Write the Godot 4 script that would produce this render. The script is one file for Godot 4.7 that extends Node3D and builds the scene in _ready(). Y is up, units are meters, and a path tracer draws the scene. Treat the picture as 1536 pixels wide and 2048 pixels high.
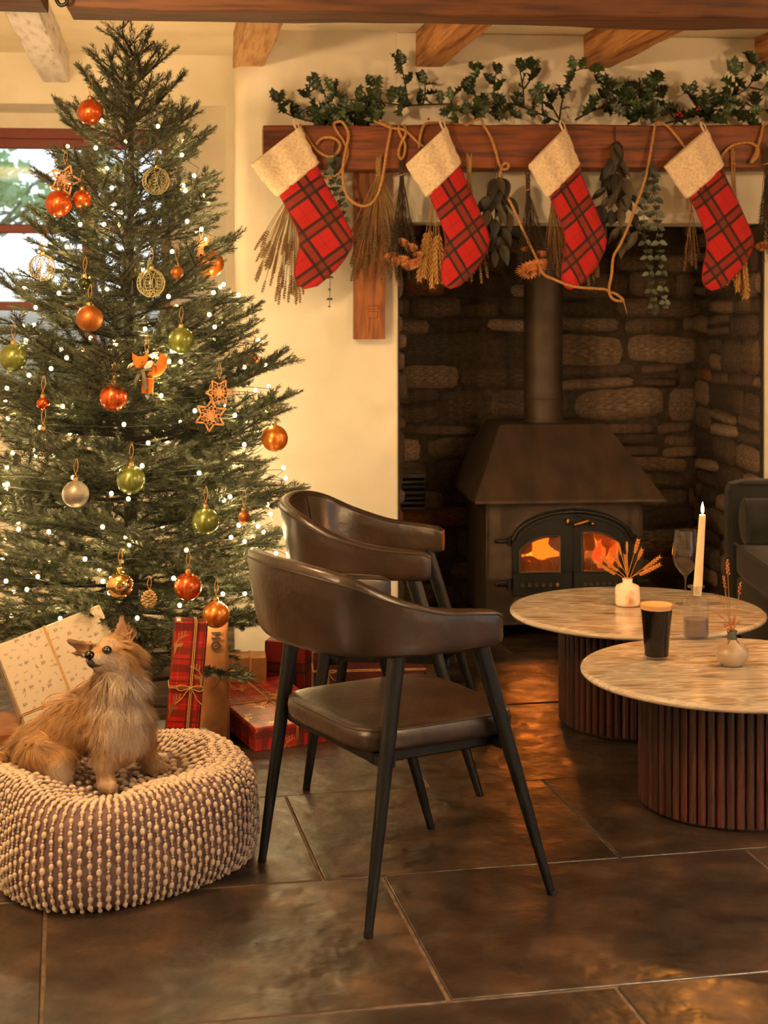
extends Node3D
# A cottage pub corner at Christmas: decorated tree, wood stove in a stone fireplace, stockings on a beam, two chairs, two marble tables and a small dog on a pouf.
# Everything is laid out in metres. The camera stands at the origin, 1.46 m up, looking along -z.

const F := 3160.0          # focal length of the view in pixels of the 1536 x 2048 frame
const EYE := 1.46
const WALL_TURN := 0.1     # the old walls stand a little askew to the view
const WALL_AT := Vector3(0, 0, -6.594)

var rng := RandomNumberGenerator.new()
var M := {}
var taken := {}
var BU := Vector3(cos(WALL_TURN), 0, -sin(WALL_TURN))   # along the wall, to the right
var BN := Vector3(sin(WALL_TURN), 0, cos(WALL_TURN))    # out of the wall, into the room


# ---------- places ----------
func at(x: float, y: float, d: float) -> Vector3:
	return Vector3((x - 768.0) * d / F, EYE - (y - 600.0) * d / F, -d)

func on_wall(x: float, y: float, t: float) -> Vector3:      # the point t metres in front of the chimney wall
	var k := (x - 768.0) / F
	var d := (cos(WALL_TURN) * 6.594 - t) / (cos(WALL_TURN) - sin(WALL_TURN) * k)
	return at(x, y, d)

func on_floor(x: float, y: float) -> Vector3:
	var d := EYE * F / (y - 600.0)
	return Vector3((x - 768.0) * d / F, 0, -d)

func wall_point(s: float, y: float, t: float) -> Vector3:
	return WALL_AT + BU * s + BN * t + Vector3(0, y, 0)

func R(a: float, b: float) -> float:
	return rng.randf_range(a, b)


# ---------- shapes ----------
class Geo:
	var v := PackedVector3Array()
	var n := PackedVector3Array()
	var uv := PackedVector2Array()
	var c := PackedColorArray()
	var ix := PackedInt32Array()
	var col := Color.WHITE

	func vert(p: Vector3, nn: Vector3, u := Vector2.ZERO) -> int:
		v.append(p); n.append(nn); uv.append(u); c.append(col)
		return v.size() - 1

	func tri(a: int, b: int, d: int) -> void:      # wound so that it faces along the normals of its corners
		var fn := (v[d] - v[a]).cross(v[b] - v[a])
		if fn.dot(n[a] + n[b] + n[d]) >= 0.0:
			ix.append(a); ix.append(b); ix.append(d)
		else:
			ix.append(a); ix.append(d); ix.append(b)

	func quad(a: int, b: int, d: int, e: int) -> void:
		tri(a, b, d); tri(a, d, e)

	func face(pts: Array, u := []) -> void:        # a flat polygon, fan, facing by its right-hand normal
		var nn := Vector3.ZERO
		for k in range(1, pts.size() - 1):
			nn += (pts[k] - pts[0]).cross(pts[k + 1] - pts[0])
		nn = nn.normalized()
		var b := v.size()
		for k in pts.size():
			vert(pts[k], nn, u[k] if u.size() > k else Vector2(pts[k].x, pts[k].y))
		for k in range(1, pts.size() - 1):
			tri(b, b + k, b + k + 1)

	# rows of points; closed joins the last column to the first. Smooth. Turned outwards when closed.
	func grid(rows: Array, closed := false, cap := 0, uvs := Vector2(1, 1), flip := false) -> void:
		var h := rows.size()
		var w: int = rows[0].size()
		var ww := w + 1 if closed else w
		var b := v.size()
		var nn := PackedVector3Array(); nn.resize(h * w)
		var out := 0.0
		var mids := []
		for r in h:
			var m := Vector3.ZERO
			for p in rows[r]: m += p
			mids.append(m / w)
		for r in h - 1:
			var ra: PackedVector3Array = rows[r]
			var rb: PackedVector3Array = rows[r + 1]
			var mid: Vector3 = (mids[r] + mids[r + 1]) * 0.5
			for k in (w if closed else w - 1):
				var k2 := (k + 1) % w
				var fn := (rb[k2] - ra[k]).cross(rb[k] - ra[k2])
				nn[r * w + k] += fn; nn[r * w + k2] += fn; nn[(r + 1) * w + k] += fn; nn[(r + 1) * w + k2] += fn
				out += fn.dot((ra[k] + rb[k2]) * 0.5 - mid)
		var sg := 1.0
		if closed and out < 0.0: sg = -1.0
		if flip: sg = -sg
		for r in h:
			for k in ww:
				var q := nn[r * w + k % w] * sg
				vert(rows[r][k % w], q.normalized() if q.length_squared() > 0.0 else Vector3.UP, Vector2(float(k) / (ww - 1) * uvs.x, float(r) / maxi(h - 1, 1) * uvs.y))
		for r in h - 1:
			for k in ww - 1:
				var a := b + r * ww + k
				quad(a, a + ww, a + ww + 1, a + 1)
		if closed and cap & 1: lid(rows[0], mids[0], mids[1])
		if closed and cap & 2: lid(rows[h - 1], mids[h - 1], mids[h - 2])

	func lid(row: PackedVector3Array, mid: Vector3, inner: Vector3) -> void:
		var nn := Vector3.ZERO
		for k in row.size():
			nn += (row[k] - mid).cross(row[(k + 1) % row.size()] - mid)
		nn = nn.normalized()
		if nn.dot(mid - inner) < 0.0: nn = -nn
		var b := v.size()
		vert(mid, nn, Vector2(0.5, 0.5))
		for k in row.size():
			var a := TAU * k / row.size()
			vert(row[k], nn, Vector2(0.5 + 0.5 * cos(a), 0.5 + 0.5 * sin(a)))
		for k in row.size():
			tri(b, b + 1 + k, b + 1 + (k + 1) % row.size())

	func tube(pts: Array, rad: Variant, sides := 8, cap := 3, squash := 1.0) -> void:
		var rows := []
		var up := Vector3.ZERO
		for k in pts.size():
			var d: Vector3 = (pts[mini(k + 1, pts.size() - 1)] - pts[maxi(k - 1, 0)]).normalized()
			if k == 0:
				up = (Vector3.UP if absf(d.y) < 0.9 else Vector3.RIGHT).slide(d).normalized()
			else:
				up = up.slide(d).normalized()
			var sd := d.cross(up)
			var r: float = rad[k] if rad is Array else rad
			var row := PackedVector3Array()
			for j in sides:
				var a := TAU * j / sides
				row.append(pts[k] + (up * cos(a) + sd * sin(a) * squash) * r)
			rows.append(row)
		grid(rows, true, cap)

	# profile of Vector2(radius, height); a point given twice makes a crease
	func lathe(profile: Array, sides := 32, xf := Transform3D(), cap := 0) -> void:
		var part := []
		var strips := []
		for k in profile.size():
			if part.size() and profile[k].is_equal_approx(part[-1]):
				strips.append(part); part = []
			part.append(profile[k])
		strips.append(part)
		for s in strips.size():
			var rows := []
			for p in strips[s]:
				var row := PackedVector3Array()
				for j in sides:
					var a := TAU * j / sides
					row.append(xf * Vector3(cos(a) * p.x, p.y, sin(a) * p.x))
				rows.append(row)
			if rows.size() > 1:
				lathe_rows(rows, strips[s], xf)
		if cap & 1: lid_of(profile[0], profile[1], sides, xf)
		if cap & 2: lid_of(profile[-1], profile[-2], sides, xf)

	func lathe_rows(rows: Array, prof: Array, xf: Transform3D) -> void:
		# normals from the profile: to the right of its direction (profiles run upwards outside)
		var b := v.size()
		var w: int = rows[0].size()
		for r in rows.size():
			var d: Vector2 = (prof[mini(r + 1, prof.size() - 1)] - prof[maxi(r - 1, 0)]).normalized()
			for j in w + 1:
				var a := TAU * j / w
				var nn := xf.basis * Vector3(cos(a) * d.y, -d.x, sin(a) * d.y)
				vert(rows[r][j % w], nn.normalized(), Vector2(float(j) / w, float(r) / (rows.size() - 1)))
		for r in rows.size() - 1:
			for j in w:
				var q := b + r * (w + 1) + j
				quad(q, q + 1, q + w + 2, q + w + 1)

	func lid_of(p: Vector2, q: Vector2, sides: int, xf: Transform3D) -> void:
		if p.x < 1e-5: return
		var row := PackedVector3Array()
		for j in sides:
			var a := TAU * j / sides
			row.append(xf * Vector3(cos(a) * p.x, p.y, sin(a) * p.x))
		lid(row, xf * Vector3(0, p.y, 0), xf * Vector3(0, q.y if absf(q.y - p.y) > 1e-6 else p.y + (0.01 if p.y <= q.y else -0.01), 0))

	func ball(center: Vector3, r: Variant, sides := 16, rings := 10, basis := Basis()) -> void:
		var rr: Vector3 = r if r is Vector3 else Vector3(r, r, r)
		var b := v.size()
		for k in rings + 1:
			var t := PI * k / rings
			for j in sides + 1:
				var a := TAU * j / sides
				var d := Vector3(sin(t) * cos(a), -cos(t), sin(t) * sin(a))
				vert(center + basis * (d * rr), (basis * (d / rr)).normalized(), Vector2(float(j) / sides, float(k) / rings))
		for k in rings:
			for j in sides:
				var q := b + k * (sides + 1) + j
				if k > 0: tri(q, q + 1, q + sides + 2)
				if k < rings - 1: tri(q, q + sides + 2, q + sides + 1)

	# a box with chamfered edges that shade round
	func rbox(xf: Transform3D, size: Vector3, bevel := 0.004) -> void:
		var h := size * 0.5
		var bv := minf(bevel, minf(h.x, minf(h.y, h.z)) * 0.95)
		var id := {}
		for sx in [-1, 1]:
			for sy in [-1, 1]:
				for sz in [-1, 1]:
					for ax in 3:
						var p := Vector3(sx * (h.x - (0.0 if ax == 0 else bv)), sy * (h.y - (0.0 if ax == 1 else bv)), sz * (h.z - (0.0 if ax == 2 else bv)))
						var nn := Vector3(sx if ax == 0 else 0, sy if ax == 1 else 0, sz if ax == 2 else 0)
						var u := Vector2(p.z, p.y) if ax == 0 else Vector2(p.x, p.z) if ax == 1 else Vector2(p.x, p.y)
						id[Vector4i(sx, sy, sz, ax)] = vert(xf * p, (xf.basis * nn).normalized(), u)
		for s in [-1, 1]:
			quad(id[Vector4i(s, -1, -1, 0)], id[Vector4i(s, 1, -1, 0)], id[Vector4i(s, 1, 1, 0)], id[Vector4i(s, -1, 1, 0)])
			quad(id[Vector4i(-1, s, -1, 1)], id[Vector4i(1, s, -1, 1)], id[Vector4i(1, s, 1, 1)], id[Vector4i(-1, s, 1, 1)])
			quad(id[Vector4i(-1, -1, s, 2)], id[Vector4i(1, -1, s, 2)], id[Vector4i(1, 1, s, 2)], id[Vector4i(-1, 1, s, 2)])
			for t in [-1, 1]:
				quad(id[Vector4i(s, t, -1, 0)], id[Vector4i(s, t, 1, 0)], id[Vector4i(s, t, 1, 1)], id[Vector4i(s, t, -1, 1)])
				quad(id[Vector4i(s, -1, t, 0)], id[Vector4i(s, 1, t, 0)], id[Vector4i(s, 1, t, 2)], id[Vector4i(s, -1, t, 2)])
				quad(id[Vector4i(-1, s, t, 1)], id[Vector4i(1, s, t, 1)], id[Vector4i(1, s, t, 2)], id[Vector4i(-1, s, t, 2)])
				for q in [-1, 1]:
					tri(id[Vector4i(s, t, q, 0)], id[Vector4i(s, t, q, 1)], id[Vector4i(s, t, q, 2)])

	# outline in x, y pushed out along z from z0 to z1, with a chamfer; sides shade smooth where the outline bends gently
	func extrude(poly: PackedVector2Array, z0: float, z1: float, xf := Transform3D(), bevel := 0.0, puff := 0.0) -> void:
		var p := poly.duplicate()
		var area := 0.0
		for k in p.size():
			area += p[k].cross(p[(k + 1) % p.size()])
		if area < 0.0: p.reverse()
		var m := p.size()
		var en := []
		for k in m:
			var e := (p[(k + 1) % m] - p[k]).normalized()
			en.append(Vector2(e.y, -e.x))
		var inset := PackedVector2Array()
		for k in m:
			var a: Vector2 = en[k] + en[(k + m - 1) % m]
			inset.append(p[k] - a.normalized() * bevel)
		var tr := Geometry2D.triangulate_polygon(inset if bevel > 0.0 else p)
		if tr.is_empty(): tr = Geometry2D.triangulate_polygon(p)
		for side in 2:
			var z := z1 if side else z0
			var nn := (xf.basis * Vector3(0, 0, 1 if side else -1)).normalized()
			var b := v.size()
			for k in m:
				vert(xf * Vector3(inset[k].x, inset[k].y, z), nn, inset[k])
			for k in range(0, tr.size(), 3):
				tri(b + tr[k], b + tr[k + 1], b + tr[k + 2])
		var levels := [[z0, 0.0], [z1, 0.0]] if bevel <= 0.0 else [[z0, bevel], [z0 + bevel, 0.0], [z1 - bevel, 0.0], [z1, bevel]]
		for k in m:
			var k2 := (k + 1) % m
			var n0: Vector2 = en[k]
			var n1: Vector2 = en[k]
			var before: Vector2 = en[(k + m - 1) % m]
			var after: Vector2 = en[k2]
			if before.dot(en[k]) > 0.7: n0 = (before + en[k]).normalized()
			if after.dot(en[k]) > 0.7: n1 = (after + en[k]).normalized()
			var b := v.size()
			for l in levels.size():
				var tilt := 0.0
				if levels.size() > 2: tilt = -0.9 if l == 0 else 0.9 if l == 3 else 0.0
				for q in 2:
					var src := k if q == 0 else k2
					var pos: Vector2 = inset[src] if levels[l][1] > 0.0 else p[src]
					var nv: Vector2 = n0 if q == 0 else n1
					vert(xf * Vector3(pos.x, pos.y, levels[l][0]), (xf.basis * Vector3(nv.x, nv.y, tilt)).normalized(), Vector2(float(k + q), levels[l][0]))
			for l in levels.size() - 1:
				quad(b + l * 2, b + l * 2 + 1, b + l * 2 + 3, b + l * 2 + 2)

	func add(g: Geo, xf := Transform3D(), tint := Color(-1, 0, 0)) -> void:
		var b := v.size()
		var nb := xf.basis.inverse().transposed()
		for k in g.v.size():
			v.append(xf * g.v[k]); n.append((nb * g.n[k]).normalized())
		uv.append_array(g.uv)
		if tint.r < 0.0: c.append_array(g.c)
		else:
			for k in g.v.size(): c.append(tint)
		for k in g.ix.size(): ix.append(g.ix[k] + b)

	func jitter(noise: FastNoiseLite, amount: float, scale := 1.0) -> void:
		for k in v.size():
			var p := v[k] * scale
			v[k] += n[k] * 0.0 + Vector3(noise.get_noise_3dv(p), noise.get_noise_3dv(p + Vector3(31, 7, 3)), noise.get_noise_3dv(p + Vector3(5, 71, 13))) * amount

	func mesh(colored := false) -> ArrayMesh:
		var a := []
		a.resize(Mesh.ARRAY_MAX)
		a[Mesh.ARRAY_VERTEX] = v
		a[Mesh.ARRAY_NORMAL] = n
		a[Mesh.ARRAY_TEX_UV] = uv
		if colored: a[Mesh.ARRAY_COLOR] = c
		a[Mesh.ARRAY_INDEX] = ix
		var m := ArrayMesh.new()
		m.add_surface_from_arrays(Mesh.PRIMITIVE_TRIANGLES, a)
		return m


# ---------- naming ----------
func numbered(called: String) -> String:
	if not taken.has(called):
		taken[called] = 0
		return called
	taken[called] += 1
	return "%s_%03d" % [called, taken[called]]

func tag(o: Node3D, label: String, category: String, group := "", kind := "") -> Node3D:
	if label: o.set_meta("label", label)
	if category: o.set_meta("category", category)
	if group: o.set_meta("group", group)
	if kind: o.set_meta("kind", kind)
	return o

func thing(called: String, label: String, category: String, where := Vector3.ZERO, turn := 0.0, group := "") -> Node3D:
	var o := Node3D.new()
	o.name = numbered(called)
	add_child(o)
	o.position = where
	o.rotation.y = turn
	return tag(o, label, category, group)

func obj(called: String, shape: Variant, m: Material, parent: Node3D = null, colored := false) -> MeshInstance3D:
	var o := MeshInstance3D.new()
	o.mesh = shape.mesh(colored) if shape is Geo else shape
	o.material_override = null
	if parent:
		var k := 0
		var key := str(parent.get_instance_id()) + called
		k = taken.get(key, -1) + 1
		taken[key] = k
		o.name = called if k == 0 else "%s_%03d" % [called, k]
		parent.add_child(o, true)
	else:
		o.name = numbered(called)
		add_child(o)
	o.set_surface_override_material(0, m)
	return o

func struct(called: String, shape: Variant, m: Material, parent: Node3D = null) -> MeshInstance3D:
	var o := obj(called, shape, m, parent)
	if parent == null: o.set_meta("kind", "structure")
	return o

func many(called: String, shape: Geo, m: Material, places: Array, parent: Node3D) -> void:     # what is too small to pick apart: one mesh
	var g := Geo.new()
	for p in places: g.add(shape, p)
	var o := obj(called, g, m, parent)
	o.set_meta("kind", "stuff")

func copy_of(o: Node3D, called: String, label: String) -> Node3D:
	var r: Node3D = o.duplicate()
	r.name = numbered(called)
	add_child(r)
	if label: r.set_meta("label", label)
	return r

func look(from: Vector3, x: Vector3, y: Vector3) -> Transform3D:    # axes from two directions
	var z := x.cross(y).normalized()
	return Transform3D(Basis(x.normalized(), z.cross(x).normalized(), z), from)

func aim(from: Vector3, dir: Vector3, roll := 0.0) -> Transform3D:  # y along dir
	var y := dir.normalized()
	var x := (Vector3.RIGHT if absf(y.x) < 0.9 else Vector3.FORWARD).slide(y).normalized()
	var b := Basis(x, y, x.cross(y))
	return Transform3D(b * Basis(Vector3.UP, roll), from)

func smooth_line(pts: Array, per := 6) -> Array:   # Catmull-Rom
	var out := []
	for k in pts.size() - 1:
		var p0: Vector3 = pts[maxi(k - 1, 0)]
		var p1: Vector3 = pts[k]
		var p2: Vector3 = pts[k + 1]
		var p3: Vector3 = pts[mini(k + 2, pts.size() - 1)]
		for j in per:
			out.append(p1.cubic_interpolate(p2, p0, p3, float(j) / per))
	out.append(pts[-1])
	return out


# ---------- materials ----------
func mat(color: Color, rough := 0.7, metal := 0.0) -> StandardMaterial3D:
	var m := StandardMaterial3D.new()
	m.albedo_color = color
	m.roughness = rough
	m.metallic = metal
	return m

func noise(sd: int, freq := 0.02, octaves := 4, kind := FastNoiseLite.TYPE_SIMPLEX_SMOOTH) -> FastNoiseLite:
	var f := FastNoiseLite.new()
	f.seed = sd
	f.frequency = freq
	f.noise_type = kind
	f.fractal_octaves = octaves
	return f

func ramp_tex(n: FastNoiseLite, colors: Array, stops := [], size := 256) -> ImageTexture:
	var im := n.get_seamless_image(size, size, false, false, 0.15, true)
	im.convert(Image.FORMAT_L8)
	var g := Gradient.new()
	var offs := PackedFloat32Array()
	for k in colors.size(): offs.append(stops[k] if stops.size() else float(k) / (colors.size() - 1))
	g.offsets = offs
	g.colors = PackedColorArray(colors)
	var lut := PackedByteArray()
	for k in 256:
		var q := g.sample(k / 255.0)
		lut.append(q.r8); lut.append(q.g8); lut.append(q.b8)
	var src := im.get_data()
	var out := PackedByteArray()
	out.resize(src.size() * 3)
	for k in src.size():
		var j := src[k] * 3
		out[k * 3] = lut[j]; out[k * 3 + 1] = lut[j + 1]; out[k * 3 + 2] = lut[j + 2]
	return ImageTexture.create_from_image(Image.create_from_data(size, size, false, Image.FORMAT_RGB8, out))

func grey_tex(n: FastNoiseLite, lo := 0.0, hi := 1.0, size := 256) -> ImageTexture:
	return ramp_tex(n, [Color(lo, lo, lo), Color(hi, hi, hi)], [], size)

func triplanar(m: StandardMaterial3D, tex: Texture2D, scale: Vector3, world := false) -> StandardMaterial3D:
	m.albedo_texture = tex
	m.uv1_triplanar = true
	m.uv1_world_triplanar = world
	m.uv1_scale = scale
	return m

func relief(m: StandardMaterial3D, tex: Texture2D, cm: float) -> StandardMaterial3D:
	m.heightmap_enabled = true
	m.heightmap_texture = tex
	m.heightmap_scale = cm
	return m

func two_sided(m: StandardMaterial3D) -> StandardMaterial3D:
	m.cull_mode = BaseMaterial3D.CULL_DISABLED
	return m


func _ready() -> void:
	rng.seed = 20
	view_and_light()
	make_materials()
	room()
	fireplace()
	beams()
	stove()
	garden()
	furniture()
	table_things()
	gifts()
	christmas_tree()
	mantel_things()
	stockings()
	dog()


# ---------- camera, sky, lamps out of the frame, exposure ----------
func view_and_light() -> void:
	var cam := Camera3D.new()
	cam.name = "camera"
	add_child(cam)
	cam.position = Vector3(0, EYE, 0)
	cam.near = 0.05
	cam.far = 100.0
	var lens := CameraAttributesPhysical.new()
	lens.frustum_focal_length = 55.0
	lens.frustum_focus_distance = 4.6
	lens.frustum_near = 0.05
	lens.frustum_far = 100.0
	lens.exposure_aperture = 5.0
	cam.attributes = lens
	cam.projection = Camera3D.PROJECTION_FRUSTUM
	cam.near = 0.05
	cam.size = 0.05 * 2048.0 / F
	cam.frustum_offset = Vector2(0, -0.05 * 424.0 / F)
	cam.current = true

	var env := Environment.new()
	env.background_mode = Environment.BG_SKY
	var sky := Sky.new()
	var sm := ProceduralSkyMaterial.new()
	sm.sky_top_color = Color(0.72, 0.82, 0.92)
	sm.sky_horizon_color = Color(0.9, 0.95, 0.97)
	sm.ground_bottom_color = Color(0.3, 0.32, 0.28)
	sm.ground_horizon_color = Color(0.5, 0.52, 0.5)
	sky.sky_material = sm
	env.sky = sky
	env.background_energy_multiplier = 1.6
	env.tonemap_mode = Environment.TONE_MAPPER_LINEAR
	env.tonemap_exposure = 1.33
	env.sdfgi_enabled = true
	env.ssao_enabled = true
	env.ssil_enabled = true
	var we := WorldEnvironment.new()
	we.name = "surroundings"
	we.environment = env
	add_child(we)

	# unseen lamps, placed to light walls, dog and seats; one is behind the tree
	unseen_standing_lamp("unseen_floor_lamp", "unseen floor lamp left of the camera, placed to light the pouf and mantel", Vector3(-2.3, 0, -1.2), 1.7, 0.2, 14.0, Color(1.0, 0.88, 0.74))
	unseen_standing_lamp("unseen_floor_lamp", "unseen floor lamp right of the camera, placed to light the pouf, chairs and tables", Vector3(2.2, 0, -1.5), 1.9, 0.2, 19.0, Color(1.0, 0.9, 0.78))
	unseen_standing_lamp("unseen_floor_lamp", "unseen small lamp behind the Christmas tree, placed to light the chimney wall", Vector3(-0.98, 0, -6.22), 1.2, 0.11, 0.55, Color(1.0, 0.785, 0.53))
	pendant("unseen_pendant_lamp", "unseen globe lamp out of view at the left, placed to light the upper chimney wall", Vector3(-1.15, 2.12, -3.6), 2.5)
	pendant("unseen_pendant_lamp", "unseen globe lamp out of view at the right, placed to light the upper right wall", Vector3(2.35, 2.15, -4.6), 0.9)


func pendant(called: String, label: String, where: Vector3, energy: float) -> void:  # hangs out of view, placed to light the upper walls
	var t := thing(called, label, "lamp", where)
	var g := Geo.new()
	g.tube([Vector3(0, 0.06, 0), Vector3(0, 2.58 - where.y, 0)], 0.004, 8)
	g.lathe([Vector2(0.045, 2.56 - where.y), Vector2(0.045, 2.58 - where.y)], 20, Transform3D(), 1)
	obj("cord", g, mat(Color(0.1, 0.08, 0.06), 0.6), t)
	g = Geo.new()
	g.ball(Vector3.ZERO, 0.065, 24, 16)
	var glow := mat(Color(1, 0.9, 0.7), 0.4)
	glow.emission_enabled = true
	glow.emission = Color(1.0, 0.82, 0.55)
	glow.emission_energy_multiplier = 4.0
	obj("bulb", g, glow, t)
	lamp_light(t, Vector3.ZERO, energy, Color(1.0, 0.81, 0.58), 0.06)


func lamp_light(parent: Node3D, where: Vector3, energy: float, color: Color, size: float) -> OmniLight3D:
	var l := OmniLight3D.new()
	l.name = "lamp_light"
	l.light_color = color
	l.light_energy = energy
	l.light_size = size
	l.omni_range = 14.0
	l.omni_attenuation = 2.0
	l.shadow_enabled = true
	parent.add_child(l, true)
	l.position = where
	return l


func unseen_standing_lamp(called: String, label: String, where: Vector3, high: float, r: float, energy: float, tint: Color) -> void:  # unseen lamp, set where its light is wanted in the room
	var brass := mat(Color(0.6, 0.45, 0.2), 0.35, 1.0)
	var t := thing(called, label, "lamp", where)
	var g := Geo.new()
	g.lathe([Vector2(0, 0.03), Vector2(0.1, 0.025), Vector2(0.13, 0.005), Vector2(0.13, 0)].map(func(p): return Vector2(p.x, 0.03 - p.y)), 24, Transform3D(Basis(Vector3.RIGHT, PI), Vector3(0, 0.03, 0)))
	obj("base", g, brass, t)
	g = Geo.new()
	g.tube([Vector3(0, 0.02, 0), Vector3(0, high - 0.05, 0)], 0.011, 12)
	obj("pole", g, brass, t)
	g = Geo.new()
	g.lathe([Vector2(r, -r * 0.7), Vector2(r * 0.8, r * 0.8)], 32, Transform3D(Basis(), Vector3(0, high, 0)))
	var shade := two_sided(mat(Color(0.93, 0.85, 0.68), 0.9))
	shade.backlight_enabled = true
	shade.backlight = Color(1, 0.9, 0.75)
	obj("lamp_shade", g, shade, t)
	g = Geo.new()
	g.ball(Vector3(0, high, 0), 0.035, 16, 10)
	var glow := mat(Color(1, 0.9, 0.7), 0.5)
	glow.emission_enabled = true
	glow.emission = Color(1.0, 0.82, 0.55)
	glow.emission_energy_multiplier = 6.0
	obj("bulb", g, glow, t)
	lamp_light(t, Vector3(0, high, 0), energy, tint, 0.035)


# ---------- shared materials ----------
func make_materials() -> void:
	var n1 := noise(3, 0.012, 5)
	var n2 := noise(9, 0.05, 4)
	var n3 := noise(17, 0.1, 3)
	var blotch := ramp_tex(n1, [Color(0.83, 0.79, 0.71), Color(0.88, 0.85, 0.78), Color(0.90, 0.87, 0.81), Color(0.86, 0.82, 0.74)], [0.0, 0.35, 0.65, 1.0])
	var lumps := grey_tex(noise(5, 0.02, 4))
	var fine := grey_tex(n3)
	M.lumps = lumps
	M.fine = fine
	M.plaster = relief(triplanar(mat(Color.WHITE, 0.92), blotch, Vector3(0.55, 0.55, 0.55), true), lumps, 1.0)
	M.ceiling = triplanar(mat(Color(0.99, 0.97, 0.93), 0.95), blotch, Vector3(0.4, 0.4, 0.4), true)
	var grain := grey_tex(n2)
	M.grain = grain
	M.wood_tex = ramp_tex(noise(21, 0.022, 5), [Color(0.22, 0.10, 0.035), Color(0.42, 0.22, 0.08), Color(0.52, 0.29, 0.11), Color(0.58, 0.34, 0.14), Color(0.36, 0.18, 0.07)], [0.0, 0.3, 0.5, 0.75, 1.0])
	M.oak_tex = ramp_tex(noise(22, 0.022, 5), [Color(0.36, 0.20, 0.09), Color(0.56, 0.36, 0.18), Color(0.66, 0.45, 0.25), Color(0.71, 0.50, 0.29), Color(0.5, 0.31, 0.15)], [0.0, 0.3, 0.5, 0.75, 1.0])
	M.beam_x = triplanar(mat(Color(0.84, 0.74, 0.62), 0.6), M.wood_tex, Vector3(0.35, 4.5, 4.5))
	M.beam_y = triplanar(mat(Color.WHITE, 0.58), M.wood_tex, Vector3(5, 0.5, 5))
	M.joist_z = triplanar(mat(Color.WHITE, 0.7), M.oak_tex, Vector3(4.5, 4.5, 0.35))
	M.pale_oak = triplanar(mat(Color(1.0, 0.98, 0.94), 0.75), ramp_tex(noise(26, 0.022, 5), [Color(0.50, 0.34, 0.2), Color(0.66, 0.50, 0.34), Color(0.74, 0.60, 0.44), Color(0.62, 0.46, 0.3)]), Vector3(4.5, 4.5, 0.35))
	M.big_beam = triplanar(mat(Color(0.64, 0.66, 0.68), 0.68), M.wood_tex, Vector3(0.35, 4.5, 4.5))
	M.whitewash = triplanar(mat(Color.WHITE, 0.8), ramp_tex(noise(24, 0.03, 5), [Color(0.35, 0.25, 0.2), Color(0.74, 0.70, 0.69), Color(0.82, 0.80, 0.80), Color(0.88, 0.86, 0.86)], [0.0, 0.16, 0.45, 1.0]), Vector3(3.0, 3.0, 0.5))
	M.red_paint = mat(Color(0.44, 0.17, 0.12), 0.5)
	M.iron = triplanar(mat(Color(0.9, 0.9, 0.9), 0.55, 0.35), ramp_tex(noise(31, 0.02, 4), [Color(0.20, 0.16, 0.125), Color(0.28, 0.22, 0.17), Color(0.33, 0.26, 0.20)]), Vector3(1.5, 1.5, 1.5))
	M.black_iron = mat(Color(0.055, 0.05, 0.047), 0.42, 0.4)
	M.brass = mat(Color(0.62, 0.47, 0.24), 0.3, 1.0)
	# slate: three tones
	M.slate = []
	for k in 4:
		var base := [Color(0.15, 0.108, 0.076), Color(0.17, 0.122, 0.084), Color(0.135, 0.098, 0.07), Color(0.18, 0.13, 0.086)][k] as Color
		var tx := ramp_tex(noise(40 + k, 0.012, 6), [base * 0.5, base * 0.9, base * 1.15, base * 1.9], [0.0, 0.4, 0.65, 1.0])
		var m := triplanar(mat(Color(1.25, 1.25, 1.25), 0.38), tx, Vector3(1.1, 1.1, 1.1))
		m.albedo_color = Color.WHITE
		m.roughness_texture = M.rough_tex if M.has("rough_tex") else grey_tex(noise(50, 0.03, 5), 0.26, 0.55)
		M.rough_tex = m.roughness_texture
		m.roughness = 1.0
		M.slate.append(relief(m, lumps, 0.7))
	M.floor_joint = triplanar(mat(Color.WHITE, 0.9), ramp_tex(noise(47, 0.05, 4), [Color(0.14, 0.105, 0.07), Color(0.29, 0.22, 0.15), Color(0.40, 0.31, 0.21)]), Vector3(2, 2, 2), true)
	M.stones = []
	for k in 8:
		var base := [Color(0.20, 0.155, 0.115), Color(0.25, 0.20, 0.155), Color(0.17, 0.135, 0.105), Color(0.31, 0.255, 0.20), Color(0.33, 0.20, 0.12), Color(0.235, 0.185, 0.15), Color(0.28, 0.23, 0.19), Color(0.40, 0.34, 0.28)][k] as Color
		base = base * 1.22
		var tx := ramp_tex(noise(60 + k, 0.03, 5), [base * 0.45, base * 0.9, base * 1.15, base * 1.6], [0.0, 0.4, 0.65, 1.0], 128)
		M.stones.append(triplanar(mat(Color.WHITE, 0.9), tx, Vector3(2.5, 2.5, 2.5)))
	M.mortar = triplanar(mat(Color.WHITE, 0.95), ramp_tex(noise(69, 0.04, 5), [Color(0.10, 0.08, 0.06), Color(0.20, 0.155, 0.115), Color(0.28, 0.22, 0.17)]), Vector3(2, 2, 2), true)


# ---------- the room ----------
func wall_box(s0: float, s1: float, y0: float, y1: float, t0: float, t1: float, bevel := 0.0) -> Geo:
	var g := Geo.new()
	var xf := Transform3D(Basis(Vector3.UP, WALL_TURN), wall_point((s0 + s1) / 2, (y0 + y1) / 2, (t0 + t1) / 2))
	g.rbox(xf, Vector3(s1 - s0, y1 - y0, t1 - t0), bevel)
	return g

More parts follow.
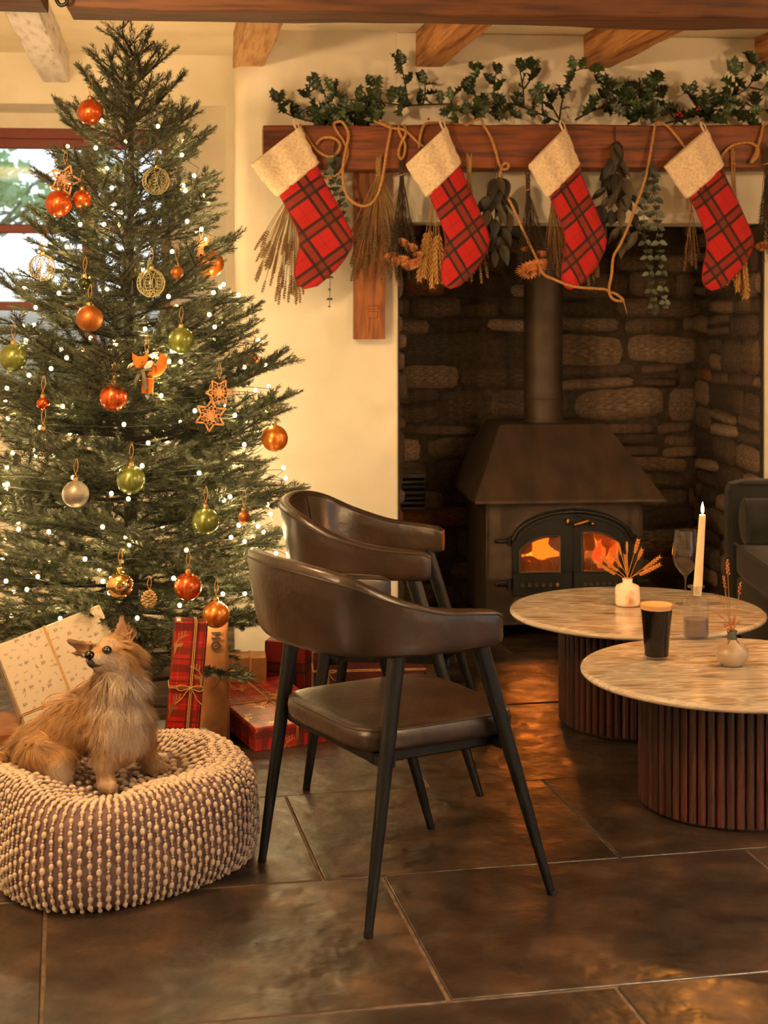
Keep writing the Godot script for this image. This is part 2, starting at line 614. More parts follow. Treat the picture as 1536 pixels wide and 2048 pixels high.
func plan_prism(pts: Array, y0: float, y1: float) -> Geo:      # an outline in wall coordinates (s, t) raised from y0 to y1
	var g := Geo.new()
	var poly := PackedVector2Array()
	for p in pts: poly.append(Vector2(p.x, -p.y))
	var b := Basis(BU, -BN, Vector3.UP)
	g.extrude(poly, y0, y1, Transform3D(b, WALL_AT))
	return g

func arc2(c: Vector2, r: float, a0: float, a1: float, nseg := 8) -> Array:
	var out := []
	for k in nseg + 1:
		var a := deg_to_rad(lerpf(a0, a1, float(k) / nseg))
		out.append(c + Vector2(cos(a), sin(a)) * r)
	return out

func room() -> void:
	const TOP := 2.58
	# floor: mortar bed with large slate flags on it
	var g := wall_box(-3.1, 3.6, -0.25, -0.0035, -1.6, 8.9)
	var fl := struct("floor", g, M.floor_joint)
	var turn := 0.2
	var fu := Vector3(cos(turn), 0, -sin(turn))
	var fn := Vector3(sin(turn), 0, cos(turn))
	var rows := [-2.6, -1.8, -1.0, -0.2, 0.6, 1.4, 2.35, 3.2, 3.93, 4.62, 5.5, 6.28, 7.05, 7.9, 8.7]
	var fixed := {3.93: 0.64, 4.62: 1.07, 3.2: 0.79, 5.5: 1.45, 2.35: 1.15}
	var r := RandomNumberGenerator.new()
	r.seed = 5
	for k in rows.size() - 1:
		var r0: float = rows[k]
		var r1: float = rows[k + 1]
		var cuts := []
		var x: float = fixed.get(r0, r.randf_range(0.2, 0.9))
		cuts.append(x)
		var y := x
		while y < 5.2:
			y += r.randf_range(0.75, 1.25); cuts.append(y)
		y = x
		while y > -4.2:
			y -= r.randf_range(0.75, 1.25); cuts.push_front(y)
		for j in cuts.size() - 1:
			var w: float = cuts[j + 1] - cuts[j]
			var mid: Vector3 = fu * (cuts[j] + w / 2) - fn * ((r0 + r1) / 2)
			var q := mid - WALL_AT
			var s := q.dot(BU)
			var t := q.dot(BN)
			if s < -2.9 or s > 3.4 or t < -1.5 or t > 8.8 or (t < -0.8 and s < 0): continue
			var gg := Geo.new()
			gg.rbox(Transform3D(Basis(Vector3.UP, turn + r.randf_range(-0.004, 0.004)), Vector3.ZERO), Vector3(w - r.randf_range(0.004, 0.009), 0.05, r1 - r0 - r.randf_range(0.004, 0.008)), 0.004)
			var o := obj("flagstone", gg, M.slate[r.randi() % 4], fl)
			o.position = mid + Vector3(0, -0.025 + r.randf_range(-0.0015, 0.0015), 0)

	# ceiling and the outer walls
	struct("ceiling", wall_box(-3.1, 3.6, TOP, TOP + 0.2, -1.6, 8.9), M.ceiling)
	struct("wall_left", wall_box(-3.1, -2.85, 0, TOP, -1.5, 8.9), M.plaster)
	struct("wall_front", wall_box(-3.1, 3.6, 0, TOP, 8.6, 8.9), M.plaster)
	# the right wall has an unseen window, placed to put daylight on the chairs
	g = wall_box(3.2, 3.5, 2.1, TOP, -1.5, 8.9)
	g.add(wall_box(3.2, 3.5, 0.0, 2.1, -1.5, 2.6))
	g.add(wall_box(3.2, 3.5, 0.0, 2.1, 5.2, 8.9))
	struct("wall_right", g, M.plaster)
	# the back wall with a deep splayed window opening
	g = wall_box(-2.95, -0.56, 0, 1.0, -1.25, -0.72)
	g.add(wall_box(-2.95, -0.56, 2.35, TOP, -1.25, -0.72))
	g.add(wall_box(-2.95, -0.9, 2.28, 2.36, -1.25, -1.1))
	g.add(plan_prism([Vector2(-0.656, -0.72), Vector2(-0.5, -0.72), Vector2(-0.5, -1.25), Vector2(-0.93, -1.25), Vector2(-0.93, -1.12)], 1.0, 2.35))
	g.add(plan_prism([Vector2(-2.55, -0.72), Vector2(-2.95, -0.72), Vector2(-2.95, -1.25), Vector2(-2.3, -1.25), Vector2(-2.3, -1.12)], 1.0, 2.35))
	struct("wall_back", g, M.plaster)
	# chimney breast round the hearth opening
	var pts := [Vector2(0.06, -1.15)]
	pts.append_array(arc2(Vector2(0.05, -0.01), 0.01, 0, 90, 3))
	pts.append_array(arc2(Vector2(-0.56, -0.06), 0.06, 90, 180, 8))
	pts.append_array([Vector2(-0.62, -0.75), Vector2(-0.62, -1.15)])
	g = plan_prism(pts, 0, TOP)
	g.add(plan_prism([Vector2(1.637, 0), Vector2(3.3, 0), Vector2(3.3, -1.3), Vector2(1.637, -1.3)], 0, TOP))
	g.add(wall_box(0.05, 1.65, 1.785, TOP, -0.28, 0.0, 0.006))
	g.add(wall_box(0.0, 1.7, 2.3, TOP, -1.3, -0.2))
	struct("wall_chimney", g, M.plaster)
	window_back()


func window_back() -> void:
	# dark red casement of three lights, each with glazing bars
	var w := thing("window_1", "", "", wall_point(-1.615, 1.0, -1.14), WALL_TURN)
	w.set_meta("kind", "structure")
	var wide := 1.42
	var high := 1.3
	var g := Geo.new()
	var B := func(x0: float, x1: float, y0: float, y1: float, z0: float, z1: float, gg: Geo):
		gg.rbox(Transform3D(Basis(), Vector3((x0 + x1) / 2, (y0 + y1) / 2, (z0 + z1) / 2)), Vector3(x1 - x0, y1 - y0, z1 - z0), 0.005)
	B.call(-wide / 2, wide / 2, high - 0.07, high, -0.05, 0.03, g)
	B.call(-wide / 2, wide / 2, 0, 0.06, -0.05, 0.03, g)
	B.call(-wide / 2, -wide / 2 + 0.06, 0, high, -0.05, 0.03, g)
	B.call(wide / 2 - 0.06, wide / 2, 0, high, -0.05, 0.03, g)
	obj("window_frame", g, M.red_paint, w)
	for k in 2:
		g = Geo.new()
		var x := -wide / 2 + wide / 3 * (k + 1) + 0.07
		B.call(x - 0.035, x + 0.035, 0.05, high - 0.05, -0.045, 0.02, g)
		obj("mullion", g, M.red_paint, w)
	for y in [0.43, 0.80]:
		g = Geo.new()
		B.call(-wide / 2 + 0.04, wide / 2 - 0.04, y - 0.02, y + 0.022, -0.035, 0.012, g)
		obj("glazing_bar", g, M.red_paint, w)
	g = Geo.new()
	B.call(-wide / 2 + 0.04, wide / 2 - 0.04, high - 0.115, high - 0.06, -0.03, 0.012, g)
	obj("sash_rail", g, M.red_paint, w)
	var glass := mat(Color(1, 1, 1, 0.04), 0.02)
	glass.transparency = BaseMaterial3D.TRANSPARENCY_ALPHA
	var xs := [-wide / 2 + 0.05, -wide / 2 + wide / 3 + 0.07, -wide / 2 + wide * 2 / 3 + 0.07, wide / 2 - 0.05]
	var ys := [0.05, 0.43, 0.80, high - 0.11]
	for i in 3:
		for j in 3:
			g = Geo.new()
			B.call(xs[i], xs[i + 1], ys[j], ys[j + 1], -0.014, -0.01, g)
			obj("pane", g, glass, w)
	struct("window_sill", wall_box(-2.35, -0.7, 0.965, 1.0, -1.12, -0.7, 0.006), M.red_paint)
	var w2 := thing("unseen_window_2", "", "", wall_point(3.4, 0.0, 3.9), WALL_TURN)  # out of view, lets cool daylight onto the chair arms
	w2.set_meta("kind", "structure")
	g = Geo.new()
	for z in [-1.28, -0.43, 0.43, 1.28]: B.call(-0.03, 0.03, 0.0, 2.1, z - 0.03, z + 0.03, g)
	for y in [0.04, 1.05, 2.06]: B.call(-0.03, 0.03, y - 0.03, y + 0.03, -1.3, 1.3, g)
	obj("window_frame", g, M.red_paint, w2)


# ---------- hearth ----------
func stone_shape(sd: int) -> Geo:     # a rough block one metre each way, face towards +z, back at z = 0
	var f := noise(sd, 1.3, 3)
	var g := Geo.new()
	var rows := []
	var nx := 8
	var ny := 6
	for j in ny + 1:
		var row := PackedVector3Array()
		for i in nx + 1:
			var x := float(i) / nx * 2 - 1
			var y := float(j) / ny * 2 - 1
			var edge := maxf(absf(x), absf(y))
			var px := x * 0.5
			var py := y * 0.5
			# round the outline
			var sq := sqrt(1.0 - 0.28 * y * y * x * x)
			px *= sq; py *= sq
			px += f.get_noise_2d(y * 1.2 + 5, sd) * 0.05 * (1 if absf(x) > 0.9 else 0)
			py += f.get_noise_2d(x * 1.5 - 5, sd * 2) * 0.07 * (1 if absf(y) > 0.9 else 0)
			var z := (1.0 - pow(edge, 5.0)) * (0.8 + f.get_noise_2d(x * 0.8, y * 0.8 + sd) * 0.2)
			row.append(Vector3(px, py, z))
		rows.append(row)
	g.grid(rows, false, 0, Vector2.ONE)
	if g.n[g.n.size() / 2].z < 0:
		var h := Geo.new()
		h.grid(rows, false, 0, Vector2.ONE, true)
		return h
	return g

func lay_stones(wall: Node3D, xf: Transform3D, wide: float, high: float, sd: int) -> void:
	var r := RandomNumberGenerator.new()
	r.seed = sd
	var shapes := []
	for k in 8: shapes.append(stone_shape(sd * 10 + k).mesh())
	var y := 0.0
	while y < high:
		var h := r.randf_range(0.06, 0.17)
		var x := r.randf_range(-0.15, 0.0)
		while x < wide:
			var w := r.randf_range(0.13, 0.48) * (0.75 if h < 0.075 else 1.0)
			var x0 := maxf(x, 0.0)
			var x1 := minf(x + w, wide)
			if x1 - x0 > 0.04:
				# now and then two thin stones in place of a thick one
				var parts := [[y, h]]
				if h > 0.1 and r.randf() < 0.35: parts = [[y, h * 0.5], [y + h * 0.5, h * 0.5]]
				for p in parts:
					var o := obj("stone", shapes[r.randi() % 8], M.stones[r.randi() % 8 if r.randf() < 0.6 else r.randi() % 4], wall)
					var sh := Vector3(x1 - x0 + 0.004, p[1] + 0.004, r.randf_range(0.026, 0.05))
					o.transform = xf * Transform3D(Basis(Vector3.BACK, r.randf_range(-0.07, 0.07)).scaled_local(sh * Vector3(r.randf_range(0.92, 1.03), r.randf_range(0.82, 1.06), 1.0)), Vector3((x0 + x1) / 2, p[0] + p[1] / 2 + r.randf_range(-0.008, 0.008), 0.0))
			x += w
		y += h

func fireplace() -> void:
	var back := struct("wall_hearth", wall_box(0.0, 1.7, 0, 2.3, -1.2, -0.963), M.mortar)
	var b := Basis(Vector3.UP, WALL_TURN)
	lay_stones(back, Transform3D(b, wall_point(0.06, 0, -0.97)), 1.58, 2.25, 7)
	var right := struct("wall_hearth_right", wall_box(1.63, 1.7, 0, 2.3, -1.2, -0.012), M.mortar)
	lay_stones(right, Transform3D(Basis(Vector3.UP, WALL_TURN - PI / 2), wall_point(1.637, 0, -0.97)), 0.94, 2.25, 8)
	var left := struct("wall_hearth_left", wall_box(0.03, 0.066, 0, 2.3, -1.2, -0.012), M.mortar)
	lay_stones(left, Transform3D(Basis(Vector3.UP, WALL_TURN + PI / 2), wall_point(0.066, 0, -0.03)), 0.94, 1.78, 9)
	# dark slatted vent in the back wall
	var p := on_wall(826, 985, -0.9)
	var v := thing("vent", "black slatted metal vent in the stone beside the stove", "vent", p, WALL_TURN)
	var g := Geo.new()
	g.rbox(Transform3D(Basis(), Vector3(0, 0, -0.02)), Vector3(0.13, 0.17, 0.02), 0.003)
	obj("vent_frame", g, M.black_iron, v)
	for k in 6:
		g = Geo.new()
		g.rbox(Transform3D(Basis(Vector3.RIGHT, 0.5), Vector3(0, -0.062 + k * 0.025, 0)), Vector3(0.11, 0.016, 0.004), 0.001)
		obj("slat", g, M.black_iron, v)


# ---------- beams ----------
func rough_beam(size: Vector3, sd: int, amount := 0.006, seg := 14, rot := 0) -> Geo:   # long along x; slightly waney, with worn edges
	var f := noise(sd, 1.6, 3)
	var rows := []
	var h := size * 0.5
	var bv := minf(h.y, h.z) * 0.09
	var ring := [Vector2(-h.z + bv, -h.y), Vector2(-h.z, -h.y + bv), Vector2(-h.z, 0), Vector2(-h.z, h.y - bv), Vector2(-h.z + bv, h.y), Vector2(0, h.y), Vector2(h.z - bv, h.y), Vector2(h.z, h.y - bv), Vector2(h.z, 0), Vector2(h.z, -h.y + bv), Vector2(h.z - bv, -h.y), Vector2(0, -h.y)]
	for k in seg + 1:
		var x := lerpf(-h.x, h.x, float(k) / seg)
		var row := PackedVector3Array()
		for q in ring:
			var p := Vector3(x, q.y, q.x)
			row.append(p + Vector3(0, f.get_noise_3d(x * 1.2, q.y * 2 + 9, q.x * 2), f.get_noise_3d(x * 1.2, q.y * 2 - 9, q.x * 2)) * amount)
		rows.append(row)
	var g := Geo.new()
	g.grid(rows, true, 3)
	return g

func beams() -> void:
	# the big beam across the room, and the stub of another at its left
	var a := at(148, 38, 5.0)
	var turn := 0.08
	var u := Vector3(cos(turn), 0, -sin(turn))
	var long := 4.3
	var mid := a + u * (long / 2) + Vector3(sin(turn), 0, cos(turn)) * 0.1
	mid.y = 2.345 + 0.1
	var g := rough_beam(Vector3(long, 0.2, 0.2), 3, 0.012, 30)
	var o := obj("ceiling_beam", g, M.big_beam)
	o.position = mid; o.rotation.y = turn
	tag(o, "long dark ceiling beam crossing the top of the room under the joists", "beam")
	g = rough_beam(Vector3(1.6, 0.2, 0.2), 4, 0.012, 12)
	o = obj("ceiling_beam", g, M.big_beam)
	o.position = at(88, 13, 4.75) - u * 0.8 + Vector3(0, 0.1, 0.0); o.rotation.y = turn
	tag(o, "dark beam end at the top left corner beside the whitewashed joist", "beam")
	g = Geo.new()
	var hk := Geo.new()
	hk.tube(smooth_line([Vector3(0, 0.05, 0), Vector3(0, 0.01, 0), Vector3(0.012, -0.012, 0), Vector3(0.03, -0.008, 0), Vector3(0.034, 0.008, 0)], 5), 0.006, 8)
	hk.rbox(Transform3D(Basis(), Vector3(0, 0.05, 0)), Vector3(0.03, 0.03, 0.03), 0.004)
	o = obj("hook", hk, M.black_iron)
	o.position = at(112, 2, 4.75)
	tag(o, "small rusty iron hook hanging under the ceiling by the beam gap", "hook")
	# joists run from the walls towards the camera
	var names := ["whitewashed pine joist at the far left over the window", "pale worn oak joist meeting the corner of the chimney wall", "honey coloured oak joist above the second stocking from the left", "honey coloured oak joist above the third stocking from the left", "short end of an oak joist at the top right edge of the wall"]
	var foot := [[113, 168, 7.22, 0.17, 0.12], [498, 134, 6.55, 0.15, 0.125], [858, 134, 6.62, 0.13, 0.115], [1192, 138, 6.7, 0.13, 0.115], [1530, 138, 6.8, 0.13, 0.12]]
	for k in 5:
		var q: Array = foot[k]
		var e := at(q[0], q[1], q[2])
		var high := 2.58 - e.y
		var len := 2.9
		var jt := 0.139
		g = rough_beam(Vector3(len, high + 0.02, q[3 + 1]), 10 + k, 0.006, 20)
		var turned := Geo.new()
		turned.add(g, Transform3D(Basis(Vector3.UP, PI / 2), Vector3.ZERO))
		o = obj("ceiling_joist", turned, M.whitewash if k == 0 else M.pale_oak if k == 1 else M.joist_z)
		o.rotation.y = jt
		var dir := Vector3(sin(jt), 0, cos(jt))
		o.position = e + dir * (len / 2 - 0.06) + Vector3(0, high / 2 + 0.01, 0)
		tag(o, names[k], "joist")
	# the mantel beam and the post under its left end
	var ml := on_wall(527, 250, 0.2)
	var mr := on_wall(1536, 250, 0.2)
	var dirm := (mr - ml).normalized()
	var mlen := 2.75
	var hm := 0.178
	g = rough_beam(Vector3(mlen, hm, 0.2), 30, 0.006, 36)
	o = obj("mantel_beam", g, M.beam_x)
	var zb := BN.slide(dirm).normalized()
	o.transform = Transform3D(Basis(dirm, zb.cross(dirm), zb), ml + dirm * (mlen / 2) - Vector3(0, hm / 2, 0) - BN * 0.095)
	tag(o, "long reddish brown timber mantel beam over the fireplace", "mantel")
	var pt := on_wall(738, 678, 0.05)
	g = rough_beam(Vector3(0.71, 0.128, 0.07), 31, 0.004, 12)
	var up := Geo.new()
	up.add(g, Transform3D(Basis(Vector3.BACK, PI / 2), Vector3(0, 0.355, 0)))
	var t := thing("mantel_post", "upright timber post under the left end of the mantel beam", "post", pt, WALL_TURN)
	obj("post", up, M.beam_y, t)
	g = Geo.new()
	g.rbox(Transform3D(Basis(), Vector3(0.012, 0.13, 0.038)), Vector3(0.05, 0.012, 0.014), 0.003)
	g.rbox(Transform3D(Basis(), Vector3(0.012, 0.1, 0.036)), Vector3(0.04, 0.03, 0.01), 0.003)
	obj("carved_block", g, M.beam_y, t)


# ---------- the stove ----------
func stove() -> void:
	var base := wall_point(0.8, 0, -0.15)
	var t := thing("wood_stove", "black iron wood stove with sloping hood and two arched glass doors alight", "stove", base, WALL_TURN)
	var W := 0.69
	var D := 0.55
	var g := Geo.new()
	# body: sides, back, top, bottom and a front with the door opening
	g.rbox(Transform3D(Basis(), Vector3(-W / 2 + 0.01, 0.33, -D / 2)), Vector3(0.02, 0.54, D), 0.004)
	g.rbox(Transform3D(Basis(), Vector3(W / 2 - 0.01, 0.33, -D / 2)), Vector3(0.02, 0.54, D), 0.004)
	g.rbox(Transform3D(Basis(), Vector3(0, 0.33, -D + 0.01)), Vector3(W, 0.54, 0.02), 0.004)
	g.rbox(Transform3D(Basis(), Vector3(0, 0.59, -D / 2)), Vector3(W, 0.02, D), 0.004)
	g.rbox(Transform3D(Basis(), Vector3(0, 0.07, -D / 2)), Vector3(W, 0.02, D), 0.004)
	# front plate left, right, above and below the doors
	g.rbox(Transform3D(Basis(), Vector3(-0.28, 0.33, -0.01)), Vector3(0.13, 0.53, 0.02), 0.003)
	g.rbox(Transform3D(Basis(), Vector3(0.308, 0.33, -0.01)), Vector3(0.074, 0.53, 0.02), 0.003)
	g.rbox(Transform3D(Basis(), Vector3(0, 0.165, -0.01)), Vector3(W, 0.2, 0.02), 0.003)
	g.rbox(Transform3D(Basis(), Vector3(0.03, 0.4, -0.012)), Vector3(0.03, 0.36, 0.02), 0.003)
	var fr := PackedVector2Array([Vector2(-0.28, 0.6), Vector2(-0.28, 0.40)])
	for k in 13:
		var a := lerpf(PI, 0, k / 12.0)
		fr.append(Vector2(0.03 + cos(a) * 0.225, 0.44 + sin(a) * 0.09))
	fr.append_array([Vector2(0.3, 0.40), Vector2(0.3, 0.6)])
	g.extrude(fr, -0.02, 0.0)
	obj("body", g, M.iron, t)
	# feet
	for sx in [-1, 1]:
		for sz in [-0.05, -D + 0.05]:
			g = Geo.new()
			g.lathe([Vector2(0.02, 0), Vector2(0.028, 0.008), Vector2(0.016, 0.03), Vector2(0.02, 0.065)], 14, Transform3D(Basis(), Vector3(sx * (W / 2 - 0.06), 0, sz)), 3)
			obj("foot", g, M.black_iron, t)
	# hood
	g = Geo.new()
	var z0 := 0.09
	var z1 := -0.66
	var ring := func(x0: float, x1: float, y: float, za: float, zb: float): return [Vector3(x0, y, za), Vector3(x1, y, za), Vector3(x1, y, zb), Vector3(x0, y, zb)]
	var r0: Array = ring.call(-0.405, 0.42, 0.595, z0, z1)
	var r1: Array = ring.call(-0.405, 0.42, 0.606, z0, z1)
	var r2: Array = ring.call(-0.245, 0.235, 0.905, -0.22, -0.6)
	for k in 4:
		var j := (k + 1) % 4
		g.face([r0[k], r0[j], r1[j], r1[k]])
		g.face([r1[k], r1[j], r2[j], r2[k]])
	g.face(r2)
	g.face([r0[3], r0[2], r0[1], r0[0]])
	obj("hood", g, M.iron, t)
	# flue pipe
	g = Geo.new()
	g.lathe([Vector2(0.088, 0.9), Vector2(0.088, 2.3)], 32, Transform3D(Basis(), Vector3(-0.01, 0, -0.42)))
	obj("flue_pipe", g, M.iron, t)
	for y in [0.905, 1.02]:
		g = Geo.new()
		g.lathe([Vector2(0.087, -0.012), Vector2(0.092, -0.009), Vector2(0.092, 0.009), Vector2(0.087, 0.012)], 32, Transform3D(Basis(), Vector3(-0.01, y, -0.42)))
		obj("pipe_collar", g, M.iron, t)
	# two arched doors
	var wl := [[-0.2, -0.025], [0.072, 0.232]]
	for k in 2:
		var sgn := -1.0 if k == 0 else 1.0
		var d0 := Node3D.new()
		g = Geo.new()
		# frame of the door as pieces round the window
		var out := PackedVector2Array()
		var x_in := 0.026 if k == 0 else 0.034
		var arch := []
		for j in 11:
			var a := lerpf(PI / 2, PI, j / 10.0) if k == 0 else lerpf(PI / 2, 0, j / 10.0)
			arch.append(Vector2(0.03 + cos(a) * 0.262, 0.425 + sin(a) * 0.13))
		# window outline with the sloping arched top
		var x0: float = wl[k][0]
		var x1: float = wl[k][1]
		var yb := 0.29
		var yt := 0.445 if k == 0 else 0.46
		var top := []
		for j in 9:
			var f := j / 8.0
			var x := lerpf(x0, x1, f)
			var drop := pow(1.0 - f, 3) * 0.06 if k == 0 else pow(f, 3) * 0.045
			top.append(Vector2(x, yt - drop))
		# left strip, right strip, bottom strip, arch strip
		var inner := 0.0305
		var outer := -0.232 if k == 0 else 0.292
		var xa := minf(inner, outer) if k == 0 else 0.032
		var xb := maxf(inner, outer)
		g.extrude(PackedVector2Array([Vector2(xa, 0.19), Vector2(xb, 0.19), Vector2(xb, yb), Vector2(xa, yb)]), 0.0, 0.022, Transform3D(), 0.003)
		g.extrude(PackedVector2Array([Vector2(xa, yb), Vector2(x0, yb), top[0], Vector2(xa, top[0].y)]), 0.0, 0.022, Transform3D(), 0.0)
		g.extrude(PackedVector2Array([Vector2(x1, yb), Vector2(xb, yb), Vector2(xb, top[-1].y), top[-1]]), 0.0, 0.022, Transform3D(), 0.0)
		var crown := PackedVector2Array([Vector2(xa, top[0].y)])
		for p in top: crown.append(p)
		crown.append(Vector2(xb, top[-1].y))
		var arc := []
		for j in 13:
			var x := lerpf(xb, xa, j / 12.0)
			var q := clampf((x - 0.03) / 0.264, -1, 1)
			arc.append(Vector2(x, maxf(0.425 + 0.135 * sqrt(maxf(0.0, 1 - q * q)), (top[-1].y if j < 6 else top[0].y) + 0.004)))
		for p in arc: crown.append(p)
		g.extrude(crown, 0.0, 0.022, Transform3D(), 0.0)
		var door := obj("door", g, M.black_iron, t)
		# raised mouldings: the outer arch and the rim of the window
		var line := []
		for p in arc: line.append(Vector3(p.x, p.y - 0.012, 0.023))
		g = Geo.new()
		g.tube(line, 0.009, 8)
		line = []
		for p in arc: line.append(Vector3(lerpf(p.x, (xa + xb) / 2, 0.1), p.y - 0.034, 0.022))
		g.tube(line, 0.004, 6)
		obj("arch_moulding", g, M.black_iron, door)
		g = Geo.new()
		line = [Vector3(x0, yb, 0.024)]
		for p in top: line.append(Vector3(p.x, p.y, 0.024))
		line.append(Vector3(x1, yb, 0.024)); line.append(Vector3(x0, yb, 0.024))
		g.tube(line, 0.006, 8)
		obj("window_rim", g, M.iron, door)
		# glass, with a faint orange tint
		var gl := mat(Color(0.9, 0.55, 0.3, 0.1), 0.06)
		gl.transparency = BaseMaterial3D.TRANSPARENCY_ALPHA
		g = Geo.new()
		var pane := PackedVector2Array([Vector2(x0, yb), Vector2(x1, yb)])
		for j in range(8, -1, -1): pane.append(top[j])
		g.extrude(pane, 0.004, 0.008)
		obj("pane", g, gl, door)
		# row of air holes and a handle
		for j in 6:
			g = Geo.new()
			g.lathe([Vector2(0.0045, 0), Vector2(0.0075, 0.002), Vector2(0.0085, 0)], 12, Transform3D(Basis(Vector3.RIGHT, PI / 2), Vector3(lerpf(x0 + 0.012, x1 - 0.012, j / 5.0), 0.235, 0.022)))
			g.ball(Vector3(lerpf(x0 + 0.012, x1 - 0.012, j / 5.0), 0.235, 0.0225), Vector3(0.005, 0.005, 0.001), 8, 4)
			obj("air_hole", g, M.brass if j == 5 and k == 0 else M.iron, door)
		g = Geo.new()
		if k == 0:
			g.tube([Vector3(0.002, 0.505, 0.022), Vector3(0.002, 0.505, 0.05)], 0.006, 10)
			g.ball(Vector3(0.002, 0.51, 0.055), Vector3(0.009, 0.016, 0.009), 12, 8)
		else:
			g.tube([Vector3(0.048, 0.5, 0.022), Vector3(0.048, 0.5, 0.05)], 0.006, 10)
			g.tube([Vector3(0.03, 0.495, 0.05), Vector3(0.09, 0.512, 0.055)], [0.008, 0.012], 10)
			g.ball(Vector3(0.115, 0.497, 0.035), Vector3(0.012, 0.009, 0.012), 12, 8)
		obj("handle", g, M.brass, door)
		# hinges
		for y in [0.24, 0.425]:
			g = Geo.new()
			var hx := outer + sgn * 0.012
			g.tube([Vector3(hx, y - 0.02, 0.018), Vector3(hx, y + 0.02, 0.018)], 0.009, 10)
			g.rbox(Transform3D(Basis(), Vector3(hx + sgn * 0.035, y, 0.006)), Vector3(0.06, 0.018, 0.012), 0.004)
			g.ball(Vector3(hx + sgn * 0.055, y, 0.013), 0.007, 10, 6)
			obj("hinge", g, M.black_iron, door)
	# firebox: brick lining, grate with upright fingers
	g = Geo.new()
	var fire_brick := triplanar(mat(Color.WHITE, 0.95), ramp_tex(noise(77, 0.05, 4), [Color(0.2, 0.1, 0.06), Color(0.4, 0.22, 0.12), Color(0.55, 0.33, 0.2)], [], 128), Vector3(4, 4, 4))
	g.rbox(Transform3D(Basis(), Vector3(0, 0.36, -0.4)), Vector3(0.6, 0.44, 0.03), 0.003)
	g.rbox(Transform3D(Basis(), Vector3(-0.29, 0.36, -0.22)), Vector3(0.03, 0.44, 0.34), 0.003)
	g.rbox(Transform3D(Basis(), Vector3(0.29, 0.36, -0.22)), Vector3(0.03, 0.44, 0.34), 0.003)
	obj("fire_lining", g, fire_brick, t)
	for k in 11:
		var x := -0.24 + k * 0.048
		g = Geo.new()
		g.extrude(PackedVector2Array([Vector2(x - 0.016, 0.24), Vector2(x + 0.016, 0.24), Vector2(x + 0.013, 0.3), Vector2(x + 0.005, 0.325), Vector2(x - 0.005, 0.325), Vector2(x - 0.013, 0.3)]), -0.075, -0.06, Transform3D(), 0.003)
		obj("grate_finger", g, M.black_iron, t)
	fire(base)

func fire(base: Vector3) -> void:
	var log_m := triplanar(mat(Color.WHITE, 0.95), ramp_tex(noise(78, 0.05, 4), [Color(0.03, 0.02, 0.02), Color(0.12, 0.07, 0.05), Color(0.3, 0.2, 0.14)], [], 128), Vector3(8, 3, 3))
	var spots := [[-0.02, 0.29, -0.13, 0.06], [0.02, 0.29, -0.25, -0.06], [0.0, 0.375, -0.19, 0.12]]
	var words := ["burning log at the front of the grate in the stove", "burning log at the back of the grate in the stove", "burning log lying on top of the two others in the stove"]
	for k in 3:
		var g := Geo.new()
		var pts := []
		var rad := []
		for j in 7:
			pts.append(Vector3(lerpf(-0.17, 0.17, j / 6.0), 0.01 * sin(j * 2.1 + k), 0.008 * cos(j * 1.7)))
			rad.append(0.04 + 0.006 * sin(j * 3.1 + k))
		g.tube(pts, rad, 10)
		var o := obj("fire_log", g, log_m)
		var q: Array = spots[k]
		o.transform = Transform3D(Basis(Vector3.UP, WALL_TURN + q[3]), base + Basis(Vector3.UP, WALL_TURN) * Vector3(q[0], q[1], q[2]))
		tag(o, words[k], "log", "")
	# flames: tongues of glowing gas
	var wr := RandomNumberGenerator.new()
	wr.seed = 12
	var t := thing("fire_flame", "bright orange flames filling the windows of the wood stove", "fire", base + Basis(Vector3.UP, WALL_TURN) * Vector3(0, 0.31, -0.2), WALL_TURN)
	for k in 34:
		var x := wr.randf_range(-0.24, 0.24)
		var hot := 1.0 if x < 0.02 and x > -0.17 else 0.35
		var h := wr.randf_range(0.07, 0.17) * (1.15 if hot > 0.5 else 0.75)
		var g := Geo.new()
		var pts := []
		var rad := []
		var sway := wr.randf_range(-0.03, 0.05)
		for j in 8:
			var f := j / 7.0
			pts.append(Vector3(x + sway * f * f + 0.008 * sin(f * 7 + k), h * f - 0.03, wr.randf_range(-0.004, 0.004)))
			rad.append((0.028 if hot > 0.5 else 0.022) * sin(PI * minf(0.18 + f * 0.82, 1.0)) + 0.0012)
		g.tube(pts, rad, 8)
		var o := obj("flame", g, M["flame_hot"] if M.has("flame_hot") and hot > 0.5 and wr.randf() < 0.6 else flame_mat(hot, wr), t)
		o.position.z = wr.randf_range(-0.13, 0.07)
	for p in [[-0.1, 0.1, 0.0, 0.8], [0.15, 0.06, 0.0, 0.4]]:
		lamp_light(t, Vector3(p[0], p[1], p[2]), p[3], Color(1.0, 0.52, 0.16), 0.06)

func flame_mat(hot: float, wr: RandomNumberGenerator) -> StandardMaterial3D:
	var key := "flame_%d_%d" % [int(hot * 10), wr.randi() % 3]
	if not M.has(key):
		var m := mat(Color(0.1, 0.04, 0.01), 1.0)
		m.emission_enabled = true
		var q := int(key.right(1))
		m.emission = [Color(1.0, 0.66, 0.24), Color(1.0, 0.5, 0.12), Color(1.0, 0.36, 0.07)][q] if hot > 0.5 else [Color(1.0, 0.45, 0.16), Color(0.95, 0.34, 0.1), Color(0.85, 0.24, 0.06)][q]
		m.emission_energy_multiplier = 2.4 if hot > 0.5 else 1.3
		M[key] = m
	return M[key]


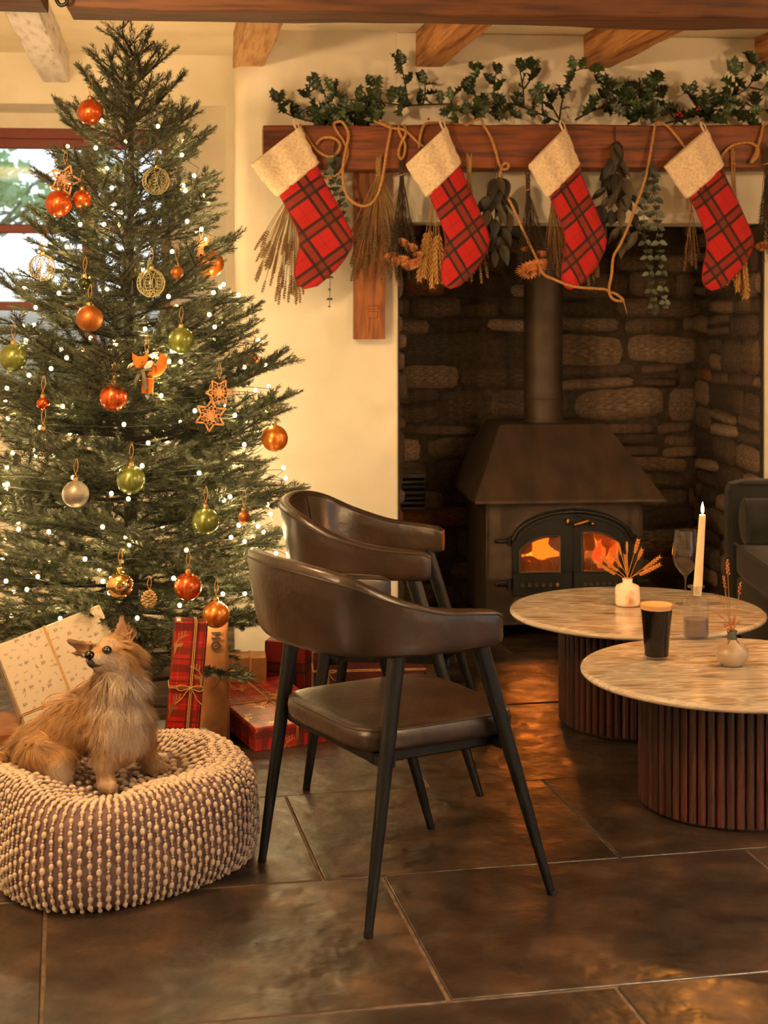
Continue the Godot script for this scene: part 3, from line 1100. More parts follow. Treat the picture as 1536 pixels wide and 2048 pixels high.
# ---------- what shows through the window ----------
func garden() -> void:
	var g := Geo.new()
	g.rbox(Transform3D(Basis(), Vector3(-6, -0.4, -20)), Vector3(40, 0.2, 24), 0.01)
	var lawn := obj("lawn", g, triplanar(mat(Color.WHITE, 0.95), ramp_tex(noise(90, 0.05, 4), [Color(0.2, 0.26, 0.12), Color(0.35, 0.42, 0.2)], [], 128), Vector3(0.5, 0.5, 0.5), true))
	lawn.set_meta("kind", "structure")
	var bark := mat(Color(0.55, 0.57, 0.52), 0.9)
	var leaf := two_sided(mat(Color(0.70, 0.78, 0.62), 0.7))
	leaf.backlight_enabled = true
	leaf.backlight = Color(0.6, 0.75, 0.45)
	var gr := RandomNumberGenerator.new()
	gr.seed = 44
	var spots := [Vector3(-3.3, -0.3, -11.5), Vector3(-0.9, -0.3, -19.0), Vector3(-8.6, -0.3, -19.0)]
	var words := ["sparse pale garden tree seen through the window, nearest of the three", "sparse garden tree behind the right half of the window", "farther garden tree at the left of the window view"]
	for k in 3:
		var t := thing("garden_tree", words[k], "tree", spots[k])
		var wood := Geo.new()
		var tips := []
		grow(wood, Vector3.ZERO, Vector3(gr.randf_range(-0.1, 0.1), 1, 0.0), 1.1, 0.09, 0, gr, tips)
		obj("trunk", wood, bark, t)
		var lf := Geo.new()
		lf.face([Vector3(0, 0, 0), Vector3(0.035, 0.03, 0.01), Vector3(0.0, 0.09, 0), Vector3(-0.035, 0.03, 0.01)])
		var places := []
		for p in tips:
			for j in 9:
				var b := Basis.from_euler(Vector3(gr.randf() * TAU, gr.randf() * TAU, gr.randf() * TAU))
				places.append(Transform3D(b * gr.randf_range(0.7, 1.5), p + Vector3(gr.randf_range(-0.14, 0.14), gr.randf_range(-0.14, 0.14), gr.randf_range(-0.14, 0.14))))
		many("foliage", lf, leaf, places, t)

func grow(g: Geo, p: Vector3, d: Vector3, l: float, r: float, depth: int, gr: RandomNumberGenerator, tips: Array) -> void:
	d = d.normalized()
	var e := p + d * l
	var bend := Vector3(gr.randf_range(-1, 1), gr.randf_range(-0.3, 0.6), gr.randf_range(-1, 1)) * l * 0.1
	g.tube([p, (p + e) / 2 + bend, e], [r, r * 0.85, r * 0.66], 6 if depth < 3 else 4, 0)
	if depth >= 5:
		tips.append(e); tips.append((p + e) / 2)
		return
	for k in (3 if depth < 3 else 2):
		var nd := d + Vector3(gr.randf_range(-1, 1), gr.randf_range(-0.35, 0.7), gr.randf_range(-1, 1)) * 0.85
		grow(g, e, nd, l * gr.randf_range(0.62, 0.85), r * 0.6, depth + 1, gr, tips)


# ---------- chairs, tables, sofa, pouf ----------
func furniture() -> void:
	var leather_tex := ramp_tex(noise(101, 0.012, 5), [Color(0.105, 0.07, 0.05), Color(0.16, 0.112, 0.08), Color(0.19, 0.135, 0.096), Color(0.25, 0.18, 0.13)], [0.0, 0.4, 0.65, 1.0])
	M.leather = triplanar(mat(Color.WHITE, 0.31), leather_tex, Vector3(2.2, 2.2, 2.2))
	M.leather.normal_enabled = true
	M.leather.normal_texture = normal_tex(noise(102, 0.09, 3, FastNoiseLite.TYPE_CELLULAR), 1.2)
	M.leather.normal_scale = 0.1
	M.seam = mat(Color(0.13, 0.085, 0.055), 0.5)
	M.chair_leg = mat(Color(0.016, 0.018, 0.022), 0.46)
	M.chair_leg.metallic_specular = 0.36
	var c := armchair()
	c.position = Vector3(0.0532, 0, -3.9965)
	c.rotation.y = 0.526
	c.set_meta("label", "brown leather armchair with black tapered legs nearest the camera")
	c.set_meta("group", "brown leather armchairs")
	var c2 := copy_of(c, "armchair", "brown leather armchair behind the first one, beside the Christmas tree")
	c2.position = Vector3(0.063, 0, -4.958)
	c2.rotation.y = -0.11
	tables()
	pouf()
	sofa()


func normal_tex(n: FastNoiseLite, strength: float, size := 256) -> ImageTexture:
	var im := n.get_seamless_image(size, size, false, false, 0.15, true)
	im.convert(Image.FORMAT_RGBA8)
	im.bump_map_to_normal_map(strength * 4.0)
	return ImageTexture.create_from_image(im)


func armchair() -> Node3D:
	var t := thing("armchair", "", "chair")
	# the curved back that runs out into two arms
	var side := [Vector3(0.105, 0, 0.262), Vector3(0.03, 0, 0.272), Vector3(-0.08, 0, 0.279), Vector3(-0.19, 0, 0.272), Vector3(-0.285, 0, 0.225), Vector3(-0.335, 0, 0.13), Vector3(-0.352, 0, 0.0)]
	var ctrl := side.duplicate()
	for k in range(side.size() - 2, -1, -1): ctrl.append(Vector3(side[k].x, 0, -side[k].z))
	var topc := [0.712, 0.722, 0.736, 0.772, 0.822, 0.842, 0.845]
	var path := []
	for k in ctrl.size():
		var q: int = k if k < side.size() else ctrl.size() - 1 - k
		path.append(Vector3(ctrl[k].x, topc[q], ctrl[k].z))
	path = smooth_line(path, 8)
	var rows := []
	var seam_o := []
	var seam_i := []
	for k in path.size():
		var p: Vector3 = path[k]
		var d: Vector3 = path[mini(k + 1, path.size() - 1)] - path[maxi(k - 1, 0)]
		d.y = 0
		d = d.normalized()
		var out := Vector3(-d.z, 0, d.x)       # away from the sitter
		if out.dot(Vector3(p.x + 0.05, 0, p.z)) < 0: out = -out
		var rise := clampf((p.y - 0.712) / 0.133, 0.0, 1.0)
		var low := lerpf(0.628, 0.632, rise)
		var lean := rise * 0.035
		var th := lerpf(0.024, 0.019, rise)
		var end := minf(minf(k, path.size() - 1 - k) / 3.0, 1.0)
		th *= lerpf(0.72, 1.0, end)
		var hi := p.y - (1.0 - end) * 0.008
		var lo := low + (1.0 - end) * 0.006
		var row := PackedVector3Array()
		var sec := [[-1.0, 0.25], [-1.0, 0.6], [-0.97, 0.85], [-0.8, 0.95], [-0.4, 0.995], [0.2, 1.0], [0.75, 0.97], [1.0, 0.88], [1.08, 0.6], [1.06, 0.25], [0.95, 0.07], [0.6, 0.01], [0.0, 0.0], [-0.6, 0.01], [-0.93, 0.07]]
		for s in sec:
			var y := lerpf(lo, hi, s[1])
			row.append(Vector3(p.x, y, p.z) + out * (th * s[0] + lean * (s[1] - 0.4)))
		rows.append(row)
		seam_o.append(Vector3(p.x, lerpf(lo, hi, 0.9), p.z) + out * (th * 1.0 + lean * 0.5 + 0.001))
		seam_i.append(Vector3(p.x, lerpf(lo, hi, 0.93), p.z) - out * (th * 0.86 - lean * 0.53))
	var g := Geo.new()
	g.grid(rows, true, 3)
	var back := obj("backrest", g, M.leather, t)
	g = Geo.new()
	g.tube(seam_o, 0.0022, 5)
	g.tube(seam_i, 0.0018, 5)
	for z in [0.15, -0.15]:
		var line := []
		for k in 7: line.append(Vector3(-0.313 - 0.028 * (k / 6.0 - 0.4), lerpf(0.66, 0.835, k / 6.0), z * 0.93))
		g.tube(line, 0.0018, 5)
	obj("seam", g, M.seam, back)
	# seat cushion
	rows = []
	var outline := []
	for k in 48:
		var a := TAU * k / 48
		var ca := cos(a)
		var sa := sin(a)
		var x := signf(ca) * pow(absf(ca), 0.36) * 0.228
		var z := signf(sa) * pow(absf(sa), 0.36) * lerpf(0.225, 0.242, (ca + 1) / 2)
		outline.append(Vector2(x - 0.025, z))
	for lv in [[0.9, 0.392], [0.985, 0.398], [1.0, 0.412], [1.005, 0.43], [0.995, 0.444], [0.965, 0.4525], [0.9, 0.457], [0.7, 0.4595], [0.4, 0.4605], [0.12, 0.4605]]:
		var row := PackedVector3Array()
		for q in outline: row.append(Vector3((q.x + 0.025) * lv[0] - 0.025, lv[1], q.y * lv[0]))
		rows.append(row)
	g = Geo.new()
	g.grid(rows, true, 3)
	var seat := obj("seat", g, M.leather, t)
	g = Geo.new()
	var line := []
	for k in 49:
		var q: Vector2 = outline[k % 48]
		line.append(Vector3((q.x + 0.025) * 0.985 - 0.025, 0.4475, q.y * 0.985))
	g.tube(line, 0.0025, 5)
	obj("seam", g, M.seam, seat)
	# frame under the seat
	g = Geo.new()
	for z in [0.19, -0.19]:
		g.rbox(Transform3D(Basis(), Vector3(-0.02, 0.38, z)), Vector3(0.38, 0.028, 0.03), 0.004)
	for x in [-0.19, 0.14]:
		g.rbox(Transform3D(Basis(), Vector3(x, 0.378, 0)), Vector3(0.035, 0.024, 0.5), 0.004)
	obj("seat_frame", g, M.chair_leg, t)
	for s in [1, -1]:
		for fr in [1, 0]:
			var foot := Vector3(0.252 if fr else -0.266, 0.0, 0.28 * s)
			var top := Vector3(0.05 if fr else -0.178, 0.64, 0.262 * s)
			g = Geo.new()
			var pts := []
			var rad := []
			for k in 9:
				var f := k / 8.0
				pts.append(foot.lerp(top, f))
				rad.append(lerpf(0.0105, 0.0225, pow(f, 0.8)))
			g.tube(pts, rad, 14, 3, 0.8)
			var leg := obj("leg", g, M.chair_leg, t)
			g = Geo.new()
			g.tube([foot, foot.lerp(top, 0.018)], 0.0112, 12)
			obj("foot_glide", g, M.black_iron, leg)
	return t


func tables() -> void:
	var stone := noise(111, 0.014, 4)
	var tx := ramp_tex(stone, [Color(0.47, 0.41, 0.34), Color(0.63, 0.57, 0.49), Color(0.80, 0.74, 0.64), Color(0.70, 0.64, 0.56), Color(0.87, 0.82, 0.74), Color(0.66, 0.56, 0.44), Color(0.78, 0.71, 0.61)], [0.0, 0.25, 0.38, 0.48, 0.6, 0.74, 1.0], 512)
	M.marble = triplanar(mat(Color(0.96, 0.97, 1.0), 0.14), tx, Vector3(0.42, 5.0, 1.9))
	var wt := ramp_tex(noise(112, 0.03, 4), [Color(0.12, 0.052, 0.035), Color(0.22, 0.10, 0.065), Color(0.28, 0.135, 0.085)], [], 128)
	M.slat_a = triplanar(mat(Color.WHITE, 0.4), wt, Vector3(9, 0.9, 9))
	M.slat_b = triplanar(mat(Color(0.8, 0.78, 0.78), 0.4), wt, Vector3(7, 0.7, 7))
	M.slat_c = triplanar(mat(Color(1.0, 0.9, 0.85), 0.42), wt, Vector3(8, 1.1, 8))
	M.dark_wood = mat(Color(0.09, 0.04, 0.025), 0.5)
	var t := thing("coffee_table", "round marble coffee table with fluted dark wood drum nearest the camera", "table", Vector3(1.012, 0, -4.587), 0.12, "round marble coffee tables")
	var R0 := 0.44
	var g := Geo.new()
	g.lathe([Vector2(0.0, 0.370), Vector2(R0 - 0.012, 0.370), Vector2(R0 - 0.012, 0.370), Vector2(R0 - 0.003, 0.373), Vector2(R0, 0.380), Vector2(R0 - 0.003, 0.387), Vector2(R0 - 0.012, 0.39), Vector2(R0 - 0.012, 0.39), Vector2(0.0, 0.39)], 96)
	obj("tabletop", g, M.marble, t)
	g = Geo.new()
	g.lathe([Vector2(0.25, 0.0), Vector2(0.25, 0.012), Vector2(0.25, 0.012), Vector2(0.256, 0.012), Vector2(0.256, 0.012), Vector2(0.256, 0.37)], 64, Transform3D(), 3)
	obj("drum", g, M.dark_wood, t)
	var slat := Geo.new()
	slat.tube([Vector3(0, 0.012, 0), Vector3(0, 0.37, 0)], 0.0128, 12)
	var sm := slat.mesh()
	for k in 62:
		var a := TAU * k / 62
		var o := obj("slat", sm, [M.slat_a, M.slat_b, M.slat_c][(k * 7 + k / 3) % 3], t)
		o.position = Vector3(cos(a) * 0.258, 0, sin(a) * 0.258)
		o.rotation.y = k * 1.7
	var t2 := copy_of(t, "coffee_table", "round marble coffee table with fluted dark wood drum closer to the stove")
	t2.position = Vector3(0.876, 0, -5.47)
	t2.rotation.y = -0.05


# ---------- pouf ----------
const POUF_AT := Vector3(-0.715, 0, -4.13)
const POUF_TURN := 0.72

func pouf_point(a: float, v: float) -> Vector3:     # a round it, v from the floor (0) over the rim (0.5) to the middle of the top (1)
	var p := 3.0
	var r := 0.348 / pow(pow(absf(cos(a)), p) + pow(absf(sin(a)), p), 1.0 / p)
	var sc: float
	var y: float
	var keys := [[0.0, 0.86, 0.0], [0.07, 0.95, 0.012], [0.2, 1.0, 0.07], [0.34, 0.995, 0.14], [0.46, 0.975, 0.2], [0.54, 0.93, 0.238], [0.61, 0.84, 0.256], [0.7, 0.66, 0.247], [0.82, 0.42, 0.22], [1.0, 0.0, 0.2]]
	var k := 0
	while k < keys.size() - 2 and v > keys[k + 1][0]: k += 1
	var f: float = (v - keys[k][0]) / (keys[k + 1][0] - keys[k][0])
	var k0: Array = keys[maxi(k - 1, 0)]
	var k3: Array = keys[mini(k + 2, keys.size() - 1)]
	sc = cubic_interpolate(keys[k][1], keys[k + 1][1], k0[1], k3[1], f)
	y = cubic_interpolate(keys[k][2], keys[k + 1][2], k0[2], k3[2], f)
	# sagging sides, plump corners
	var wob := 0.010 * sin(a * 3.0 + 1.0) + 0.008 * sin(a * 5.0 + v * 4.0)
	y *= 1.0 + 0.04 * sin(a * 2.0 + 0.8) + 0.025 * cos(a * 4.0)
	return Vector3(cos(a) * r * sc + cos(a) * wob, y, sin(a) * r * sc + sin(a) * wob)

func pouf() -> void:
	var t := thing("pouf", "knitted mauve pouf with rows of cream bobbles under the dog", "pouf", POUF_AT, POUF_TURN)
	var rows := []
	for j in 40:
		var row := PackedVector3Array()
		for k in 96: row.append(pouf_point(TAU * k / 96, j / 39.0 * 0.985))
		rows.append(row)
	var g := Geo.new()
	g.grid(rows, true, 3, Vector2(40, 10))
	var knit := triplanar(mat(Color.WHITE, 0.95), ramp_tex(noise(121, 0.12, 3), [Color(0.24, 0.18, 0.18), Color(0.40, 0.31, 0.31), Color(0.5, 0.4, 0.40)], [], 128), Vector3(3, 3, 3))
	obj("cover", g, knit, t)
	var wool := triplanar(mat(Color.WHITE, 0.95), ramp_tex(noise(122, 0.15, 3), [Color(0.62, 0.54, 0.47), Color(0.78, 0.70, 0.62), Color(0.86, 0.79, 0.71)], [], 128), Vector3(8, 8, 8))
	wool.rim_enabled = true
	wool.rim = 0.4
	var bob := Geo.new()
	bob.ball(Vector3.ZERO, Vector3(0.0064, 0.0080, 0.0060), 8, 6)
	bob.jitter(noise(5, 60.0, 2), 0.0012)
	var bm := bob.mesh()
	var st := Geo.new()
	st.ball(Vector3.ZERO, Vector3(0.0036, 0.0038, 0.0032), 6, 4)
	var big := []
	var small := []
	var r := RandomNumberGenerator.new()
	r.seed = 8
	var toward := Basis(Vector3.UP, -POUF_TURN) * Vector3(-POUF_AT.x, 1.0, -POUF_AT.z).normalized()
	var place := func(a: float, v: float, s: float):
		var p := pouf_point(a, v)
		var da := pouf_point(a + 0.01, v) - pouf_point(a - 0.01, v)
		var dv := pouf_point(a, minf(v + 0.01, 1.0)) - pouf_point(a, v - 0.01)
		var n := da.cross(dv).normalized()
		if n.dot(p - Vector3(0, 0.08, 0)) < 0: n = -n
		var x := dv.cross(n).normalized()
		return Transform3D(Basis(x, n.cross(x).normalized(), n).scaled_local(Vector3(s, s, s)), p + n * 0.003)
	# upright columns: a bobble, two small stitches, the next bobble; towards the middle of the top the columns thin out
	var cols := 112
	for k in cols:
		var a := TAU * k / cols
		var v := 0.02 + 0.029 * (k % 2) + 0.006 * ((k / 2) % 3)
		while v < 0.97:
			var step := 0.057 if v < 0.56 else 0.036
			var here := pouf_point(a, v)
			var ring := Vector2(here.x, here.z).length() / 0.36
			var every := 1
			if v > 0.6: every = 1 if ring > 0.72 else 2 if ring > 0.4 else 4 if ring > 0.2 else 8
			if k % every == 0:
				var j := r.randf_range(-0.004, 0.004)
				var s := r.randf_range(0.85, 1.15)
				big.append(place.call(a + j, v, s if v < 0.62 else s * 1.15))
				if v < 0.75:
					small.append(place.call(a + j, v + step * 0.44, 1.0))
					small.append(place.call(a + j * 0.5, v + step * 0.69, 1.0))
			v += step
	# the bobbles that show largest are parts of their own
	big.sort_custom(func(p, q): return (p.basis.z.normalized().dot(toward) * 2.0 - (p.origin - toward * 2.0).length() * 1.5) > (q.basis.z.normalized().dot(toward) * 2.0 - (q.origin - toward * 2.0).length() * 1.5))
	for k in 300:
		var o := obj("bobble", bm, wool, t)
		o.transform = big[k]
	many("bobbles", bob, wool, big.slice(300), t)
	many("stitches", st, wool, small, t)


# ---------- sofa ----------
func cushion(size: Vector3, round_: float, puff: float, n := 14) -> Geo:     # a soft block
	var rows := []
	var g := Geo.new()
	for ax in 3:
		for s in [-1.0, 1.0]:
			rows = []
			for j in n + 1:
				var row := PackedVector3Array()
				for k in n + 1:
					var a := float(j) / n * 2 - 1
					var b := float(k) / n * 2 - 1
					var q := Vector3(s, a, b) if ax == 0 else Vector3(a, s, b) if ax == 1 else Vector3(a, b, s)
					var h := size * 0.5
					var p := q * h
					var core := Vector3(clampf(p.x, -h.x + round_, h.x - round_), clampf(p.y, -h.y + round_, h.y - round_), clampf(p.z, -h.z + round_, h.z - round_))
					var off := p - core
					if off.length() > 1e-6: p = core + off.normalized() * round_
					if ax == 0: p.x += s * puff * (1 - a * a) * (1 - b * b)
					elif ax == 1: p.y += s * puff * (1 - a * a) * (1 - b * b)
					else: p.z += s * puff * (1 - a * a) * (1 - b * b)
					row.append(p)
				rows.append(row)
			var gg := Geo.new()
			gg.grid(rows)
			var mid := gg.n[gg.n.size() / 2]
			if mid[ax] * s < 0:
				gg = Geo.new()
				gg.grid(rows, false, 0, Vector2.ONE, true)
			g.add(gg)
	return g

func sofa() -> void:
	var vel := triplanar(mat(Color.WHITE, 0.85), ramp_tex(noise(131, 0.02, 4), [Color(0.015, 0.024, 0.02), Color(0.028, 0.042, 0.035), Color(0.04, 0.056, 0.047)], [], 128), Vector3(1.5, 1.5, 1.5))
	vel.rim_enabled = true
	vel.rim = 0.2
	vel.rim_tint = 0.5
	var t := thing("sofa", "dark green velvet sofa at the right edge behind the tables", "sofa", Vector3(1.41, 0, -6.43))
	var put := func(called: String, size: Vector3, where: Vector3, rd: float, pf: float):
		var o := obj(called, cushion(size, rd, pf), vel, t)
		o.position = where
		return o
	put.call("armrest", Vector3(0.95, 0.63, 0.15), Vector3(0.475, 0.405, -0.075), 0.045, 0.004)
	put.call("seat", Vector3(0.72, 0.14, 1.5), Vector3(0.37, 0.41, 0.76), 0.035, 0.012)
	put.call("seat_base", Vector3(0.85, 0.24, 1.55), Vector3(0.445, 0.22, 0.77), 0.02, 0.0)
	put.call("backrest", Vector3(0.2, 0.68, 1.6), Vector3(0.86, 0.43, 0.75), 0.06, 0.01)
	var line := []
	for p in [Vector3(0.012, 0.475, 0.02), Vector3(0.012, 0.475, 1.5)]: line.append(p)
	var g := Geo.new()
	g.tube(line, 0.005, 6)
	g.tube([Vector3(0.03, 0.712, 0.0), Vector3(0.9, 0.712, 0.0)], 0.004, 6)
	obj("piping", g, vel, t)
	for x in [0.06, 0.82]:
		for z in [-0.1, 1.45]:
			g = Geo.new()
			g.lathe([Vector2(0.018, 0.0), Vector2(0.026, 0.1)], 12, Transform3D(Basis(), Vector3(x, 0, z)), 3)
			obj("leg", g, M.dark_wood, t)
	var b := thing("bolster", "round green velvet bolster cushion lying on the sofa seat", "cushion", Vector3(1.44, 0.576, -6.32))
	g = Geo.new()
	var prof := [Vector2(0.0, -0.006), Vector2(0.06, -0.008), Vector2(0.082, 0.0), Vector2(0.09, 0.012), Vector2(0.092, 0.25), Vector2(0.09, 0.49), Vector2(0.08, 0.5), Vector2(0.0, 0.505)]
	g.lathe(prof, 32, Transform3D(Basis(Vector3.BACK, -PI / 2), Vector3.ZERO))
	obj("cushion_cover", g, vel, b)
	g = Geo.new()
	var ring := []
	for k in 33: ring.append(Vector3(0.004, cos(TAU * k / 32) * 0.088, sin(TAU * k / 32) * 0.088))
	g.tube(ring, 0.005, 6)
	obj("piping", g, vel, b)


# ---------- what stands on the tables ----------
func on_top(x: float, y: float) -> Vector3:       # a point of the table tops, 0.39 m up
	var d := (EYE - 0.39) * F / (y - 600.0)
	return Vector3((x - 768.0) * d / F, 0.39, -d)

func clear_glass(tint := Color(0.3, 0.3, 0.3, 0.01)) -> StandardMaterial3D:
	var m := mat(tint, 0.03)
	m.transparency = BaseMaterial3D.TRANSPARENCY_ALPHA
	return two_sided(m)

func wheat_ear(len: float, r: float, sd: int) -> Geo:       # an ear along +y from the origin
	var g := Geo.new()
	var f := RandomNumberGenerator.new()
	f.seed = sd
	var n := int(len / (r * 1.0))
	for k in n:
		var y := len * (k + 0.5) / n
		var w := r * (0.75 + 0.4 * sin(PI * minf(0.12 + 0.8 * k / n, 1.0)))
		for j in 2:
			var a := PI * j + (k % 2) * PI / 2 + f.randf_range(-0.25, 0.25)
			var o := Vector3(cos(a), 0, sin(a))
			var tr := aim(o * w * 0.62 + Vector3(0, y, 0), o * 0.45 + Vector3.UP)
			g.ball(tr.origin, Vector3(w * 0.46, w * 1.15, w * 0.4), 6, 4, tr.basis)
			var tip := tr.origin + tr.basis.y * w * 1.0
			g.tube([tip, tip + (o * 0.35 + Vector3.UP) * w * 2.0], [0.0004, 0.0001], 3, 0)
	g.tube([Vector3.ZERO, Vector3(0, len, 0)], r * 0.3, 5, 0)
	return g

func table_things() -> void:
	var straw := mat(Color(0.72, 0.50, 0.24), 0.75)
	M.straw = straw
	# white vase with wheat
	var p := on_top(1255, 1211)
	var t := thing("wheat_vase", "small white ceramic vase of dried wheat on the far table", "vase", p)
	var cer := triplanar(mat(Color.WHITE, 0.3), ramp_tex(noise(140, 0.012, 3), [Color(0.62, 0.40, 0.26), Color(0.86, 0.74, 0.64), Color(0.92, 0.84, 0.76), Color(0.95, 0.88, 0.81)], [0.0, 0.24, 0.3, 1.0], 128), Vector3(6, 6, 6))
	var g := Geo.new()
	g.lathe([Vector2(0.0, 0.0), Vector2(0.036, 0.0), Vector2(0.042, 0.004), Vector2(0.0445, 0.012), Vector2(0.043, 0.06), Vector2(0.0395, 0.07), Vector2(0.028, 0.0755), Vector2(0.0175, 0.079), Vector2(0.0165, 0.088), Vector2(0.0185, 0.0935), Vector2(0.0165, 0.095), Vector2(0.014, 0.093), Vector2(0.013, 0.08), Vector2(0.0, 0.02)], 40)
	obj("body", g, cer, t)
	var ears := [[1198, 1128, 52], [1210, 1120, 45], [1228, 1110, 42], [1238, 1093, 0], [1251, 1118, 38], [1254, 1090, 0], [1275, 1086, 30], [1282, 1104, 26], [1312, 1120, 46], [1310, 1134, 48]]
	for k in ears.size():
		var e: Array = ears[k]
		var tip := at(e[0], e[1], -p.z + R(-0.04, 0.03)) - p
		var root := Vector3(R(-0.006, 0.006), 0.085, R(-0.006, 0.006))
		var line := [Vector3(root.x * 0.5, 0.03, root.z * 0.5), root, root.lerp(tip, 0.5) + Vector3(0, 0.006, 0), tip]
		var st := Geo.new()
		st.tube(smooth_line(line, 4), 0.0011, 5)
		obj("stem", st, straw, t)
		var len := maxf(e[2], 24) * 0.00165
		var ear := obj("ear", wheat_ear(len, 0.0052 if e[2] > 0 else 0.003, k), straw, t)
		ear.transform = aim(tip - (tip - root).normalized() * len * 0.75, tip - root, k)
	# pint of stout
	p = on_top(1313, 1318)
	t = thing("stout_glass", "pint glass of black stout with a tan head on the near table", "glass", p)
	g = Geo.new()
	g.lathe([Vector2(0.0, 0.0), Vector2(0.036, 0.0), Vector2(0.0375, 0.004), Vector2(0.0395, 0.06), Vector2(0.044, 0.115), Vector2(0.0495, 0.167), Vector2(0.0492, 0.1685), Vector2(0.0475, 0.167)], 48)
	obj("glass", g, clear_glass(), t)
	g = Geo.new()
	g.lathe([Vector2(0.0, 0.002), Vector2(0.034, 0.002), Vector2(0.0352, 0.006), Vector2(0.0355, 0.012), Vector2(0.0, 0.011)], 40)
	obj("glass_base", g, clear_glass(Color(0.6, 0.6, 0.6, 0.06)), t)
	g = Geo.new()
	g.lathe([Vector2(0.0, 0.012), Vector2(0.0355, 0.012), Vector2(0.0355, 0.012), Vector2(0.0382, 0.06), Vector2(0.0427, 0.115), Vector2(0.0465, 0.15)], 48)
	var stout := mat(Color(0.008, 0.004, 0.003), 0.3)
	stout.metallic_specular = 0.15
	obj("stout", g, stout, t)
	g = Geo.new()
	g.lathe([Vector2(0.0465, 0.15), Vector2(0.0482, 0.1625), Vector2(0.047, 0.1645), Vector2(0.035, 0.1655), Vector2(0.0, 0.166)], 48)
	obj("foam", g, mat(Color(0.80, 0.62, 0.42), 0.8), t)
	# bottle that holds a candle
	p = on_top(1392, 1276)
	t = thing("candle_bottle", "clear smoky glass bottle that holds a white candle", "bottle", p)
	g = Geo.new()
	g.lathe([Vector2(0.0, 0.004), Vector2(0.034, 0.0), Vector2(0.0395, 0.004), Vector2(0.041, 0.012), Vector2(0.0412, 0.095), Vector2(0.039, 0.112), Vector2(0.031, 0.125), Vector2(0.0185, 0.133), Vector2(0.0158, 0.14), Vector2(0.0158, 0.158), Vector2(0.025, 0.161), Vector2(0.027, 0.1635), Vector2(0.025, 0.166), Vector2(0.0165, 0.167), Vector2(0.0145, 0.164), Vector2(0.0145, 0.14)], 48)
	obj("bottle_glass", g, clear_glass(Color(0.55, 0.52, 0.5, 0.16)), t)
	g = Geo.new()
	g.lathe([Vector2(0.0, 0.003), Vector2(0.034, 0.003), Vector2(0.0385, 0.012), Vector2(0.0392, 0.05), Vector2(0.0392, 0.062)], 40)
	obj("smoky_tint", g, clear_glass(Color(0.30, 0.23, 0.25, 0.45)), t)
	var lean := Vector3(0.0155, 0.24, 0.0).normalized()
	var c := thing("candle", "tall tapered white candle burning in the neck of the glass bottle", "candle", p + Vector3(0.004, 0.135, 0))
	g = Geo.new()
	var wax := mat(Color(0.93, 0.84, 0.68), 0.5)
	wax.subsurf_scatter_enabled = true
	wax.subsurf_scatter_strength = 0.25
	g.tube([Vector3.ZERO, lean * 0.03, lean * 0.15, lean * 0.252, lean * 0.256], [0.0125, 0.0142, 0.012, 0.0102, 0.0085], 24)
	obj("wax", g, wax, c)
	g = Geo.new()
	g.tube([lean * 0.255, lean * 0.262 + Vector3(0.001, 0, 0)], 0.0011, 6)
	obj("wick", g, mat(Color(0.05, 0.04, 0.03), 0.9), c)
	g = Geo.new()
	g.lathe([Vector2(0.0, 0.0), Vector2(0.0038, 0.004), Vector2(0.0058, 0.011), Vector2(0.0056, 0.017), Vector2(0.0035, 0.027), Vector2(0.0012, 0.036), Vector2(0.0, 0.04)], 16, Transform3D(Basis(), lean * 0.258))
	var fm := mat(Color(1, 0.8, 0.5), 1.0)
	fm.emission_enabled = true
	fm.emission = Color(1.0, 0.80, 0.48)
	fm.emission_energy_multiplier = 8.0
	obj("candle_flame", g, fm, c)
	lamp_light(c, lean * 0.258 + Vector3(0, 0.014, 0), 0.2, Color(1.0, 0.62, 0.25), 0.006)
	# glass of red wine
	p = on_top(1371, 1209)
	t = thing("wine_glass", "stemmed glass of red wine standing behind the candle", "glass", p)
	g = Geo.new()
	g.lathe([Vector2(0.0, 0.001), Vector2(0.036, 0.001), Vector2(0.036, 0.002), Vector2(0.02, 0.005), Vector2(0.006, 0.011), Vector2(0.0035, 0.025), Vector2(0.0032, 0.085), Vector2(0.006, 0.1), Vector2(0.02, 0.114), Vector2(0.038, 0.138), Vector2(0.0465, 0.162), Vector2(0.0465, 0.18), Vector2(0.041, 0.23), Vector2(0.0375, 0.262), Vector2(0.0365, 0.262)], 48)
	obj("glass", g, clear_glass(Color(0.6, 0.58, 0.55, 0.05)), t)
	g = Geo.new()
	g.lathe([Vector2(0.0, 0.104), Vector2(0.0195, 0.1155), Vector2(0.0372, 0.139), Vector2(0.0455, 0.162), Vector2(0.0455, 0.178), Vector2(0.0448, 0.187), Vector2(0.0448, 0.187), Vector2(0.0, 0.187)], 48)
	var wine := mat(Color(0.06, 0.006, 0.008), 0.08)
	obj("wine", g, wine, t)
	# bud vase
	p = on_top(1464, 1331)
	t = thing("bud_vase", "round grey ceramic bud vase of dried stems at the right", "vase", p)
	var cer2 := triplanar(mat(Color.WHITE, 0.28), ramp_tex(noise(150, 0.012, 3), [Color(0.40, 0.22, 0.10), Color(0.56, 0.47, 0.38), Color(0.66, 0.59, 0.51), Color(0.72, 0.66, 0.58)], [0.0, 0.25, 0.33, 1.0], 128), Vector3(5, 5, 5))
	g = Geo.new()
	g.lathe([Vector2(0.0, 0.0), Vector2(0.026, 0.0), Vector2(0.032, 0.004), Vector2(0.044, 0.018), Vector2(0.0495, 0.034), Vector2(0.047, 0.049), Vector2(0.035, 0.062), Vector2(0.02, 0.071), Vector2(0.0145, 0.077)], 40)
	obj("body", g, cer2, t)
	g = Geo.new()
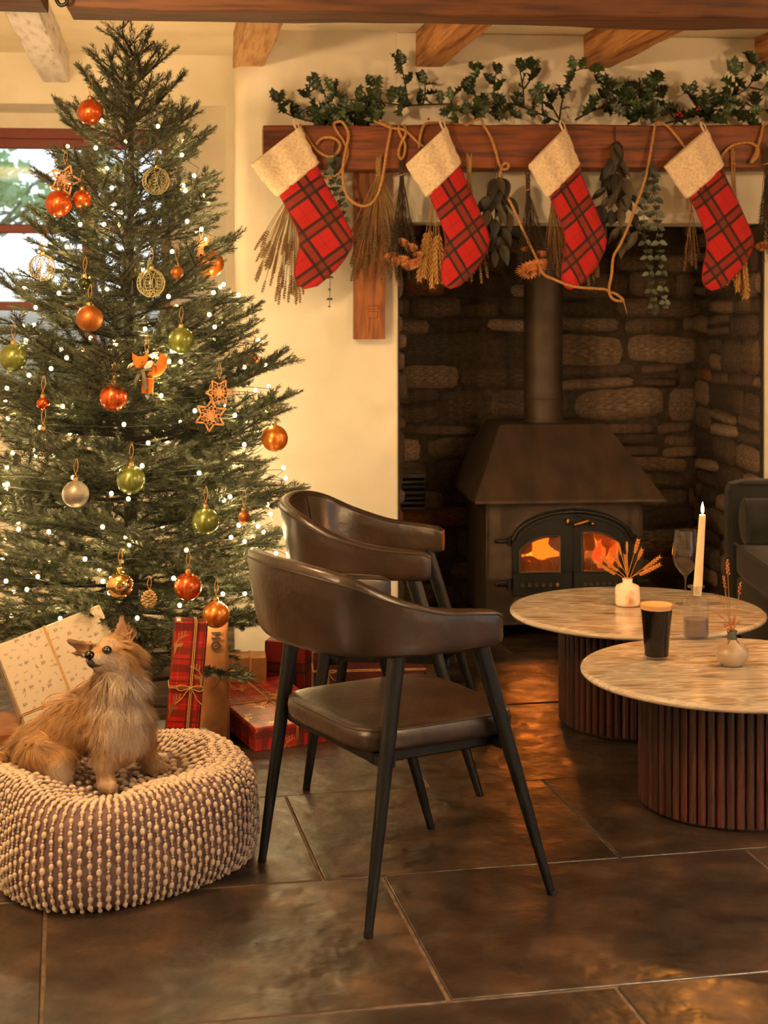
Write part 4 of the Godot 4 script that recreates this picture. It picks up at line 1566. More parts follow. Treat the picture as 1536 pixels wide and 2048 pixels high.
	g.lathe([Vector2(0.0145, 0.077), Vector2(0.0128, 0.085), Vector2(0.0135, 0.096), Vector2(0.0155, 0.102), Vector2(0.013, 0.103), Vector2(0.0105, 0.095), Vector2(0.01, 0.06), Vector2(0.0, 0.05)], 32)
	tag(obj("neck", g, mat(Color(0.26, 0.30, 0.27), 0.25), t), "dark green glazed neck", "")
	var drips := [[-0.7, 0.022], [0.8, 0.03], [2.4, 0.02]]
	for q in drips:
		var line := []
		for k in 7:
			var f := k / 6.0
			var y: float = lerpf(0.078, 0.078 - q[1] * 1.3, f)
			var rr := 0.0148 if y > 0.075 else lerpf(0.0495, 0.0155, clampf((y - 0.034) / 0.041, 0.0, 1.0)) + 0.004 * sin(PI * clampf((y - 0.034) / 0.041, 0.0, 1.0))
			line.append(Vector3(sin(q[0]) * rr, y, cos(q[0]) * rr))
		g = Geo.new()
		g.tube(line, 0.0022, 6, 3)
		obj("glaze_drip", g, mat(Color(0.42, 0.25, 0.12), 0.25), t)
	var dry := mat(Color(0.62, 0.38, 0.16), 0.8)
	var heads := [[1455, 1130, 0.042, 0.007], [1448, 1160, 0.036, 0.006], [1480, 1172, 0.034, 0.006], [1438, 1230, 0.02, 0.004], [1468, 1240, 0.03, 0.006], [1456, 1258, 0.012, 0.007], [1449, 1250, 0.012, 0.006], [1478, 1243, 0.012, 0.004], [1436, 1190, 0.01, 0.0022]]
	for k in heads.size():
		var e: Array = heads[k]
		var tip := at(e[0], e[1], -p.z + R(-0.03, 0.03)) - p
		var root := Vector3(R(-0.005, 0.005), 0.098, R(-0.005, 0.005))
		g = Geo.new()
		g.tube(smooth_line([Vector3(root.x, 0.06, root.z), root, root.lerp(tip, 0.55) + Vector3(R(-0.004, 0.004), 0.008, 0), tip], 4), 0.001, 5)
		obj("stem", g, dry, t)
		g = Geo.new()
		var n := maxi(4, int(e[2] / 0.0035))
		for j in n:
			var f := float(j) / n
			var a := j * 2.4
			g.ball(Vector3(cos(a) * e[3] * 0.55 * (1 - f * 0.5), f * e[2], sin(a) * e[3] * 0.55 * (1 - f * 0.5)), Vector3(e[3] * 0.45, e[3] * 0.62, e[3] * 0.45), 6, 4)
		var o := obj("seed_head", g, dry, t)
		o.transform = aim(tip - (tip - root).normalized() * e[2] * 0.6, tip - root)


# ---------- printed papers and cloths ----------
func fill_poly(im: Image, pts: PackedVector2Array, col: Color) -> void:     # wraps round the edges of the tile
	var lo := pts[0]
	var hi := pts[0]
	for p in pts:
		lo = lo.min(p); hi = hi.max(p)
	for y in range(int(lo.y), int(hi.y) + 2):
		for x in range(int(lo.x), int(hi.x) + 2):
			if Geometry2D.is_point_in_polygon(Vector2(x, y), pts):
				im.set_pixel(posmod(x, im.get_width()), posmod(y, im.get_height()), col)

func stroke(im: Image, pts: Array, w: float, col: Color) -> void:
	for k in pts.size() - 1:
		var a: Vector2 = pts[k]
		var b: Vector2 = pts[k + 1]
		var d := (b - a).normalized()
		var q := Vector2(-d.y, d.x) * w * 0.5
		fill_poly(im, PackedVector2Array([a - d * w * 0.3 + q, b + d * w * 0.3 + q, b + d * w * 0.3 - q, a - d * w * 0.3 - q]), col)

func tartan(base: Color, bands: Array, size := 256) -> Image:      # bands: [from, to, colour, strength] in parts of the tile, woven both ways
	var cols := []
	for k in size:
		var f := (k + 0.5) / size
		var hit := []
		for b in bands:
			if f >= b[0] and f < b[1]: hit = b
		cols.append(hit)
	var im := Image.create(size, size, false, Image.FORMAT_RGB8)
	for y in size:
		for x in size:
			var c := base
			var hx: Array = cols[x]
			var hy: Array = cols[y]
			# twill: every other diagonal shows the warp or the weft
			var warp := 0.62 if (x + y) % 4 < 2 else 0.38
			if hx.size(): c = c.lerp(hx[2], hx[3] * (0.5 + warp * 0.6))
			if hy.size(): c = c.lerp(hy[2], hy[3] * (1.1 - warp * 0.6) * (0.8 if hx.size() else 1.0))
			im.set_pixel(x, y, c)
	return im

func stag(im: Image, at_: Vector2, s: float, ang: float, col: Color) -> void:
	var t := Transform2D(ang, at_)
	var P := func(l: Array):
		var o := PackedVector2Array()
		for q in l: o.append(t * (Vector2(q[0], q[1]) * s))
		return o
	fill_poly(im, P.call([[-0.16, -0.1], [0.16, -0.1], [0.13, 0.12], [0.07, 0.36], [0.0, 0.42], [-0.07, 0.36], [-0.13, 0.12]]), col)
	fill_poly(im, P.call([[-0.14, -0.08], [-0.42, -0.16], [-0.34, 0.02], [-0.14, 0.06]]), col)
	fill_poly(im, P.call([[0.14, -0.08], [0.42, -0.16], [0.34, 0.02], [0.14, 0.06]]), col)
	for m in [-1.0, 1.0]:
		for l in [[[0.07, -0.1], [0.2, -0.32], [0.42, -0.44], [0.46, -0.66]], [[0.2, -0.32], [0.17, -0.56]], [[0.31, -0.38], [0.31, -0.62]], [[0.42, -0.44], [0.58, -0.5]]]:
			var pts := []
			for q in l: pts.append(t * (Vector2(q[0] * m, q[1]) * s))
			stroke(im, pts, s * 0.06, col)

func stag_paper() -> StandardMaterial3D:
	var im := tartan(Color(0.62, 0.06, 0.04), [[0.02, 0.14, Color(0.22, 0.06, 0.03), 0.75], [0.2, 0.23, Color(0.2, 0.1, 0.04), 0.7], [0.27, 0.28, Color(0.8, 0.62, 0.3), 0.6], [0.36, 0.48, Color(0.28, 0.05, 0.03), 0.7], [0.56, 0.58, Color(0.12, 0.1, 0.04), 0.8], [0.64, 0.76, Color(0.26, 0.12, 0.04), 0.6], [0.84, 0.85, Color(0.8, 0.6, 0.3), 0.5]])
	var mt := Image.create(256, 256, false, Image.FORMAT_L8)
	mt.fill(Color(0.06, 0.06, 0.06))
	for q in [[Vector2(64, 70), PI], [Vector2(192, 198), PI]]:
		stag(im, q[0], 92.0, q[1], Color(0.86, 0.70, 0.42))
		stag(mt, q[0], 92.0, q[1], Color(0.95, 0.95, 0.95))
	var m := mat(Color.WHITE, 0.3)
	m.albedo_texture = ImageTexture.create_from_image(im)
	m.metallic = 1.0
	m.metallic_texture = ImageTexture.create_from_image(mt)
	m.metallic_texture_channel = BaseMaterial3D.TEXTURE_CHANNEL_RED
	m.clearcoat_enabled = true
	m.clearcoat = 0.8
	m.clearcoat_roughness = 0.15
	return m

func leaf_paper(base: Color, ink: Color) -> StandardMaterial3D:
	var im := Image.create(384, 384, false, Image.FORMAT_RGB8)
	im.fill(base)
	var r := RandomNumberGenerator.new()
	r.seed = 77
	for k in 72:
		var p := Vector2((k % 8) * 48 + r.randf_range(-14, 14) + (24 if (k / 8) % 2 else 0), (k / 8) * 43 + r.randf_range(-12, 12))
		var a := r.randf() * TAU
		var c := base.lerp(ink, r.randf_range(0.45, 0.85))
		match k % 6:
			0, 3:        # a sprig
				var d := Vector2(cos(a), sin(a))
				stroke(im, [p, p + d * 14, p + d.rotated(0.3) * 26], 1.8, c)
				for j in 4:
					for sd in [-1, 1]:
						var q := p + d * (6 + j * 5)
						stroke(im, [q, q + d.rotated(0.8 * sd) * 8], 1.8, c)
			1:           # a curl
				var pts := []
				for j in 9: pts.append(p + Vector2(j * 3 - 12, sin(j * 0.8 + a) * 6).rotated(a))
				stroke(im, pts, 2.0, c)
			2:           # dots
				for j in 3: fill_poly(im, PackedVector2Array([p + Vector2(j * 7, -2), p + Vector2(j * 7 + 3, 1), p + Vector2(j * 7, 4), p + Vector2(j * 7 - 3, 1)]), c)
			4:           # a little standing deer of strokes, like a K with a tail
				var c2 := base.lerp(ink, 1.0)
				stroke(im, [p + Vector2(-8, -11), p + Vector2(-7, 10)], 2.6, c2)
				stroke(im, [p + Vector2(-7, 1), p + Vector2(4, -10)], 2.2, c2)
				stroke(im, [p + Vector2(-5, -1), p + Vector2(3, 9)], 2.2, c2)
				stroke(im, [p + Vector2(-1, 0), p + Vector2(14, -1)], 2.6, c2)
				stroke(im, [p + Vector2(7, -5), p + Vector2(8, 9)], 2.2, c2)
			5:           # a snowflake
				for j in 3:
					var d := Vector2(cos(a + j * PI / 3), sin(a + j * PI / 3)) * 8
					stroke(im, [p - d, p + d], 1.8, c)
	var m := mat(Color.WHITE, 0.38)
	m.albedo_texture = ImageTexture.create_from_image(im)
	m.clearcoat_enabled = true
	m.clearcoat = 0.5
	m.clearcoat_roughness = 0.25
	return m


func bow(g: Geo, c: Transform3D, s: float) -> void:      # a twine bow lying in the plane of c, with two loops and two tails
	for m in [-1.0, 1.0]:
		var loop := [Vector3.ZERO, Vector3(0.35 * m, 0.22, 0.1), Vector3(0.8 * m, 0.25, 0.16), Vector3(1.0 * m, 0.02, 0.1), Vector3(0.7 * m, -0.14, 0.12), Vector3(0.3 * m, -0.05, 0.06), Vector3.ZERO]
		var tail := [Vector3.ZERO, Vector3(0.3 * m, -0.3, 0.06), Vector3(0.55 * m, -0.75, 0.03), Vector3(0.95 * m, -1.1, 0.03)]
		for l in [loop, tail]:
			var pts := []
			for q in smooth_line(l, 6): pts.append(c * (q * s))
			g.tube(pts, 0.0017, 6)
	g.ball(c * Vector3(0, 0, 0.05 * s), 0.005, 8, 6)

func parcel(called: String, label: String, size: Vector3, xf: Transform3D, paper: Material, twine := true, bow_at := Vector2(0, 0), bow_s := 0.05, group := "") -> Node3D:
	var t := thing(called, label, "gift", Vector3.ZERO, 0.0, group)
	t.transform = xf
	var g := Geo.new()
	g.rbox(Transform3D(), size, 0.005)
	obj("wrapping", g, paper, t)
	# folded paper ends: a thin triangular flap on each
	for s in [-1, 1]:
		g = Geo.new()
		var x: float = size.x * 0.5 * s
		var tri_ := PackedVector2Array([Vector2(-size.y * 0.45, size.z * 0.42), Vector2(size.y * 0.45, size.z * 0.42), Vector2(0, -size.z * 0.1)])
		g.extrude(tri_, 0.0, 0.0012, Transform3D(Basis(Vector3(0, 1, 0), Vector3(0, 0, 1), Vector3(1, 0, 0)), Vector3(x - (0.0 if s > 0 else 0.0012), 0, 0)))
		obj("folded_flap", g, paper, t)
	if twine:
		g = Geo.new()
		var h := size * 0.5 + Vector3(0.0015, 0.0015, 0.0015)
		for o in [0.0, 0.005]:
			g.tube([Vector3(-h.x, bow_at.y + o, h.z), Vector3(h.x, bow_at.y + o, h.z), Vector3(h.x, bow_at.y + o, -h.z), Vector3(-h.x, bow_at.y + o, -h.z), Vector3(-h.x, bow_at.y + o, h.z)], 0.0016, 6)
			g.tube([Vector3(bow_at.x + o, -h.y, h.z), Vector3(bow_at.x + o, h.y, h.z), Vector3(bow_at.x + o, h.y, -h.z), Vector3(bow_at.x + o, -h.y, -h.z), Vector3(bow_at.x + o, -h.y, h.z)], 0.0016, 6)
		bow(g, Transform3D(Basis(), Vector3(bow_at.x, bow_at.y, h.z + 0.002)), bow_s)
		obj("twine", g, M.twine, t)
	return t

func gifts() -> void:
	M.rope = triplanar(mat(Color.WHITE, 0.9), ramp_tex(noise(162, 0.16, 2), [Color(0.42, 0.28, 0.14), Color(0.66, 0.48, 0.27), Color(0.76, 0.58, 0.35)], [], 64), Vector3(14, 14, 14))
	M.twine = triplanar(mat(Color.WHITE, 0.9), ramp_tex(noise(160, 0.2, 2), [Color(0.50, 0.33, 0.16), Color(0.72, 0.52, 0.29), Color(0.8, 0.62, 0.38)], [], 64), Vector3(12, 40, 12))
	var red := stag_paper()
	red.uv1_scale = Vector3(5.2, 5.2, 1)
	M.tartan_img = tartan(Color(0.64, 0.045, 0.04), [[0.04, 0.125, Color(0.04, 0.025, 0.025), 0.95], [0.125, 0.31, Color(0.25, 0.19, 0.07), 0.55], [0.31, 0.395, Color(0.04, 0.025, 0.025), 0.95], [0.68, 0.70, Color(0.2, 0.1, 0.05), 0.35]])
	var white := leaf_paper(Color(0.68, 0.62, 0.53), Color(0.22, 0.17, 0.12))
	white.uv1_scale = Vector3(4.4, 4.4, 1)
	var pale := leaf_paper(Color(0.68, 0.72, 0.72), Color(0.3, 0.36, 0.38))
	pale.uv1_scale = Vector3(4.6, 4.6, 1)
	var kraft := triplanar(mat(Color.WHITE, 0.7), ramp_tex(noise(161, 0.05, 4), [Color(0.42, 0.25, 0.11), Color(0.55, 0.35, 0.17), Color(0.6, 0.4, 0.21)], [], 64), Vector3(3, 3, 3))
	var dark_red := mat(Color(0.24, 0.03, 0.035), 0.4)
	var gold := mat(Color(0.72, 0.50, 0.2), 0.35, 0.8)
	# the large white parcel leaning behind the dog
	var x := Vector3(0.87, 0.30, -0.39).normalized()
	var y := Vector3(-0.457, 0.87, -0.35)
	y = (y - x * x.dot(y)).normalized()
	var z := x.cross(y)
	var w := 0.345
	var h := 0.32
	var th := 0.11
	var tl := at(-12, 1292, 4.86)
	parcel("gift_box", "large white gift box printed with small grey leaves leaning behind the dog", Vector3(w, h, th), Transform3D(Basis(x, y, z), tl + x * w / 2 - y * h / 2 - z * th / 2), white, true, Vector2(-0.015, -0.075), 0.085)
	parcel("gift_box", "plain golden brown parcel on the floor under the leaning white gift", Vector3(0.42, 0.26, 0.15), Transform3D(Basis(Vector3.UP, 0.5) * Basis(Vector3.RIGHT, -PI / 2), Vector3(-1.22, 0.076, -4.87)), kraft, false)
	# tall red parcel
	var b := Basis(Vector3.BACK, -0.085) * Basis(Vector3.UP, 0.16) * Basis(Vector3.RIGHT, -0.05)
	parcel("gift_box", "tall narrow red tartan gift with gold stag heads standing upright", Vector3(0.102, 0.45, 0.085), Transform3D(b, at(370, 1370, 4.92) + Vector3(0.0, -0.01, 0.0) - Vector3(0, 0.012, 0)), red, true, Vector2(0.012, 0.02), 0.042)
	# flat red parcel in front
	var lx := Vector3(-0.45, 0.085, -0.89).normalized()
	var sx := Vector3(0.88, 0.0, -0.445)
	sx = (sx - lx * sx.dot(lx)).normalized()
	var up := sx.cross(-lx).normalized()
	if up.y < 0: up = -up
	var fc := at(509, 1457, 5.1)
	var box := Vector3(0.3, 0.47, 0.082)
	parcel("gift_box", "wide flat red tartan gift box with gold stag heads on the floor beside the chair", box, Transform3D(Basis(sx, lx, sx.cross(lx)), fc + sx * box.x / 2 + lx * box.y / 2 - up * box.z / 2), red, true, Vector2(0.0, 0.0), 0.05)
	parcel("gift_box", "pale blue grey patterned parcel half hidden between the two red stag gifts", Vector3(0.26, 0.3, 0.055), Transform3D(Basis(Vector3.UP, 0.35) * Basis(Vector3.RIGHT, -PI / 2), Vector3(-0.70, 0.0285, -5.14)), pale, false)
	# further back under the tree
	var crate := thing("tree_crate", "grey wooden slatted crate round the foot of the Christmas tree", "crate", TREE, 0.35)
	var plank := triplanar(mat(Color.WHITE, 0.85), ramp_tex(noise(163, 0.04, 4), [Color(0.24, 0.19, 0.14), Color(0.38, 0.31, 0.24), Color(0.46, 0.39, 0.31)], [], 64), Vector3(1.5, 12, 12))
	for side in 4:
		for k in 3:
			var sg := Geo.new()
			sg.rbox(Transform3D(), Vector3(0.44, 0.075, 0.016), 0.003)
			var so := obj("slat", sg, plank, crate)
			so.transform = Transform3D(Basis(Vector3.UP, PI / 2 * side), Basis(Vector3.UP, PI / 2 * side) * Vector3(0, 0.05 + k * 0.09, 0.22))
		var pg := Geo.new()
		pg.rbox(Transform3D(), Vector3(0.03, 0.28, 0.03), 0.003)
		var po := obj("corner_post", pg, plank, crate)
		po.transform = Transform3D(Basis(Vector3.UP, PI / 2 * side), Basis(Vector3.UP, PI / 2 * side) * Vector3(0.2, 0.14, 0.2))
	var t := thing("gift_bag", "kraft paper gift bag with black letters under the lowest golden bauble", "gift bag", at(429, 1330, 5.22) * Vector3(1, 0, 1))
	t.scale = Vector3(1.1, 1.16, 1.1)
	var g := Geo.new()
	var rows := []
	for q in [[0.0, 0.045, 0.035], [0.1, 0.045, 0.035], [0.22, 0.043, 0.026], [0.30, 0.038, 0.014], [0.34, 0.042, 0.010]]:
		var row := PackedVector3Array()
		for k in 24:
			var a := TAU * k / 24
			row.append(Vector3(signf(cos(a)) * pow(absf(cos(a)), 0.4) * q[1], q[0], signf(sin(a)) * pow(absf(sin(a)), 0.4) * q[2]))
		rows.append(row)
	g.grid(rows, true, 3)
	obj("bag", g, kraft, t)
	var tm := TextMesh.new()
	var sf := SystemFont.new()
	sf.font_names = PackedStringArray(["Droid Sans"])
	sf.font_weight = 700
	tm.font = sf
	tm.text = "HO"
	tm.font_size = 64
	tm.pixel_size = 0.0006
	tm.depth = 0.001
	var letters := obj("lettering", tm, mat(Color(0.05, 0.04, 0.035), 0.7), t)
	letters.transform = Transform3D(Basis(Vector3.RIGHT, -0.12) * Basis(Vector3.BACK, -PI / 2), Vector3(0.006, 0.292, 0.0215))
	g = Geo.new()
	bow(g, Transform3D(Basis(), Vector3(0.03, 0.2, 0.03)), 0.04)
	obj("ribbon", g, gold, t)
	parcel("gift_box", "plain brown parcel standing under the tree right of the lettered bag", Vector3(0.16, 0.2, 0.1), Transform3D(Basis(Vector3.UP, 0.1), Vector3(-0.50, 0.1, -5.62)), kraft, true, Vector2(0.02, 0.0), 0.03)
	var plaid := mat(Color(0.6, 0.5, 0.5), 0.4)
	plaid.albedo_texture = ImageTexture.create_from_image(M.tartan_img)
	plaid.uv1_scale = Vector3(9, 9, 1)
	parcel("gift_box", "dark red plaid parcel standing behind the flat stag gift", Vector3(0.15, 0.24, 0.1), Transform3D(Basis(Vector3.UP, -0.2), Vector3(-0.345, 0.12, -5.7)), plaid, false)
	var rb := parcel("gift_box", "long deep red gift box behind the leather chairs", Vector3(0.42, 0.15, 0.16), Transform3D(Basis(Vector3.UP, 0.1), Vector3(-0.06, 0.075, -5.98)), dark_red, true, Vector2(-0.16, 0.0), 0.03)
	rb.set_meta("label", "long deep red gift box with raffia bow seen between the chair legs")
	parcel("gift_box", "small silver white parcel behind the flat red stag gift", Vector3(0.16, 0.16, 0.07), Transform3D(Basis(Vector3.UP, 0.5) * Basis(Vector3.RIGHT, -0.9), Vector3(-0.66, 0.105, -5.70)), pale, false)


# ---------- the Christmas tree ----------
const TREE := Vector3(-0.885, 0, -5.5)

func tree_radius(y: float) -> float:      # reach of the branches at height y
	var k := [[0.3, 0.60], [0.5, 0.64], [0.8, 0.645], [1.05, 0.60], [1.25, 0.53], [1.4, 0.455], [1.55, 0.405], [1.75, 0.355], [1.93, 0.295], [2.02, 0.25], [2.13, 0.185], [2.28, 0.10], [2.43, 0.03], [3.0, 0.0]]
	for j in k.size() - 1:
		if y < k[j + 1][0] or j == k.size() - 2:
			return lerpf(k[j][1], k[j + 1][1], clampf((y - k[j][0]) / (k[j + 1][0] - k[j][0]), 0.0, 1.0))
	return 0.0

func on_tree(x: float, y: float, out := 0.0) -> Vector3:     # a point on the near side of the tree
	var h := EYE - (y - 600.0) * 4.95 / F
	var r := tree_radius(clampf(h, 0.45, 2.4)) * 0.86
	var dx := (x - 768.0) * 5.0 / F - TREE.x
	var d := 5.5 - sqrt(maxf(r * r - dx * dx, 0.0))
	return at(x, y, d - out)

func shoot(g: Geo, p: Vector3, d: Vector3, len: float, r: RandomNumberGenerator, tone: float, dens := 1.0) -> void:
	# a twig clothed with needles that lie mostly to its sides and lean forward
	d = d.normalized()
	var side := d.cross(Vector3.UP if absf(d.y) < 0.93 else Vector3.RIGHT).normalized()
	var up := side.cross(d).normalized()
	var n := int(len * 760.0 * dens)
	for k in n:
		var f := (k + r.randf()) / n
		var a := r.randf() * TAU
		var flat := Vector2(cos(a), sin(a) * 0.62)
		var o := (side * flat.x + up * (flat.y + 0.12)).normalized()
		var lean := lerpf(0.75, 1.5, f) + r.randf_range(-0.15, 0.15)
		var nd := (o + d * lean).normalized()
		var nl := r.randf_range(0.018, 0.026) * (1.0 if f < 0.9 else 0.8)
		var root := p + d * (len * f)
		var w := nd.cross(d if absf(nd.dot(d)) < 0.98 else up).normalized() * r.randf_range(0.0011, 0.0016)
		var mid := root + nd * nl * 0.45 + o * 0.0006
		var tip := root + nd * nl
		var nn := w.cross(nd).normalized()
		nn = (nn * (1.0 if nn.dot(o) > 0 else -1.0) + o * 0.5).normalized()
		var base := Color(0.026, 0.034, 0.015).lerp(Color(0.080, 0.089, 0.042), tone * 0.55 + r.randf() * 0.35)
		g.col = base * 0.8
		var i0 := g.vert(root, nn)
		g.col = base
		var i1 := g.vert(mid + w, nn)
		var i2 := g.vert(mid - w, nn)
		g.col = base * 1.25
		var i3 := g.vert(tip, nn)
		g.ix.append(i0); g.ix.append(i1); g.ix.append(i2)
		g.ix.append(i1); g.ix.append(i3); g.ix.append(i2)

func branch_shape(len: float, sd: int) -> Array:      # [stems, needles] of a branch along +x
	var r := RandomNumberGenerator.new()
	r.seed = sd
	var wood := Geo.new()
	var g := Geo.new()
	var pts := []
	var rad := []
	for k in 9:
		var f := k / 8.0
		pts.append(Vector3(len * f, -0.03 * len * sin(f * PI) + 0.06 * len * f * f, 0.012 * sin(f * 5 + sd)))
		rad.append(lerpf(0.006, 0.0018, f))
	wood.tube(pts, rad, 5, 2)
	var where := func(f: float):
		var q := f * 8.0
		var k := mini(int(q), 7)
		return pts[k].lerp(pts[k + 1], q - k)
	var tipd: Vector3 = (pts[8] - pts[7])
	# the main axis is clothed from a quarter of its length on
	var segs := maxi(3, int(len / 0.07))
	for k in segs:
		var f0 := lerpf(0.22, 1.0, float(k) / segs)
		var f1 := lerpf(0.22, 1.0, float(k + 1) / segs)
		var a: Vector3 = where.call(f0)
		var b: Vector3 = where.call(f1)
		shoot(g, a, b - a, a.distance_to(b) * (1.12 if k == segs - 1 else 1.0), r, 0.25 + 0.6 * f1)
	var n := int(len / 0.043) + (2 if len > 0.3 else 0)
	for k in n:
		var f := lerpf(0.2, 0.94, (k + r.randf() * 0.4) / n)
		var p: Vector3 = where.call(f)
		var sgn := 1.0 if k % 2 else -1.0
		var sl := clampf(len * 0.42 * (1.12 - f) + 0.05, 0.05, 0.24) * r.randf_range(0.8, 1.15)
		var ang := r.randf_range(0.65, 0.95)
		var d := Vector3(cos(ang), r.randf_range(-0.12, 0.38), sgn * sin(ang)).normalized()
		var e := p + d * sl
		wood.tube([p, e], [0.0028, 0.0014], 4, 0)
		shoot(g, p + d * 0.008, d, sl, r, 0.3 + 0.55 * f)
		if sl > 0.09:
			for j in (2 if sl < 0.15 else 3):
				var q := p + d * sl * (0.35 + 0.22 * j)
				var s2 := -1.0 if j % 2 else 1.0
				var d2 := (d + Vector3(0, r.randf_range(-0.1, 0.35), 0) + d.cross(Vector3.UP) * s2 * 0.8).normalized()
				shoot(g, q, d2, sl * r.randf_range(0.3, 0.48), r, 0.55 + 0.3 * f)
	return [wood.mesh(), g.mesh(true)]

func christmas_tree() -> void:
	M.needle = two_sided(mat(Color.WHITE, 0.5))
	M.needle.vertex_color_use_as_albedo = true
	var bark := mat(Color(0.13, 0.09, 0.055), 0.9)
	var t := thing("christmas_tree", "tall dense green Christmas tree with lights and baubles by the window", "tree", TREE)
	var g := Geo.new()
	var tp := []
	var tr := []
	for k in 8:
		tp.append(Vector3(0.006 * sin(k * 1.3), 0.05 + k * 0.315, 0.006 * cos(k)))
		tr.append(lerpf(0.03, 0.008, k / 7.0))
	g.tube(tp, tr, 12)
	obj("trunk", g, bark, t)
	g = Geo.new()
	g.lathe([Vector2(0.0, 0.0), Vector2(0.1, 0.0), Vector2(0.1, 0.02), Vector2(0.045, 0.04), Vector2(0.04, 0.16), Vector2(0.03, 0.16)], 20)
	obj("stand", g, M.black_iron, t)
	var sizes := [0.17, 0.26, 0.36, 0.47, 0.58, 0.68]
	var shapes := []
	for k in sizes.size():
		var v := []
		for j in 3: v.append(branch_shape(sizes[k], 300 + k * 10 + j))
		shapes.append(v)
	var r := RandomNumberGenerator.new()
	r.seed = 31
	var h := 0.36
	var turn := 0.0
	var count := 0
	while h < 2.36:
		var reach := tree_radius(h)
		var n := int(lerpf(3.6, 9.5, clampf(reach / 0.6, 0, 1)))
		for k in n:
			var a := turn + TAU * k / n + r.randf_range(-0.16, 0.16)
			var tilt := lerpf(0.12, 0.95, pow(clampf((h - 0.3) / 2.1, 0, 1), 2.2)) + r.randf_range(-0.12, 0.12)
			if h < 0.6: tilt -= 0.28 * (0.6 - h) / 0.24
			var want := reach * r.randf_range(0.80, 0.97) / maxf(cos(tilt), 0.6)
			var best := 0
			for j in sizes.size():
				if absf(sizes[j] - want) < absf(sizes[best] - want): best = j
			var pick: Array = shapes[best][r.randi() % 3]
			var b := Basis(Vector3.UP, -a) * Basis(Vector3.BACK, tilt) * Basis(Vector3.RIGHT, r.randf_range(-0.3, 0.3))
			if r.randf() < 0.5: b = b * Basis(Vector3.RIGHT, PI * 0.0)
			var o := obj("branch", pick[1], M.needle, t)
			var sc: float = want / sizes[best]
			o.transform = Transform3D(b.scaled_local(Vector3(sc, lerpf(sc, 1.0, 0.5), lerpf(sc, 1.0, 0.5))), Vector3(0, h + r.randf_range(-0.03, 0.03), 0))
			var st := obj("stem", pick[0], bark, o)
			count += 1
		turn += 0.71
		h += lerpf(0.10, 0.115, clampf((h - 0.3) / 2.0, 0, 1))
	# the leader and the short shoots round it
	g = Geo.new()
	shoot(g, Vector3(0, 2.27, 0), Vector3(0.03, 1, 0), 0.165, r, 0.9, 1.1)
	for k in 5:
		var a := TAU * k / 5 + 0.4
		shoot(g, Vector3(0, 2.2 + 0.012 * k, 0), Vector3(cos(a) * 0.42, 1, sin(a) * 0.42), 0.13, r, 0.8, 1.1)
	obj("leader", g, M.needle, t, true)
	fairy_lights()
	ornaments()


func fairy_lights() -> void:
	var r := RandomNumberGenerator.new()
	r.seed = 91
	var t := thing("fairy_lights", "string of warm white fairy lights wound round the Christmas tree", "fairy lights", TREE)
	var glow := mat(Color(1, 0.92, 0.75), 0.4)
	glow.emission_enabled = true
	glow.emission = Color(1.0, 0.86, 0.58)
	glow.emission_energy_multiplier = 14.0
	var bulb := Geo.new()
	bulb.ball(Vector3.ZERO, Vector3(0.0068, 0.0074, 0.0068), 8, 6)
	var bm := bulb.mesh()
	var spots := []
	var n := 230
	var line := []
	for k in n:
		var f := float(k) / (n - 1)
		var h := 0.5 + 1.9 * (1.0 - pow(1.0 - f, 0.62))
		h = 0.42 + 1.95 * (1.0 - sqrt(1.0 - f * 0.985))
		var rr := tree_radius(h) * r.randf_range(0.66, 0.9)
		var a := k * 0.47 * (1.0 + 0.9 * f) + r.randf_range(-0.1, 0.1)
		var p := Vector3(cos(a) * rr, h + r.randf_range(-0.035, 0.035), sin(a) * rr)
		spots.append(p)
		line.append(p - Vector3(0, 0.008, 0))
	var g := Geo.new()
	g.tube(smooth_line(line, 2), 0.0011, 4)
	obj("wire", g, mat(Color(0.05, 0.07, 0.04), 0.6), t)
	for k in n:
		var o := obj("bulb", bm, glow, t)
		o.position = spots[k]
		if k % 2 == 0:
			var l := lamp_light(t, spots[k], 0.021, Color(1.0, 0.85, 0.60), 0.0065)
			l.name = "bulb_light_%d" % k


